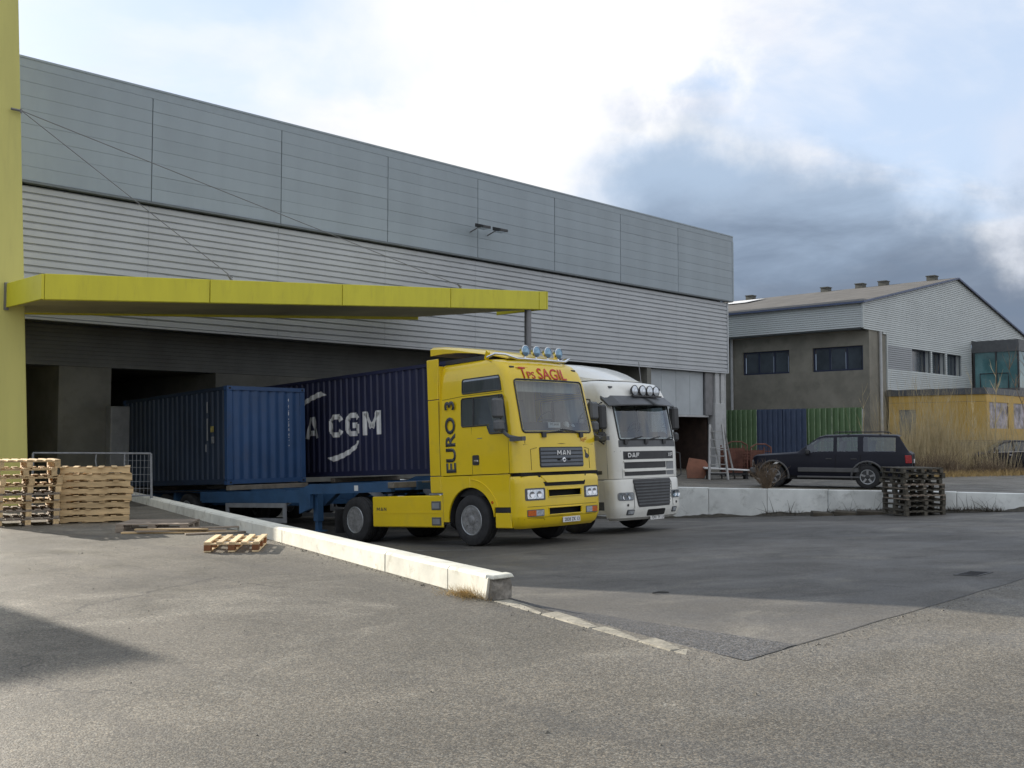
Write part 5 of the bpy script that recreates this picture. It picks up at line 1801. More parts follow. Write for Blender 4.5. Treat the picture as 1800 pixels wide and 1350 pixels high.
    for q in ([(-0.98, 1.22), (-0.98, 2.03)], [(0.94, 1.22), (0.94, 2.03)], [(-1.15, 1.80), (-1.0, 1.81)]):
        MB().tube([cab.front(x_, z_)[0] for x_, z_ in q], 0.006, 4).build('bonnet_seam', 'wseam', t)
    for x0, x1 in ((-0.85, -0.3), (-0.2, 0.35), (0.5, 0.95)):
        wiper(t, cab, x0, 2.04, x1, 2.12)
    # dark strip below the windscreen
    patch(cab.front, [(1.90, -1.05, 1.05), (2.05, -1.04, 1.04)], 8, 0.006, 0.02).build('scuttle', 'gplastic', t)
    bum = Cab([(0.28, 0.12, 1.10, 0.2), (0.34, 0.02, 1.18, 0.24), (0.50, -0.04, 1.215, 0.26), (1.15, -0.02, 1.215, 0.26), (1.19, 0.0, 1.20, 0.26)], 0.46, 0.12)
    cols = bum.columns([('e', 0.02), 0.46], [-1, -0.5, -0.3, 0, 0.3, 0.5, 1])
    bum.skin(cols, [0.28, 0.31, 0.34, 0.42, 0.50, 0.6, 0.9, 1.15, 1.17, 1.19], lambda a, b, z: False).build('bumper', 'wpaint', t, smooth=35)
    lg = patch(bum.front, [(0.56, -0.58, 0.52), (0.60, -0.61, 0.55), (1.14, -0.72, 0.66), (1.18, -0.70, 0.64)], 6, 0.006, 0.03).build('lower_grille', 'plastic', t)
    for k in range(8):
        z = 0.61 + k * 0.068
        hw = lerp(0.52, 0.62, k / 7)
        patch(bum.front, [(z, -hw - 0.08, hw + 0.02), (z + 0.035, -hw - 0.08, hw + 0.02)], 6, 0.024, 0.03).build('slat', 'gplastic', lg)
    patch(bum.front, rows_rr(-0.32, 0.34, 0.36, 0.50, 0.03), 4, 0.006, 0.02).build('intake', 'black', t)
    for s in (-1, 1):
        x0, x1 = (-1.14, -0.72) if s < 0 else (0.66, 1.12)
        hl = patch(bum.front, rows_rr(x0, x1, 0.72, 0.90, 0.05), 5, 0.006, 0.02).build('headlight', 'guard', t)
        for f_ in (0.35, 0.72):
            pp, nn = bum.front(lerp(x0, x1, f_), 0.81)
            MB().lathe([(0.07, 0.0), (0.075, -0.008), (0.05, -0.006), (0.0, 0.004)], pp + nn * 0.012, 'y', 14).build('reflector', 'chrome', hl, smooth=40)
        patch(bum.front, rows_rr(x0 + 0.03, x1 - 0.03, 0.735, 0.885, 0.04), 4, 0.022, 0.006).build('lens', 'glass', hl)
        fl = patch(bum.front, rows_rr(lerp(x0, x1, 0.48), lerp(x0, x1, 0.98), 0.40, 0.52, 0.02) if s < 0 else rows_rr(lerp(x0, x1, 0.02), lerp(x0, x1, 0.52), 0.40, 0.52, 0.02), 3, 0.006, 0.02).build('fog_lamp', 'gplastic', t)
        xa = lerp(x0, x1, 0.52 if s < 0 else 0.06)
        patch(bum.front, rows_rr(xa + 0.02, xa + 0.18, 0.425, 0.495, 0.015), 2, 0.014, 0.02).build('lens', 'lampglass', fl)
        pp, nn = bum.front(s * 0.9, 0.62)
        MB().lathe([(0.03, 0.0), (0.03, -0.008), (0.0, -0.008)], pp, 'y', 10).build('tow_hole', 'plastic', t)
        MB().tube([bum.front(s * x_, z_)[0] for x_, z_ in ((0.70, 1.10), (0.72, 0.545), (1.2, 0.54))], 0.006, 4).build('bumper_seam', 'wseam', t)
    number_plate(t, bum, 0.08, 0.315, '7241 YV 13', off=0.03)
    MB().tube([(1.18, 0.25, 1.78), (1.27, 0.16, 1.74), (1.28, 0.16, 1.24), (1.18, 0.25, 1.18)], 0.014, 6).build('grab_rail', 'plastic', t)
    p_, n_ = cab.side(-1)(0.62, 1.36)
    MB().box(p_.x - 0.006, p_.x + 0.004, 0.52, 0.74, 1.31, 1.39).build('side_badge', 'gplastic', t)
    mb = MB()
    for s in (-1, 1):
        mb.box(s * 0.42 - 0.05, s * 0.42 + 0.05, 0.35, 6.0, 0.72, 0.98)
    mb.box(-0.95, 0.95, 1.37, 1.52, 0.42, 0.55).box(-0.8, 0.8, 5.15, 5.32, 0.40, 0.6).box(-1.1, 1.1, 0.5, 2.2, 0.95, 1.15)
    mb.build('frame', 'dark', t)
    MB().lathe([(0.0, 0.09), (0.45, 0.09), (0.48, 0.06), (0.48, 0.0), (0.0, 0.0)], (0, 5.0, 1.06), 'z', 20).build('fifth_wheel', 'dark', t)
    for s in (-1, 1):
        make_wheel(t, s * 1.04, 1.45, 0.51, s)
        make_wheel(t, s * 1.04, 5.24, 0.51, s, deep=True)
        make_wheel(t, s * 0.72, 5.24, 0.51, s, deep=True)
    return t


# ------------------------------------------------------------------ trailers and containers
def make_trailer(label):
    t = thing('skeletal_trailer', label, 'trailer', group='skeletal trailers at the dock')
    mb = MB()
    for s in (-1, 1):
        x_ = s * 0.50
        mb.hexa([(x_ - 0.07, 0.1, -0.20), (x_ + 0.07, 0.1, -0.20), (x_ + 0.07, 3.0, -0.22), (x_ - 0.07, 3.0, -0.22)], [(x_ - 0.07, 0.1, -0.015), (x_ + 0.07, 0.1, -0.015), (x_ + 0.07, 3.0, -0.015), (x_ - 0.07, 3.0, -0.015)])
        mb.hexa([(x_ - 0.07, 3.003, -0.22), (x_ + 0.07, 3.003, -0.22), (x_ + 0.07, 3.6, -0.56), (x_ - 0.07, 3.6, -0.56)], [(x_ - 0.07, 3.003, -0.015), (x_ + 0.07, 3.003, -0.015), (x_ + 0.07, 3.6, -0.13), (x_ - 0.07, 3.6, -0.13)])
        mb.box(x_ - 0.07, x_ + 0.07, 3.603, 12.6, -0.56, -0.13)
    mb.box(-0.43, 0.43, 0.1, 2.95, -0.19, -0.05)
    for y_ in (3.7, 5.2, 8.5, 10.0, 11.3):
        mb.box(-1.1, 1.1, y_, y_ + 0.12, -0.42, -0.16)
    mb.build('main_beam', 'chassis', t)
    # outriggers carry a longitudinal side beam
    mb = MB()
    for s in (-1, 1):
        mb.hexa([(s * 1.13 - 0.05, 0.25, -0.22), (s * 1.13 + 0.05, 0.25, -0.22), (s * 1.13 + 0.05, 3.3, -0.26), (s * 1.13 - 0.05, 3.3, -0.26)], [(s * 1.13 - 0.05, 0.25, -0.02), (s * 1.13 + 0.05, 0.25, -0.02), (s * 1.13 + 0.05, 3.3, -0.02), (s * 1.13 - 0.05, 3.3, -0.02)])
        mb.hexa([(s * 1.13 - 0.05, 3.303, -0.60), (s * 1.13 + 0.05, 3.303, -0.60), (s * 1.13 + 0.05, 3.75, -0.72), (s * 1.13 - 0.05, 3.75, -0.72)], [(s * 1.13 - 0.05, 3.303, -0.02), (s * 1.13 + 0.05, 3.303, -0.02), (s * 1.13 + 0.05, 3.75, -0.15), (s * 1.13 - 0.05, 3.75, -0.15)])
        mb.box(s * 1.13 - 0.05, s * 1.13 + 0.05, 3.753, 8.4, -0.46, -0.17)
    mb.build('side_beam', 'chassis', t)
    for y_ in (0.12, 6.85, 12.35):
        MB().box(-1.22, 1.22, y_, y_ + 0.2, -0.14, -0.012).build('bolster', 'bolster', t, bevel=0.01)
    for s in (-1, 1):
        lg_ = MB().box(s * 0.95 - 0.08, s * 0.95 + 0.08, 3.2, 3.38, -0.9, -0.2).box(s * 0.95 - 0.055, s * 0.95 + 0.055, 3.225, 3.355, -1.12, -0.9).box(s * 0.95 - 0.15, s * 0.95 + 0.15, 3.15, 3.43, -1.15, -1.12).build('landing_leg', 'chassis', t)
        gd = MB()
        x_ = s * 1.19
        gd.box(x_ - 0.02, x_ + 0.02, 4.3, 7.1, -0.58, -0.47).box(x_ - 0.02, x_ + 0.02, 4.3, 7.1, -0.95, -0.84).box(x_ - 0.02, x_ + 0.02, 4.3, 4.42, -0.837, -0.583).box(x_ - 0.02, x_ + 0.02, 6.98, 7.1, -0.837, -0.583)
        gd.beam((x_ - s * 0.04, 4.36, -0.5), (s * 0.6, 4.36, -0.25), 0.06, 0.06).beam((x_ - s * 0.04, 7.0, -0.5), (s * 0.6, 7.0, -0.25), 0.06, 0.06)
        gd.build('side_guard', 'guard', t, fix=False)
        for k, y_ in enumerate((9.2, 10.5, 11.8)):
            make_wheel(t, s * 1.03, y_, -0.70, s, r=0.50, w=0.36, deep=True)
        MB().box(s * 1.03 - 0.2, s * 1.03 + 0.2, 8.62, 12.4, -0.17, -0.15).build('mudguard', 'dark', t)
    for y_ in (9.2, 10.5, 11.8):
        MB().box(-0.9, 0.9, y_ - 0.06, y_ + 0.06, -0.76, -0.64).build('axle', 'dark', t)
    MB().box(-1.1, 1.1, 12.62, 12.7, -0.75, -0.62).build('rear_guard', 'guard', t)
    MB().box(-1.184, -1.18, 1.42, 1.56, -0.19, -0.07).build('label_plate', 'platewhite', t)
    return t


def corr(p, d=0.036, pitch=0.278):
    """depth of a corrugated sheet at distance p along it (0 = outer face)"""
    q = (p / pitch) % 1.0
    if q < 0.36:
        return 0.0
    if q < 0.50:
        return d * (q - 0.36) / 0.14
    if q < 0.86:
        return d
    return d * (1 - (q - 0.86) / 0.14)


def corr_stops(a, b, pitch=0.278):
    st = [a]
    k = math.floor(a / pitch)
    while k * pitch < b:
        for q in (0.0, 0.36, 0.50, 0.86):
            v_ = (k + q) * pitch
            if a + 1e-4 < v_ < b - 1e-4:
                st.append(v_)
        k += 1
    return st + [b]


def make_container(name, label, L, H, m, mside, loc, rot, front='corr'):
    t = thing(name, label, 'container', loc, rot)
    hw = 1.219
    for s in (-1, 1):
        mb = MB()
        st = corr_stops(0.16, L - 0.16)
        vs = [(s * (hw - 0.02 - corr(p)), p, z) for z in (0.16, H - 0.10) for p in st]
        n = len(st)
        mb.add(vs, [(i, i + 1, n + i + 1, n + i) for i in range(n - 1)])
        mb.build('side_panel', mside, t, fix=False)
        MB().box(min(s * hw, s * (hw - 0.06)), max(s * hw, s * (hw - 0.06)), 0.16, L - 0.16, H - 0.10, H - 0.01).build('top_rail', mside, t)
        MB().box(min(s * hw, s * (hw - 0.06)), max(s * hw, s * (hw - 0.06)), 0.16, L - 0.16, 0.02, 0.16).build('bottom_rail', mside, t)
        for y_ in (0.0, L - 0.16):
            MB().box(min(s * hw, s * (hw - 0.16)), max(s * hw, s * (hw - 0.16)), y_, y_ + 0.16, 0.125, H - 0.125).build('corner_post', m, t, bevel=0.01)
            for z_ in (0.0, H - 0.12):
                o = MB().box(min(s * (hw + 0.004), s * (hw - 0.17)), max(s * (hw + 0.004), s * (hw - 0.17)), y_ - (0.004 if y_ == 0 else 0.01), y_ + 0.174, z_, z_ + 0.12)
                c = o.build('corner_casting', m, t, bevel=0.008)
                yy = -0.006 if y_ == 0 else L + 0.001
                MB().box(s * (hw - 0.085) - 0.03, s * (hw - 0.085) + 0.03, yy, yy + 0.005, z_ + 0.035, z_ + 0.085).build('hole', 'black', c)
    for y_ in (0.02, L - 0.08):
        mb = MB()
        st = corr_stops(-(hw - 0.16), hw - 0.16)
        sg = 1 if y_ < 1 else -1
        y_o = 0.02 if y_ < 1 else L - 0.02
        vs = [(p, y_o + sg * corr(p + 0.04), z) for z in (0.14, H - 0.10) for p in st]
        n = len(st)
        mb.add(vs, [(i, i + 1, n + i + 1, n + i) for i in range(n - 1)])
        mb.build('end_wall', m, t, fix=False)
    MB().box(-hw + 0.17, hw - 0.17, 0.0, 0.08, H - 0.11, H - 0.005).build('header', m, t)
    MB().box(-hw + 0.17, hw - 0.17, 0.0, 0.08, 0.02, 0.14).build('sill', m, t)
    MB().box(-hw + 0.06, hw - 0.06, 0.08, L - 0.02, H - 0.03, H - 0.012).build('roof', m, t)
    MB().box(-hw + 0.06, hw - 0.06, 0.08, L - 0.02, 0.06, 0.12).build('floor', 'dark', t)
    return t


def print_on_side(me, L, y0, z0, mname, parent, H, name='lettering'):
    """flat print (x right, y up) wrapped on the corrugated left side, its centre at y0, z0"""
    bm = bmesh.new()
    bm.from_mesh(me)
    xs = [v.co.x for v in bm.verts]
    a, b = y0 - max(xs), y0 - min(xs)
    for st in corr_stops(a, b)[1:-1]:
        g = bm.verts[:] + bm.edges[:] + bm.faces[:]
        bmesh.ops.bisect_plane(bm, geom=g, plane_co=(y0 - st, 0, 0), plane_no=(1, 0, 0), dist=1e-5)
    for v in bm.verts:
        y = y0 - v.co.x
        z = z0 + v.co.y
        v.co = Vector((-(1.219 - 0.02 - corr(y)) - 0.003, y, z))
    bmesh.ops.recalc_face_normals(bm, faces=bm.faces)
    bm.to_mesh(me)
    bm.free()
    me.materials.clear()
    me.materials.append(M[mname])
    me.name = name
    return obj(name, me, parent)


def arc_mesh(r, a0, a1, w0, w1, n=26, sx=1.0, sz=1.0):
    vs, fs = [], []
    for i in range(n + 1):
        f = i / n
        a = lerp(a0, a1, f)
        w = lerp(w0, w1, f)
        for rr_ in (r - w / 2, r + w / 2):
            vs.append((rr_ * math.cos(a) * sx, rr_ * math.sin(a) * sz, 0))
    fs = [(2 * i, 2 * i + 1, 2 * i + 3, 2 * i + 2) for i in range(n)]
    me = bpy.data.meshes.new('swoosh')
    me.from_pydata(vs, [], fs)
    return me


yt = yellow_truck()
wt = white_truck()
SLT = -0.045
tr1 = make_trailer('blue skeletal trailer coupled to the yellow truck, short blue container on its rear')
tr1.location = (15.3, 17.2, 0.655)
tr1.rotation_euler = (SLT, 0, 0)


def copy_tree(o, parent=None):
    c = o.copy()
    COL.objects.link(c)
    if parent:
        c.parent = parent
    for ch in list(o.children):
        copy_tree(ch, c)
    return c


tr2 = copy_tree(tr1)
tr2['label'] = 'blue skeletal trailer coupled to the white truck, long navy container on top'
tr2.location = (18.80, 17.45, 0.74)

c1 = make_container('shipping_container', 'short blue shipping container on the rear of the trailer behind the yellow truck', 6.06, 2.62, 'blue', 'blueshade', (15.3, 24.15, 0.347), (SLT, 0, 0))
for k, ch in enumerate('CAXU280674'):
    if True:
        me = text_mesh(ch, 0.085 if ch not in 'I1' else 0.035, 0.11, bold=0.035, ext=0.0)
        me.materials.append(M['white'])
        o = obj('lettering', me, c1)
        xx = 0.74
        o.matrix_local = Matrix(((1, 0, 0, xx), (0, 0, -1, 0.016 + corr(xx + 0.04) - 0.004), (0, 1, 0, 2.28 - k * 0.128 - (0.05 if k > 3 else 0) - (0.05 if k > 8 else 0)), (0, 0, 0, 1)))
MB().box(-1.224, -1.206, 0.72, 0.86, 1.42, 1.58).build('decal', mat('yellow_decal', (0.32, 0.27, 0.08), 0.6, var=0.4, vscale=12), c1)
MB().box(-1.224, -1.206, 0.70, 0.82, 1.12, 1.30).build('decal', mat('grey_decal', (0.22, 0.23, 0.24), 0.6, var=0.4, vscale=12), c1)
for j, (y_, z0, z1) in enumerate(((1.02, 1.95, 2.25), (1.02, 1.2, 1.8), (1.1, 0.9, 1.1))):
    MB().box(-1.2235, -1.206, y_, y_ + 0.05, z0, z1).build('decal', 'guard', c1)

c2 = make_container('shipping_container', 'long navy shipping container with large white lettering and swooshes, behind the white truck', 12.19, 2.9, 'navy', 'navy', (18.78, 17.55, 0.747), (SLT, 0, 0))
# CMA CGM: word centre and arcs, local y = world Y - 17.55
tm = block_text('CMA CGM', 0.66, 0.62, 0.155, 0.17, 0.62)
print_on_side(tm, 12.19, 4.60 + max(v.co.x for v in tm.vertices), 1.47, 'white', c2, 2.9)
up_arc = arc_mesh(1.0, R(118), R(172), 0.22, 0.03, sx=2.6, sz=0.68)
print_on_side(up_arc, 12.19, 6.01, 1.86, 'white', c2, 2.9, 'swoosh')
dn_arc = arc_mesh(1.0, R(-62), R(-8), 0.22, 0.03, sx=2.6, sz=0.68)
print_on_side(dn_arc, 12.19, 8.17, 1.10, 'white', c2, 2.9, 'swoosh')


# ------------------------------------------------------------------ passenger cars
def make_car(name, label, cat, P, loc, rotz, mbody, mclad, alloy='alloy'):
    """Body lofted from stations; y runs from nose (0) to tail. P holds the profile tables."""
    t = thing(name, label, cat, loc, (0, 0, rotz))
    L = P['L']

    def tab(tb, y):
        if y <= tb[0][0]:
            return tb[0][1]
        for a, b in zip(tb, tb[1:]):
            if y <= b[0]:
                return lerp(a[1], b[1], (y - a[0]) / (b[0] - a[0]))
        return tb[-1][1]
    ns = int(L / 0.07)
    ys_ = sorted(set([round(L * k / ns, 4) for k in range(ns + 1)] + P['stops']))
    low = 12
    axles, wr, ar, wz = P['axles'], P['wr'], P['ar'], P['wr']

    def section(y):
        w, zb, zt, zs = tab(P['w'], y), tab(P['belt'], y), tab(P['top'], y), tab(P['sill'], y)
        wt_ = tab(P['wt'], y)
        zb = min(zb, zt - 0.012)
        pts = []
        for k in range(low + 1):
            f = k / low
            z = lerp(zs, zb, f)
            bulge = 1 - 0.055 * (1 - min(1, f * 3)) - 0.03 * max(0, f - 0.6) / 0.4
            pts.append((w * bulge, z))
        h = zt - zb
        we = pts[-1][0]
        pts.append((lerp(we, wt_, 0.10), zb + h * 0.10))
        pts.append((lerp(we, wt_, 0.88), zb + h * 0.84))
        pts.append((wt_ - 0.03, zb + h * 0.95))
        pts.append((wt_ * 0.62, zb + h * 0.995))
        pts.append((0.0, zb + h))
        return pts
    sec = [section(y) for y in ys_]
    nr = len(sec[0])
    hb, hg, hw_, hr_ = MB(), MB(), MB(), MB()
    for s in (-1, 1):
        vs = []
        for y, sc in zip(ys_, sec):
            for k, (x, z) in enumerate(sc):
                yy, zz = y, z
                for ya in axles:
                    d = math.hypot(yy - ya, zz - wz)
                    if k <= low and ar * 0.82 < d < ar * 1.06 and zz > wz - 0.25:
                        q = ar / d
                        yy, zz = ya + (yy - ya) * q, wz + (zz - wz) * q
                vs.append((s * x, yy, zz))
        body, glass = [], []
        for i in range(len(ys_) - 1):
            ym = (ys_[i] + ys_[i + 1]) / 2
            for k in range(nr - 1):
                zm = (sec[i][k][1] + sec[i][k + 1][1] + sec[i + 1][k][1] + sec[i + 1][k + 1][1]) / 4
                f = (i * nr + k, i * nr + k + 1, (i + 1) * nr + k + 1, (i + 1) * nr + k)
                if k < low and any(math.hypot(ym - ya, zm - wz) < ar for ya in axles):
                    continue
                if k == low + 1 and any(a < ym < b for a, b in P['side_glass']):
                    glass.append(f)
                elif k >= low + 3 and P['ws'][0] < ym < P['ws'][1]:
                    glass.append(f)
                elif k >= low + 3 and P['rg'][0] < ym < P['rg'][1]:
                    glass.append(f)
                else:
                    body.append(f)
        # close nose and tail
        body.append(tuple(range(nr)))
        body.append(tuple((len(ys_) - 1) * nr + k for k in range(nr)))
        hb.add(vs, body)
        hg.add(vs, glass)
    hb.build('body', mbody, t, smooth=35)
    hg.build('windows', 'cglass', t, smooth=35)
    # inside: floor, dash, seats
    MB().box(-0.7, 0.7, P['ws'][0] - 0.1, L - 0.4, 0.42, 0.5).build('cabin_floor', 'dash', t)
    for yy in P['seats']:
        for sx_ in (-0.38, 0.38):
            MB().box(sx_ - 0.24, sx_ + 0.24, yy, yy + 0.5, 0.5, P['seat_z']).hexa([(sx_ - 0.24, yy + 0.42, P['seat_z']), (sx_ + 0.24, yy + 0.42, P['seat_z']), (sx_ + 0.24, yy + 0.54, P['seat_z']), (sx_ - 0.24, yy + 0.54, P['seat_z'])],
                                                                              [(sx_ - 0.16, yy + 0.58, P['seat_z'] + 0.62), (sx_ + 0.16, yy + 0.58, P['seat_z'] + 0.62), (sx_ + 0.16, yy + 0.68, P['seat_z'] + 0.62), (sx_ - 0.16, yy + 0.68, P['seat_z'] + 0.62)]).build('seat', 'seat', t, bevel=0.03)
    MB().box(-0.72, 0.72, 0.5, L - 0.3, 0.26, 0.40).build('underbody', 'dark', t)
    for s in (-1, 1):
        for ya in axles:
            w_ = make_wheel(t, s * (tab(P['w'], ya) - 0.13), ya, wr, s, r=wr, w=0.24, rr=wr * 0.60, rimmat='plastic')
            mb = MB()
            for k in range(5):
                a = 2 * math.pi * k / 5 + 0.3
                c, si = math.cos(a), math.sin(a)
                r1 = wr * 0.56
                p0 = Vector((s * 0.10, c * 0.03, si * 0.03))
                p1 = Vector((s * 0.115, c * r1, si * r1))
                mb.beam(p0, p1, wr * 0.17, 0.03, up=(s, 0, 0))
            mb.lathe([(0.0, s * 0.125), (wr * 0.17, s * 0.12), (wr * 0.19, s * 0.10)], (0, 0, 0), 'x', 14)
            mb.tube([(s * 0.108, math.cos(q) * wr * 0.575, math.sin(q) * wr * 0.575) for q in [2 * math.pi * k / 24 for k in range(24)]], 0.014, 5, closed=True)
            mb.build('spokes', alloy, w_, smooth=40)
            # arch flare
            pts = []
            for k in range(15):
                a = lerp(-1.75, 1.75, k / 14)
                yy, zz = ya + (ar + 0.02) * math.sin(a), wz + (ar + 0.02) * math.cos(a)
                pts.append((s * (tab(P['w'], yy) * (0.995 if zz > 0.5 else 0.975) + 0.004), yy, zz))
            MB().tube(pts, 0.032 if mclad else 0.012, 6).build('arch_flare', mclad or mbody, t, smooth=50)
            arch_shell(MB(), s * (tab(P['w'], ya) - 0.34), s * (tab(P['w'], ya) - 0.05), ya, wz, ar - 0.012).build('wheel_housing', 'dark', t)
    return t, tab


SUV = dict(L=4.79, axles=(0.66, 3.50), wr=0.37, ar=0.455, stops=[1.42, 1.95, 2.50, 2.60, 3.22, 3.36, 4.32, 4.44, 4.69],
           w=[(0, 0.74), (0.12, 0.84), (0.5, 0.88), (4.3, 0.89), (4.66, 0.85), (4.79, 0.80)],
           wt=[(0, 0.66), (0.2, 0.74), (1.3, 0.79), (1.45, 0.77), (2.0, 0.72), (4.35, 0.72), (4.79, 0.74)],
           belt=[(0, 0.92), (0.12, 0.99), (1.3, 1.06), (1.6, 1.08), (4.3, 1.09), (4.79, 1.05)],
           top=[(0, 0.96), (0.10, 1.03), (0.8, 1.075), (1.40, 1.12), (2.02, 1.60), (2.25, 1.665), (3.2, 1.69), (4.36, 1.67), (4.44, 1.62), (4.70, 1.14), (4.79, 1.08)],
           sill=[(0, 0.42), (0.3, 0.38), (4.4, 0.38), (4.79, 0.48)],
           side_glass=[(1.72, 2.50), (2.62, 3.22), (3.38, 4.32)], ws=(1.42, 1.98), rg=(4.45, 4.69), seats=(2.1, 3.0), seat_z=0.85)
fwd = Vector((-0.347, 0.938, 0))
ang = math.atan2(fwd.x, -fwd.y)
front = Vector((30.50, 15.84, 0)) + fwd * 2.08
suv, tb = make_car('off_road_car', 'dark navy off-road car parked on the raised yard behind the white retaining wall', 'car', SUV, (front.x, front.y, 0), ang, 'suv', 'suvgrey')
for s in (-1, 1):
    MB().box(min(s * 0.90, s * 0.84), max(s * 0.90, s * 0.84), 1.42, 3.24, 0.50, 0.64).build('side_cladding', 'suvgrey', suv, bevel=0.015)
    MB().box(min(s * 0.93, s * 0.80), max(s * 0.93, s * 0.80), 1.40, 3.26, 0.32, 0.38).build('running_board', 'suvgrey', suv, bevel=0.015)
    MB().tube([(s * 0.56, 2.5, 1.70), (s * 0.56, 2.55, 1.75), (s * 0.56, 4.05, 1.75), (s * 0.56, 4.12, 1.70)], 0.018, 6).build('roof_rail', 'plastic', suv)
    for y_ in (2.56, 3.30):
        MB().tube([(s * 0.895, y_, 0.45), (s * 0.892, y_, 1.04)], 0.005, 4).build('door_seam', 'black', suv)
    for y_ in (2.36, 3.10):
        MB().box(s * 0.885 - 0.015, s * 0.885 + 0.015, y_ - 0.09, y_ + 0.09, 0.90, 0.935).build('door_handle', 'plastic', suv, bevel=0.006)
    MB().box(min(s * 0.86, s * 1.04), max(s * 0.86, s * 1.04), 1.66, 1.78, 1.05, 1.21).build('door_mirror', 'plastic', suv, bevel=0.03)
    MB().hexa([(s * 0.84 - 0.035, 4.60, 0.80), (s * 0.84 + 0.035, 4.60, 0.80), (s * 0.84 + 0.01, 4.78, 0.80), (s * 0.84 - 0.06, 4.78, 0.80)],
              [(s * 0.82 - 0.035, 4.58, 1.04), (s * 0.82 + 0.055, 4.58, 1.04), (s * 0.82 + 0.03, 4.765, 1.04), (s * 0.82 - 0.06, 4.765, 1.04)]).build('tail_lamp', 'redlens', suv, bevel=0.01)
    MB().box(s * 0.62 - 0.12, s * 0.62 + 0.12, -0.02, 0.06, 0.74, 0.86).build('headlight', 'guard', suv, bevel=0.01)
MB().box(-0.84, 0.84, -0.10, 0.12, 0.42, 0.62).build('front_bumper', 'suvgrey', suv, bevel=0.04)
MB().box(-0.84, 0.84, 4.70, 4.90, 0.45, 0.64).build('rear_bumper', 'suvgrey', suv, bevel=0.04)
MB().box(-0.42, 0.42, -0.03, 0.02, 0.66, 0.80).build('grille', 'plastic', suv)
MB().box(-0.26, 0.26, 4.80, 4.815, 0.80, 0.91).build('number_plate', 'platewhite', suv)
MB().tube([(0, 2.9, 1.70), (0.02, 3.05, 1.95)], 0.006, 5).build('aerial', 'plastic', suv)
MB().beam((-0.56, 2.9, 1.76), (0.56, 2.9, 1.76), 0.06, 0.03).beam((-0.56, 3.85, 1.76), (0.56, 3.85, 1.76), 0.06, 0.03).build('roof_bar', 'plastic', suv)

SEDAN = dict(L=4.4, axles=(0.85, 3.45), wr=0.31, ar=0.37, stops=[1.2, 1.25, 1.95, 2.25, 2.32, 3.1, 3.5],
             w=[(0, 0.66), (0.15, 0.80), (0.6, 0.86), (3.9, 0.86), (4.4, 0.74)],
             wt=[(0, 0.56), (0.3, 0.68), (1.2, 0.72), (2.0, 0.58), (3.2, 0.58), (4.0, 0.66), (4.4, 0.6)],
             belt=[(0, 0.58), (0.2, 0.70), (1.2, 0.87), (3.9, 0.95), (4.4, 0.86)],
             top=[(0, 0.62), (0.2, 0.74), (0.7, 0.84), (1.22, 0.93), (1.95, 1.36), (2.4, 1.44), (3.1, 1.41), (3.8, 1.08), (4.2, 1.0), (4.4, 0.92)],
             sill=[(0, 0.28), (0.4, 0.24), (4.0, 0.24), (4.4, 0.34)],
             side_glass=[(1.55, 2.25), (2.34, 3.1)], ws=(1.24, 1.96), rg=(3.12, 3.7), seats=(1.9, 2.7), seat_z=0.55)
sf_ = Vector((-0.64, 0.77, 0)).normalized()
sang = math.atan2(sf_.x, -sf_.y)
sp = Vector((46.3, 17.8, 0))
sed, tb = make_car('parked_car', 'dark hatchback half hidden by the dry brush at the edge of the yard', 'car', SEDAN, (sp.x, sp.y, 0), math.atan2(sf_.x, -sf_.y), 'suv', None)
for s in (-1, 1):
    MB().hexa([(s * 0.60 - 0.12, 0.02, 0.56), (s * 0.60 + 0.12, 0.10, 0.56), (s * 0.60 + 0.14, 0.42, 0.60), (s * 0.60 - 0.10, 0.30, 0.60)],
              [(s * 0.60 - 0.11, 0.04, 0.68), (s * 0.60 + 0.11, 0.12, 0.69), (s * 0.60 + 0.14, 0.46, 0.76), (s * 0.60 - 0.08, 0.34, 0.76)]).build('headlight', 'lampglass', sed, bevel=0.015)
    MB().box(min(s * 0.84, s * 1.0), max(s * 0.84, s * 1.0), 1.5, 1.6, 0.92, 1.04).build('door_mirror', 'suv', sed, bevel=0.03)
    MB().tube([(s * 0.875, 1.4, 0.905), (s * 0.872, 3.2, 0.95)], 0.008, 4).build('window_trim', 'chrome', sed)
    MB().box(s * 0.872 - 0.012, s * 0.872 + 0.012, 2.05, 2.2, 0.78, 0.81).build('door_handle', 'chrome', sed)
MB().box(-0.26, 0.26, -0.02, 0.0, 0.36, 0.47).build('number_plate', 'platewhite', sed)

# ------------------------------------------------------------------ pallets
PM = {}


def brd(key, l, w, h, m):
    k = (key, round(l, 3), round(w, 3), round(h, 3), m)
    if k not in PM:
        PM[k] = MB().box(-l / 2, l / 2, -w / 2, w / 2, 0, h).mesh(key, m, bevel=0.003)
    return PM[k]


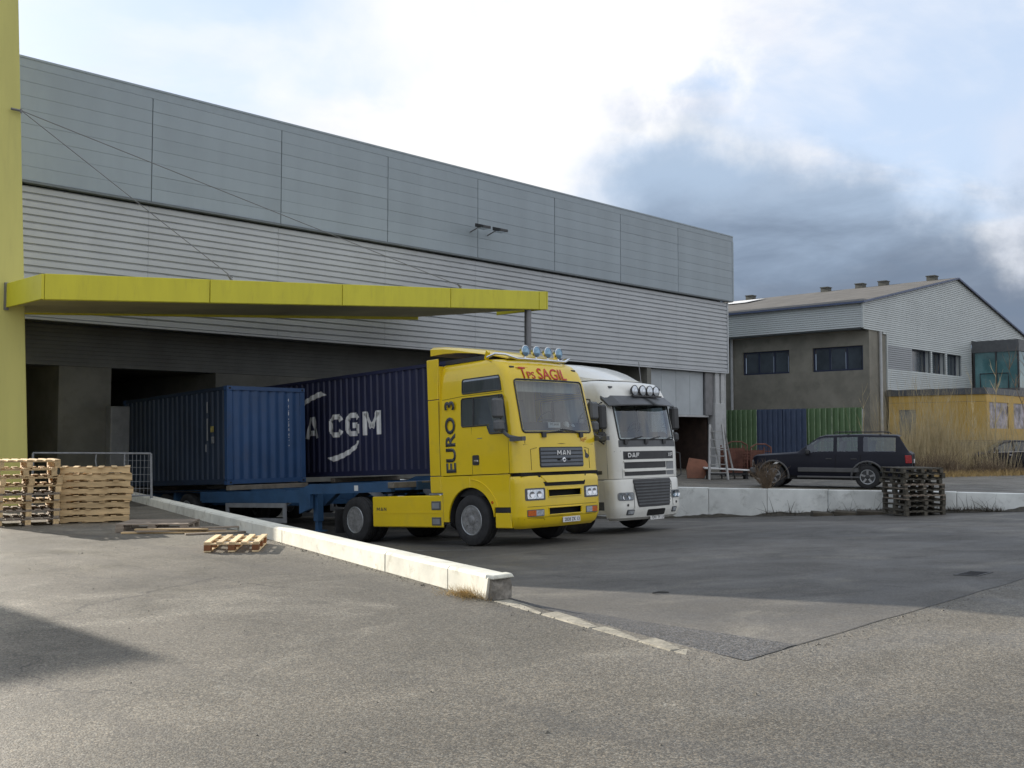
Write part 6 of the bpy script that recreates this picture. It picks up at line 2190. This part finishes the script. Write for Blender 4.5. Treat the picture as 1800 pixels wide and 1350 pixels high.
def block_pallet(label, loc, rot, m, mblock, L=1.2, W=1.0, boards=7, bw=0.10, miss=(), group=None, twist=0.0, h=0.144):
    """block pallet: L along the deck boards, W across; the W side is what faces -x"""
    t = thing('pallet', label, 'pallet', loc, rot, group)
    bl = h - 0.066
    for y in (-W / 2 + 0.05, 0, W / 2 - 0.05):
        obj('bottom_board', brd('bottom_board', L, 0.095, 0.022, m), t, (0, y, 0))
        for x in (-L / 2 + 0.07, 0, L / 2 - 0.07):
            obj('block', brd('block', 0.14, 0.095, bl, mblock), t, (x, y, 0.0225), (0, 0, rnd.uniform(-0.03, 0.03)))
    for x in (-L / 2 + 0.07, 0, L / 2 - 0.07):
        obj('stringer_board', brd('stringer_board', 0.12, W, 0.022, m), t, (x, 0, 0.023 + bl))
    for k in range(boards):
        if k in miss:
            continue
        y = lerp(-W / 2 + bw / 2, W / 2 - bw / 2, k / (boards - 1))
        obj('deck_board', brd('deck_board', L, bw, 0.022, m), t, (rnd.uniform(-1, 1) * twist, y + rnd.uniform(-0.004, 0.004), 0.0455 + bl), (0, 0, rnd.uniform(-0.012, 0.012) + twist * rnd.uniform(-0.3, 0.3)))
    return t


def ord_(k, n):
    if k == 0:
        return 'bottom'
    if k == n - 1:
        return 'top'
    names = ['', 'second', 'third', 'fourth', 'fifth', 'sixth', 'seventh', 'eighth']
    return names[k] + ' from the bottom'


# open stack at the very left, seen through from its end
nL = 8
for k in range(nL):
    rz = R(-16) + rnd.uniform(-0.035, 0.035)
    wid = 1.04
    t = block_pallet('open pallet, %s of the see-through stack by the yellow mast' % ord_(k, nL), (7.42 + rnd.uniform(-0.035, 0.03), 19.95 + rnd.uniform(-0.03, 0.03), 0.15 * k), (0, 0, rz + math.pi / 2),
                     'pale_wood' if k not in (0, 1, 3) else 'grey_wood', 'pale_wood', L=1.2, W=wid, boards=7, group='open pallets stacked beside the yellow mast', h=0.15)


def stringer_pallet(label, loc, rot, m, L=1.25, W=1.0, group=None, h=0.135, loose=False, bowed=0.0):
    """pallet on three full-depth notched runners; the long L side faces -y"""
    t = thing('pallet', label, 'pallet', loc, rot, group)
    for y in (-W / 2 + 0.02, 0, W / 2 - 0.02):
        hh = h - 0.034
        k = ('runner', L, hh, m)
        if k not in PM:
            a, b = L / 2, hh
            poly = [(-a, 0), (-a * 0.80, 0), (-a * 0.74, 0.016), (-a * 0.30, 0.016), (-a * 0.24, 0), (a * 0.24, 0), (a * 0.30, 0.016), (a * 0.74, 0.016), (a * 0.80, 0), (a, 0), (a, b), (-a, b)]
            PM[k] = MB().prism(poly, 'y', -0.02, 0.02).mesh('runner', m)
        obj('runner', PM[k], t, (rnd.uniform(-0.015, 0.015), y, 0.0165), (0, rnd.uniform(-0.004, 0.004), 0))
    for x in (-L / 2 + 0.05, -0.18, 0.18, L / 2 - 0.05):
        obj('bottom_board', brd('bottom_board', 0.10, W - 0.09, 0.016, m), t, (x, 0, 0))
    for k in range(6):
        x = lerp(-L / 2 + 0.05, L / 2 - 0.05, k / 5) + rnd.uniform(-0.02, 0.02)
        ly = rnd.uniform(-0.03, 0.03) if not loose else rnd.uniform(-0.10, 0.02)
        obj('deck_board', brd('deck_board', 0.10, W + 0.03, 0.017, m), t, (x, ly, h - 0.0172), (0, 0, rnd.uniform(-0.02, 0.02)))
    return t


nR = 8
for k in range(nR):
    stringer_pallet('tan pallet, %s of the closed stack left of the ramp wall' % ord_(k, nR), (8.60 + rnd.uniform(-0.02, 0.02), 19.62 + rnd.uniform(-0.02, 0.02), 0.131 * k), (0, 0, R(-24) + rnd.uniform(-0.02, 0.02)),
                    'pale_wood', L=1.22 + (0.06 if k in (3, 4, 6) else 0), W=1.0, group='closed pallets stacked left of the ramp wall', loose=(k == nR - 1))

block_pallet('weathered grey pallet lying flat beside the loose planks', (8.55, 16.95, 0.004), (0, 0, R(-40)), 'grey_wood', 'grey_wood', L=1.2, W=1.0, boards=5, bw=0.13)
stk = [((8.30, 16.30), -40, 1.35, 0.10, 'pale_wood', 0.004), ((8.55, 16.12), -33, 1.45, 0.12, 'grey_wood', 0.03), ((8.75, 15.95), -38, 1.30, 0.10, 'pale_wood', 0.004), ((8.95, 16.10), -27, 1.5, 0.095, 'grey_wood', 0.056), ((8.4, 16.2), -42, 1.2, 0.11, 'pale_wood', 0.056),
       ((9.0, 15.55), -18, 1.25, 0.09, 'grey_wood', 0.004)]
pl_lab = ['pale loose plank lying against the flat grey pallet', 'weathered plank crossing the middle of the loose planks', 'pale plank in front of the other loose planks', 'long grey plank resting on top of the loose planks', 'short pale plank on top of the heap near the grey pallet', 'grey plank at the near end of the loose planks, by the wall']
for (p, a, l, w, m, z), lb in zip(stk, pl_lab):
    o = obj('plank', MB().box(-l / 2, l / 2, -w / 2, w / 2, 0, 0.026).mesh('plank', m, bevel=0.003), None, (p[0], p[1], z), (0, 0, R(a)))
    tag(o, lb, 'plank', 'loose planks by the ramp wall')

block_pallet('small bright pallet lying alone beside the whitewashed wall', (7.98, 13.42, 0.004), (0, 0, R(52)), 'cream_wood', 'brown_block', L=1.12, W=0.76, boards=5, bw=0.085)

nD = 9
for k in range(nD):
    z = yard_z(28.4, 12.0) + 0.012 + 0.146 * k
    block_pallet('dark wet pallet, %s of the stack against the retaining wall' % ord_(k, nD), (28.45 + rnd.uniform(-0.05, 0.05), 12.1 + rnd.uniform(-0.05, 0.05), z), (0, 0, R(-34 + 90) + rnd.uniform(-0.05, 0.05)),
                 'dark_wood' if k not in (3, 5) else 'grey_wood', 'dark_wood', L=1.2, W=1.2, boards=6, bw=0.12, group='dark pallets stacked against the retaining wall')

# ------------------------------------------------------------------ mesh barrier at the edge of the dock
A0, B0 = Vector((11.36, 22.9, 0.20)), Vector((9.25, 24.5, 0.0))
bar = thing('mesh_barrier', 'galvanised mesh barrier panel standing behind the pallet stacks at the dock edge', 'barrier', (11.36, 22.9, 0))
d = Vector((B0.x - A0.x, B0.y - A0.y, 0))
ln = d.length
d.normalize()


def bp(s_, z_, lean=0.0):
    return (d.x * s_, d.y * s_, z_)


MB().tube([bp(0, 0.16), bp(0.03, 1.22)], 0.03, 8).build('end_post', 'barrier_grey', bar, smooth=50)
MB().tube([bp(ln, 0.0), bp(ln, 1.24)], 0.03, 8).build('end_post', 'barrier_grey', bar, smooth=50)
MB().tube([bp(0.03, 1.22), bp(ln, 1.24)], 0.024, 8).build('top_rail', 'barrier_grey', bar, smooth=50)
MB().tube([bp(0.0, 0.24), bp(ln, 0.20)], 0.018, 8).build('bottom_rail', 'barrier_grey', bar, smooth=50)
MB().tube([bp(0.62, 0.22), bp(0.62, 1.23)], 0.02, 6).build('upright', 'barrier_grey', bar)
MB().tube([bp(1.22, 0.22), bp(1.20, 0.7), bp(1.27, 1.05), bp(1.25, 1.23)], 0.016, 6).build('upright', 'barrier_grey', bar)
mb = MB()
for k in range(1, 7):
    mb.tube([bp(0.62 * k / 7, 0.24), bp(0.62 * k / 7, 1.22)], 0.005, 4, cap=False)
for k in range(1, 6):
    mb.tube([bp(0.0, 0.24 + 0.98 * k / 6), bp(0.62, 0.24 + 0.98 * k / 6)], 0.005, 4, cap=False)
mb.build('wire_mesh', 'barrier_grey', bar)

# ------------------------------------------------------------------ clutter in front of the brown recess
ld = thing('step_ladder', 'open aluminium step ladder standing in front of the brown recess', 'ladder', (32.9, 21.4, 0), (0, 0, R(-48)))
ld.scale = (1.15, 1.1, 1.0)
MB().tube([(-0.30, -0.45, 0), (-0.20, 0.0, 2.05)], 0.045, 6).build('rail', 'ladder', ld)
MB().tube([(0.30, -0.45, 0), (0.20, 0.0, 2.05)], 0.045, 6).build('rail', 'ladder', ld)
for k in range(6):
    f = 0.12 + 0.15 * k
    hw_ = lerp(0.30, 0.20, f)
    MB().box(-hw_, hw_, lerp(-0.45, 0, f) - 0.05, lerp(-0.45, 0, f) + 0.05, 2.05 * f, 2.05 * f + 0.03).build('tread', 'ladder', ld)
MB().tube([(0.24, 0.04, 1.98), (0.72, 0.75, 0)], 0.032, 6).build('rear_leg', 'ladder', ld)
MB().tube([(-0.16, 0.04, 1.98), (0.30, 0.75, 0)], 0.032, 6).build('rear_leg', 'ladder', ld)
MB().tube([(0.0, 0.38, 1.1), (0.46, 0.38, 1.1)], 0.02, 6).build('brace', 'ladder', ld)

ob = tag(obj('rusty_sheet', MB().prism([(-0.36, 0), (0.28, 0), (0.52, 0.45), (0.36, 0.74), (-0.26, 0.84), (-0.38, 0.4)], 'y', -0.02, 0.02).mesh('rusty_sheet', 'orangebox', bevel=0.01), None, (33.0, 22.35, 0.0), (R(-22), 0, R(-50))),
         'orange-brown metal sheet leaning beside the foot of the step ladder', 'metal sheet')
bd_ = tag(obj('white_board', MB().hexa([(-0.9, -0.35, 0.38), (0.9, -0.35, 0.30), (0.95, 0.4, 0.30), (-0.85, 0.4, 0.40)], [(-0.9, -0.35, 0.42), (0.9, -0.35, 0.34), (0.95, 0.4, 0.34), (-0.85, 0.4, 0.44)]).mesh('white_board', 'platewhite', bevel=0.008), None, (33.55, 21.35, 0), (0, 0, R(-48))),
           'white board lying on the scrap at the foot of the ladder', 'board')
sc = thing('scrap_frame', 'low dark scrap frame carrying the white board', 'scrap', (33.55, 21.35, 0), (0, 0, R(-48)))
for x in (-0.7, 0.7):
    MB().box(x - 0.05, x + 0.05, -0.25, 0.3, 0.0, 0.30).build('leg', 'dark', sc)
MB().box(-0.75, 0.75, -0.28, -0.22, 0.16, 0.24).build('cross_bar', 'dark', sc)
for k, (px_, py_, lb, hz) in enumerate(((36.2, 22.7, 'rusty red wire cage trolley nearer the ladder', 1.25), (37.0, 22.1, 'rusty red wire cage trolley nearer the off-road car', 1.15))):
    tr = thing('cage_trolley', lb, 'trolley', (px_, py_, 0), (0, 0, R(-40 + 8 * k)), group='rusty cage trolleys by the fence')
    for sx_ in (-0.45, 0.45):
        for sy in (-0.3, 0.3):
            MB().tube([(sx_, sy, 0.1), (sx_, sy, hz)], 0.03, 6).build('post', 'terracotta', tr)
            MB().lathe([(0.0, -0.02), (0.07, -0.02), (0.07, 0.02), (0.0, 0.02)], (sx_, sy, 0.07), 'x', 10).build('castor', 'rubber', tr)
    MB().box(-0.5, 0.5, -0.35, 0.35, 0.12, 0.18).build('base', 'terracotta', tr)
    MB().tube([(-0.45, -0.3, hz), (-0.2, -0.3, hz + 0.14), (0.2, -0.3, hz + 0.14), (0.45, -0.3, hz)], 0.03, 6).build('handle', 'terracotta', tr)
    mb = MB()
    for j in range(1, 8):
        mb.box(-0.45, 0.45, -0.31, -0.29, 0.15 + j * (hz - 0.2) / 8, 0.18 + j * (hz - 0.2) / 8)
        mb.box(-0.46, -0.44, -0.3, 0.3, 0.15 + j * (hz - 0.2) / 8, 0.18 + j * (hz - 0.2) / 8)
        mb.box(-0.45 + j * 0.112 - 0.008, -0.45 + j * 0.112 + 0.008, -0.325, -0.315, 0.15, hz)
    mb.box(-0.44, 0.44, 0.31, 0.33, 0.18, hz * 0.9)
    mb.box(-0.38, 0.30, -0.22, 0.25, 0.18, hz * 0.55)
    mb.build('cage', 'terracotta', tr, fix=False)
bx = thing('white_crate', 'white crate heaped with plastic sheeting in front of the cage trolleys', 'crate', (36.0, 21.0, 0), (0, 0, R(-42)))
MB().box(-0.55, 0.55, -0.35, 0.35, 0.22, 0.62).build('box', 'platewhite', bx, bevel=0.02)
MB().box(-0.6, 0.6, -0.4, 0.4, 0.0, 0.2).build('base', 'dark', bx)
vs = []
for j in range(7):
    for i in range(9):
        vs.append((-0.5 + i / 8, -0.32 + 0.64 * j / 6, 0.63 + 0.12 * abs(noise.noise((i * 0.9, j * 0.9, 4))) * 2 * (0 if i in (0, 8) or j in (0, 6) else 1)))
MB().add(vs, [(j * 9 + i, j * 9 + i + 1, (j + 1) * 9 + i + 1, (j + 1) * 9 + i) for j in range(6) for i in range(8)]).build('sheeting', 'platewhite', bx)

# drain cover on the open tarmac
dc = thing('drain_cover', 'small dark iron drain cover set in the tarmac on the right', 'drain cover', (12.9, 4.75, ramp_z(4.75) + 0.002), (-0.052, 0, 0))
mb = MB().box(-0.24, 0.24, -0.15, -0.12, -0.05, 0.006).box(-0.24, 0.24, 0.12, 0.15, -0.05, 0.006).box(-0.24, -0.21, -0.12, 0.12, -0.05, 0.006).box(0.21, 0.24, -0.12, 0.12, -0.05, 0.006)
mb.build('frame', 'tar', dc, fix=False)
MB().box(-0.208, 0.208, -0.118, 0.118, -0.05, 0.0).build('lid', 'patch', dc)
for k in range(5):
    MB().box(-0.18 + k * 0.082, -0.155 + k * 0.082, -0.10, 0.10, 0.0005, 0.005).build('slot', 'dark', dc)

# ------------------------------------------------------------------ loose grit and litter on the tarmac
mb = MB()
for k in range(1500):
    q = rnd.random()
    if q < 0.45:
        y_ = rnd.uniform(7.4, 18)
        x_ = wall_x(y_) - 0.02 - abs(rnd.gauss(0, 0.09))
        z_ = 0.0
    elif q < 0.70:
        y_ = rnd.uniform(4.2, 7.4)
        x_ = 6.55 + 0.2627 * (y_ - 4.2) + rnd.gauss(-0.05, 0.16)
        z_ = 0.0
        if x_ > 6.5 + 0.2627 * (y_ - 4.2):
            continue
    elif q < 0.82:
        x_, y_, z_ = rnd.uniform(6.7, 12), 4.06 - abs(rnd.gauss(0, 0.12)), 0.0
    else:
        x_, y_, z_ = rnd.uniform(3, 9), rnd.uniform(3, 15), 0.0
        if x_ > wall_x(y_) - 0.1 and y_ > 4.0:
            continue
    s_ = rnd.uniform(0.004, 0.011) * (1 + 1.3 * (rnd.random() < 0.05))
    a = rnd.uniform(0, 6.28)
    pts = [(x_ + s_ * math.cos(a + t_ * 2.1) * rnd.uniform(0.6, 1.2), y_ + s_ * math.sin(a + t_ * 2.1) * rnd.uniform(0.6, 1.2), z_) for t_ in range(3)]
    mb.add(pts + [(x_, y_, z_ + s_ * rnd.uniform(0.6, 1.1))], [(0, 1, 3), (1, 2, 3), (2, 0, 3)])
tag(mb.build('grit', mat('grit', (0.13, 0.12, 0.10), 0.9, var=0.6, vscale=40), fix=False), kind='stuff')
tz = ramp_z(7.0)
tag(obj('stick', MB().tube([(-0.11, 0, 0.012), (-0.02, 0.012, 0.018), (0.10, 0.0, 0.012)], [0.008, 0.010, 0.006], 5).tube([(0.0, 0.01, 0.018), (0.06, 0.05, 0.016)], [0.006, 0.003], 4).mesh('stick', 'tar'), None, (9.6, 7.0, tz), (0, 0, R(-25))), 'short dark stick lying on the ramp right of the broken wall end', 'stick')

# ------------------------------------------------------------------ plants
def blade(mb, p, dirv, ln, w, bend, n=3):
    p = Vector(p)
    d = Vector(dirv).normalized()
    s = d.cross(Vector((rnd.uniform(-1, 1), rnd.uniform(-1, 1), 0.2))).normalized()
    b = Vector((bend[0], bend[1], 0))
    vs = []
    for k in range(n + 1):
        f = k / n
        q = p + d * (ln * f) + b * (f * f * ln)
        ww = w * (1 - 0.85 * f)
        vs += [q - s * ww, q + s * ww]
    mb.add(vs, [(2 * k, 2 * k + 1, 2 * k + 3, 2 * k + 2) for k in range(n)])


mb = MB()
for k in range(420):
    a, r_ = rnd.uniform(0, 6.28), abs(rnd.gauss(0, 0.10))
    x_ = wall_x(7.75) - 0.08 + r_ * math.cos(a) * 0.9
    y_ = 7.72 + r_ * math.sin(a) * 2.0
    x_ = min(x_, wall_x(y_) - 0.02)
    blade(mb, (x_, y_, 0.0), (rnd.gauss(-0.3, 0.5), rnd.gauss(-0.1, 0.5), 1), rnd.uniform(0.06, 0.15), 0.0022, (rnd.gauss(-0.3, 0.4), rnd.gauss(0, 0.4)))
tag(mb.build('dry_grass_tuft', 'straw', fix=False), 'dry straw-coloured grass tuft at the broken end of the whitewashed wall', 'grass tuft')

# dead weeds along the foot of the retaining wall
mb = MB()
for k in range(2600):
    f = rnd.random() ** 0.9
    x_, y_ = lerp(26.1, 30.7, f), lerp(19.2, 8.6, f)
    if x_ > 29.3 or True:
        for (a, b) in zip(path, path[1:]):
            if min(a[1], b[1]) <= y_ <= max(a[1], b[1]):
                q = (y_ - a[1]) / (b[1] - a[1])
                x_ = lerp(a[0], b[0], q)
    cl = noise.noise((y_ * 0.9, 2.2, 0))
    if cl < -0.12:
        continue
    x_ -= 0.14 + abs(rnd.gauss(0, 0.10))
    zg = yard_z(x_, y_)
    tall = rnd.random() < 0.06
    blade(mb, (x_, y_, zg - 0.01), (rnd.gauss(0, 0.45), rnd.gauss(0, 0.45), 1), (rnd.uniform(0.3, 0.65) if tall else rnd.uniform(0.06, 0.22)), 0.010, (rnd.gauss(0, 0.3), rnd.gauss(0, 0.3)))
tag(mb.build('weeds', 'weed', fix=False), kind='stuff')
# dark litter of soil and leaves under them, banked unevenly against the wall
mb = MB()


def bank(y_):
    return max(0.0, 0.5 + 1.1 * noise.noise((y_ * 1.1, 9, 0)) + 0.45 * noise.noise((y_ * 4.3, 2, 0)))


for (a, b) in zip(path, path[1:]):
    for k in range(12):
        f0, f1 = k / 12, (k + 1) / 12
        p, q = Vector((lerp(a[0], b[0], f0), lerp(a[1], b[1], f0), 0)), Vector((lerp(a[0], b[0], f1), lerp(a[1], b[1], f1), 0))
        w0, w1 = 0.16 + 0.30 * bank(p.y), 0.16 + 0.30 * bank(q.y)
        h0, h1 = 0.01 + 0.12 * bank(p.y), 0.01 + 0.12 * bank(q.y)
        zz0, zz1 = yard_z(p.x, p.y) + 0.004, yard_z(q.x, q.y) + 0.004
        mb.add([(p.x - 0.1, p.y, zz0 + h0), (q.x - 0.1, q.y, zz1 + h1), (q.x - 0.1 - w1, q.y - 0.05, zz1 + 0.006), (p.x - 0.1 - w0, p.y - 0.05, zz0 + 0.006)], [(0, 1, 2, 3)])
tag(mb.build('leaf_litter', mat('leaf_litter', (0.05, 0.045, 0.035), 0.95, var=0.4, vscale=8, bump=0.6), fix=False), kind='stuff')
# rubble slabs at the wall foot
for k, (x_, y_, s_) in enumerate(((28.55, 14.1, 0.9), (28.85, 13.45, 1.2), (28.2, 14.75, 0.7))):
    o = obj('rubble_slab', MB().hexa([(-0.45 * s_, -0.2, 0), (0.45 * s_, -0.18, 0), (0.42 * s_, 0.2, 0), (-0.40 * s_, 0.18, 0)], [(-0.42 * s_, -0.18, 0.12), (0.40 * s_, -0.15, 0.09), (0.38 * s_, 0.16, 0.11), (-0.36 * s_, 0.15, 0.16)]).mesh('rubble_slab', 'weed', bevel=0.015), None,
            (x_ - 0.35, y_ - 0.2, yard_z(x_ - 0.35, y_ - 0.2) - 0.01), (0, 0, R(-60 + 9 * k)))
    tag(o, ['dark slab of rubble in the middle of the three at the foot of the retaining wall', 'dark slab of rubble nearest the stack of wet pallets', 'small dark slab of rubble farthest from the wet pallets'][k], 'rubble', 'slabs at the foot of the retaining wall')


def shrub(name, label, loc, n, h, spread, m, w=0.012, group=None):
    """bare shrub: forking stems rising from one stool"""
    t = thing(name, label, 'shrub', loc, (0, 0, rnd.uniform(0, 6)), group)
    mb = MB()
    for k in range(n):
        a = rnd.uniform(0, 6.283)
        l = h * rnd.uniform(0.55, 1.0)
        p = Vector((rnd.gauss(0, 0.06), rnd.gauss(0, 0.06), 0))
        d = Vector((math.cos(a) * spread * rnd.random(), math.sin(a) * spread * rnd.random(), 1)).normalized()
        pts = [p]
        for s_ in range(4):
            d = (d + Vector((rnd.gauss(0, 0.13), rnd.gauss(0, 0.13), 0.03))).normalized()
            pts.append(pts[-1] + d * l / 4)
        mb.tube(pts, [w, w * 0.8, w * 0.6, w * 0.42, w * 0.2], 3, cap=False)
        for s_ in (1, 2, 3):
            for _ in range(2):
                e = (d + Vector((rnd.gauss(0, 0.6), rnd.gauss(0, 0.6), 0.1))).normalized()
                q = pts[s_] + e * l * rnd.uniform(0.12, 0.3)
                mb.tube([pts[s_], q], [w * 0.4, w * 0.12], 3, cap=False)
    mb.build('branches', m, t, fix=False)
    return t


shrub('bare_shrub', 'brown leafless shrub growing over the retaining wall in front of the off-road car', (28.05, 16.45, 0.0), 90, 1.05, 1.1, 'twig', 0.009)

# screen of dry reeds, brush and saplings on the verge
def verge_y(x_):
    return 17.3 - (x_ - 39.5) * 0.40


mb = MB()
for k in range(17000):
    x_ = lerp(41.6, 53.0, rnd.random()) + rnd.gauss(0, 0.3)
    y_ = verge_y(x_) + 2.3 + rnd.gauss(0, 0.6)
    dens = 0.60 + 1.1 * noise.noise((x_ * 0.45, y_ * 0.3, 1.0))
    if rnd.random() > max(0.10, dens) or (x_ > 46.0 and rnd.random() < 0.5):
        continue
    h = rnd.uniform(0.7, 1.9) * (1.0 + 0.9 * max(0, noise.noise((x_ * 0.6, 7, 0))))
    if rnd.random() < 0.36:
        h *= rnd.uniform(1.3, 2.3)
    blade(mb, (x_, y_, 0), (rnd.gauss(0, 0.13), rnd.gauss(0, 0.13), 1), h, rnd.uniform(0.004, 0.010), (rnd.gauss(0, 0.11), rnd.gauss(0, 0.11)), 4)
tag(mb.build('reeds', 'reed', fix=False), kind='stuff')
mb = MB()
for k in range(9000):
    x_ = lerp(40.6, 54.0, rnd.random()) + rnd.gauss(0, 0.3)
    y_ = verge_y(x_) + 1.0 + rnd.gauss(0, 0.5)
    clump = 0.65 + 0.8 * noise.noise((x_ * 0.7, y_ * 0.5, 3.0))
    h = rnd.uniform(0.4, 1.35 if x_ < 45.0 else 0.85) * max(0.4, clump)
    blade(mb, (x_, y_, 0), (rnd.gauss(0, 0.5), rnd.gauss(0, 0.5), 1), h, rnd.uniform(0.004, 0.010), (rnd.gauss(0, 0.25), rnd.gauss(0, 0.25)), 3)
tag(mb.build('brush', 'twig', fix=False), kind='stuff')
mb = MB()
for k in range(5000):
    x_ = lerp(40.0, 54.0, rnd.random())
    y_ = verge_y(x_) - 0.2 + rnd.gauss(0, 0.35)
    blade(mb, (x_, y_, 0), (rnd.gauss(0, 0.6), rnd.gauss(0, 0.6), 1), rnd.uniform(0.10, 0.34), 0.009, (rnd.gauss(0, 0.3), rnd.gauss(0, 0.3)), 2)
tag(mb.build('dry_grass', 'straw', fix=False), kind='stuff')
# soil under the brush
pts = [(39.5, 17.2), (54.5, 11.2), (60, 16), (60, 19.2), (54.5, 19.2), (54.5, 23.8), (46, 24.0), (42, 23.0)]
v, f = cdt(pts, [], True)
struct(MB().add([(p.x, p.y, 0.004) for p in v], f).build('verge_soil', mat('verge_soil', (0.15, 0.115, 0.07), 0.95, var=0.4, vscale=1.5, bump=0.5, bscale=10, dirt=0.5)))


def sapling(label, loc, h, w, m, lean=(0, 0), twigs=12):
    t = thing('bare_sapling', label, 'sapling', loc, group='bare saplings on the verge')
    pts, p, d = [Vector((0, 0, 0))], Vector((0, 0, 0)), Vector((lean[0], lean[1], 1)).normalized()
    n = 7
    for k in range(n):
        d = (d + Vector((rnd.gauss(0, 0.05), rnd.gauss(0, 0.05), 0.02))).normalized()
        p = p + d * h / n
        pts.append(p)
    MB().tube(pts, [w * (1 - 0.88 * k / n) for k in range(n + 1)], 5, cap=False).build('trunk', m, t, smooth=60, fix=False)
    mb = MB()
    for k in range(twigs):
        i = rnd.randint(2, n - 1)
        a = rnd.uniform(0, 6.283)
        e = Vector((math.cos(a) * 0.45, math.sin(a) * 0.45, 1)).normalized()
        l = h * rnd.uniform(0.08, 0.24)
        q = pts[i] + e * l * 0.5
        q2 = q + (e + Vector((rnd.gauss(0, .2), rnd.gauss(0, .2), 0.3))).normalized() * l * 0.5
        mb.tube([pts[i], q, q2], [w * 0.4, w * 0.28, w * 0.12], 3, cap=False)
        for _ in range(2):
            e2 = (e + Vector((rnd.gauss(0, .5), rnd.gauss(0, .5), 0.2))).normalized()
            mb.tube([q, q + e2 * l * 0.3], [w * 0.14, w * 0.05], 3, cap=False)
    tag(mb.build('branches', m, t, fix=False), kind='stuff')
    return t


sp_ = [(43.4, 20.6, 4.0, 'slender pale sapling standing alone in front of the ochre corner', 0, 0), (44.6, 17.9, 3.9, 'pale sapling right of the grey annex door', 0.02, 0), (45.2, 18.3, 4.3, 'tall pale sapling reaching up to the dark roof edge', 0.0, 0.0),
       (46.1, 17.6, 3.7, 'crooked pale sapling in the thick of the reeds', 0.06, 0.02), (47.0, 17.2, 4.6, 'sapling in front of the middle of the ochre wall', -0.03, 0.03), (47.6, 16.6, 5.0, 'tallest pale sapling, reaching the glazed bay', 0.02, 0.0),
       (45.8, 16.9, 2.7, 'short sapling low among the reeds', 0.1, -0.05), (48.3, 16.3, 3.4, 'sapling beside the first printed annex window', -0.05, 0.0), (50.0, 15.4, 5.6, 'thick leaning sapling in front of the glazed bay', -0.10, 0.10), (50.4, 15.2, 5.4, 'thin leaning sapling crossing the thick one', -0.16, 0.16),
       (51.2, 15.3, 4.8, 'grey sapling over the dark hatchback', -0.12, 0.10), (43.6, 18.9, 2.9, 'low sapling just behind the off-road car', 0.05, 0.0), (51.6, 14.4, 4.4, 'sapling at the right end of the verge', -0.08, 0.06)]
for x_, y_, h, lb, lx, ly in sp_:
    sapling(lb, (x_, y_, 0), h, 0.020 if h < 5 else 0.034, 'reed' if h < 5.2 else 'twig', (lx, ly), 12 if h < 5 else 16)

# wire fence along the verge
wf_ = thing('wire_fence', 'thin dark wire fence standing in the dry brush', 'fence', (41.5, 22.0, 0))
fd = Vector((0.895, -0.447, 0))
for k in range(6):
    p = fd * (2.6 * k)
    MB().tube([(p.x, p.y, 0), (p.x, p.y, 1.45)], 0.035, 6).build('post', 'plastic', wf_)
for z in (0.35, 0.75, 1.1, 1.4):
    p = fd * 13.0
    MB().tube([(0, 0, z), (p.x, p.y, z)], 0.012 if z < 1.4 else 0.02, 4).build('wire', 'plastic', wf_)
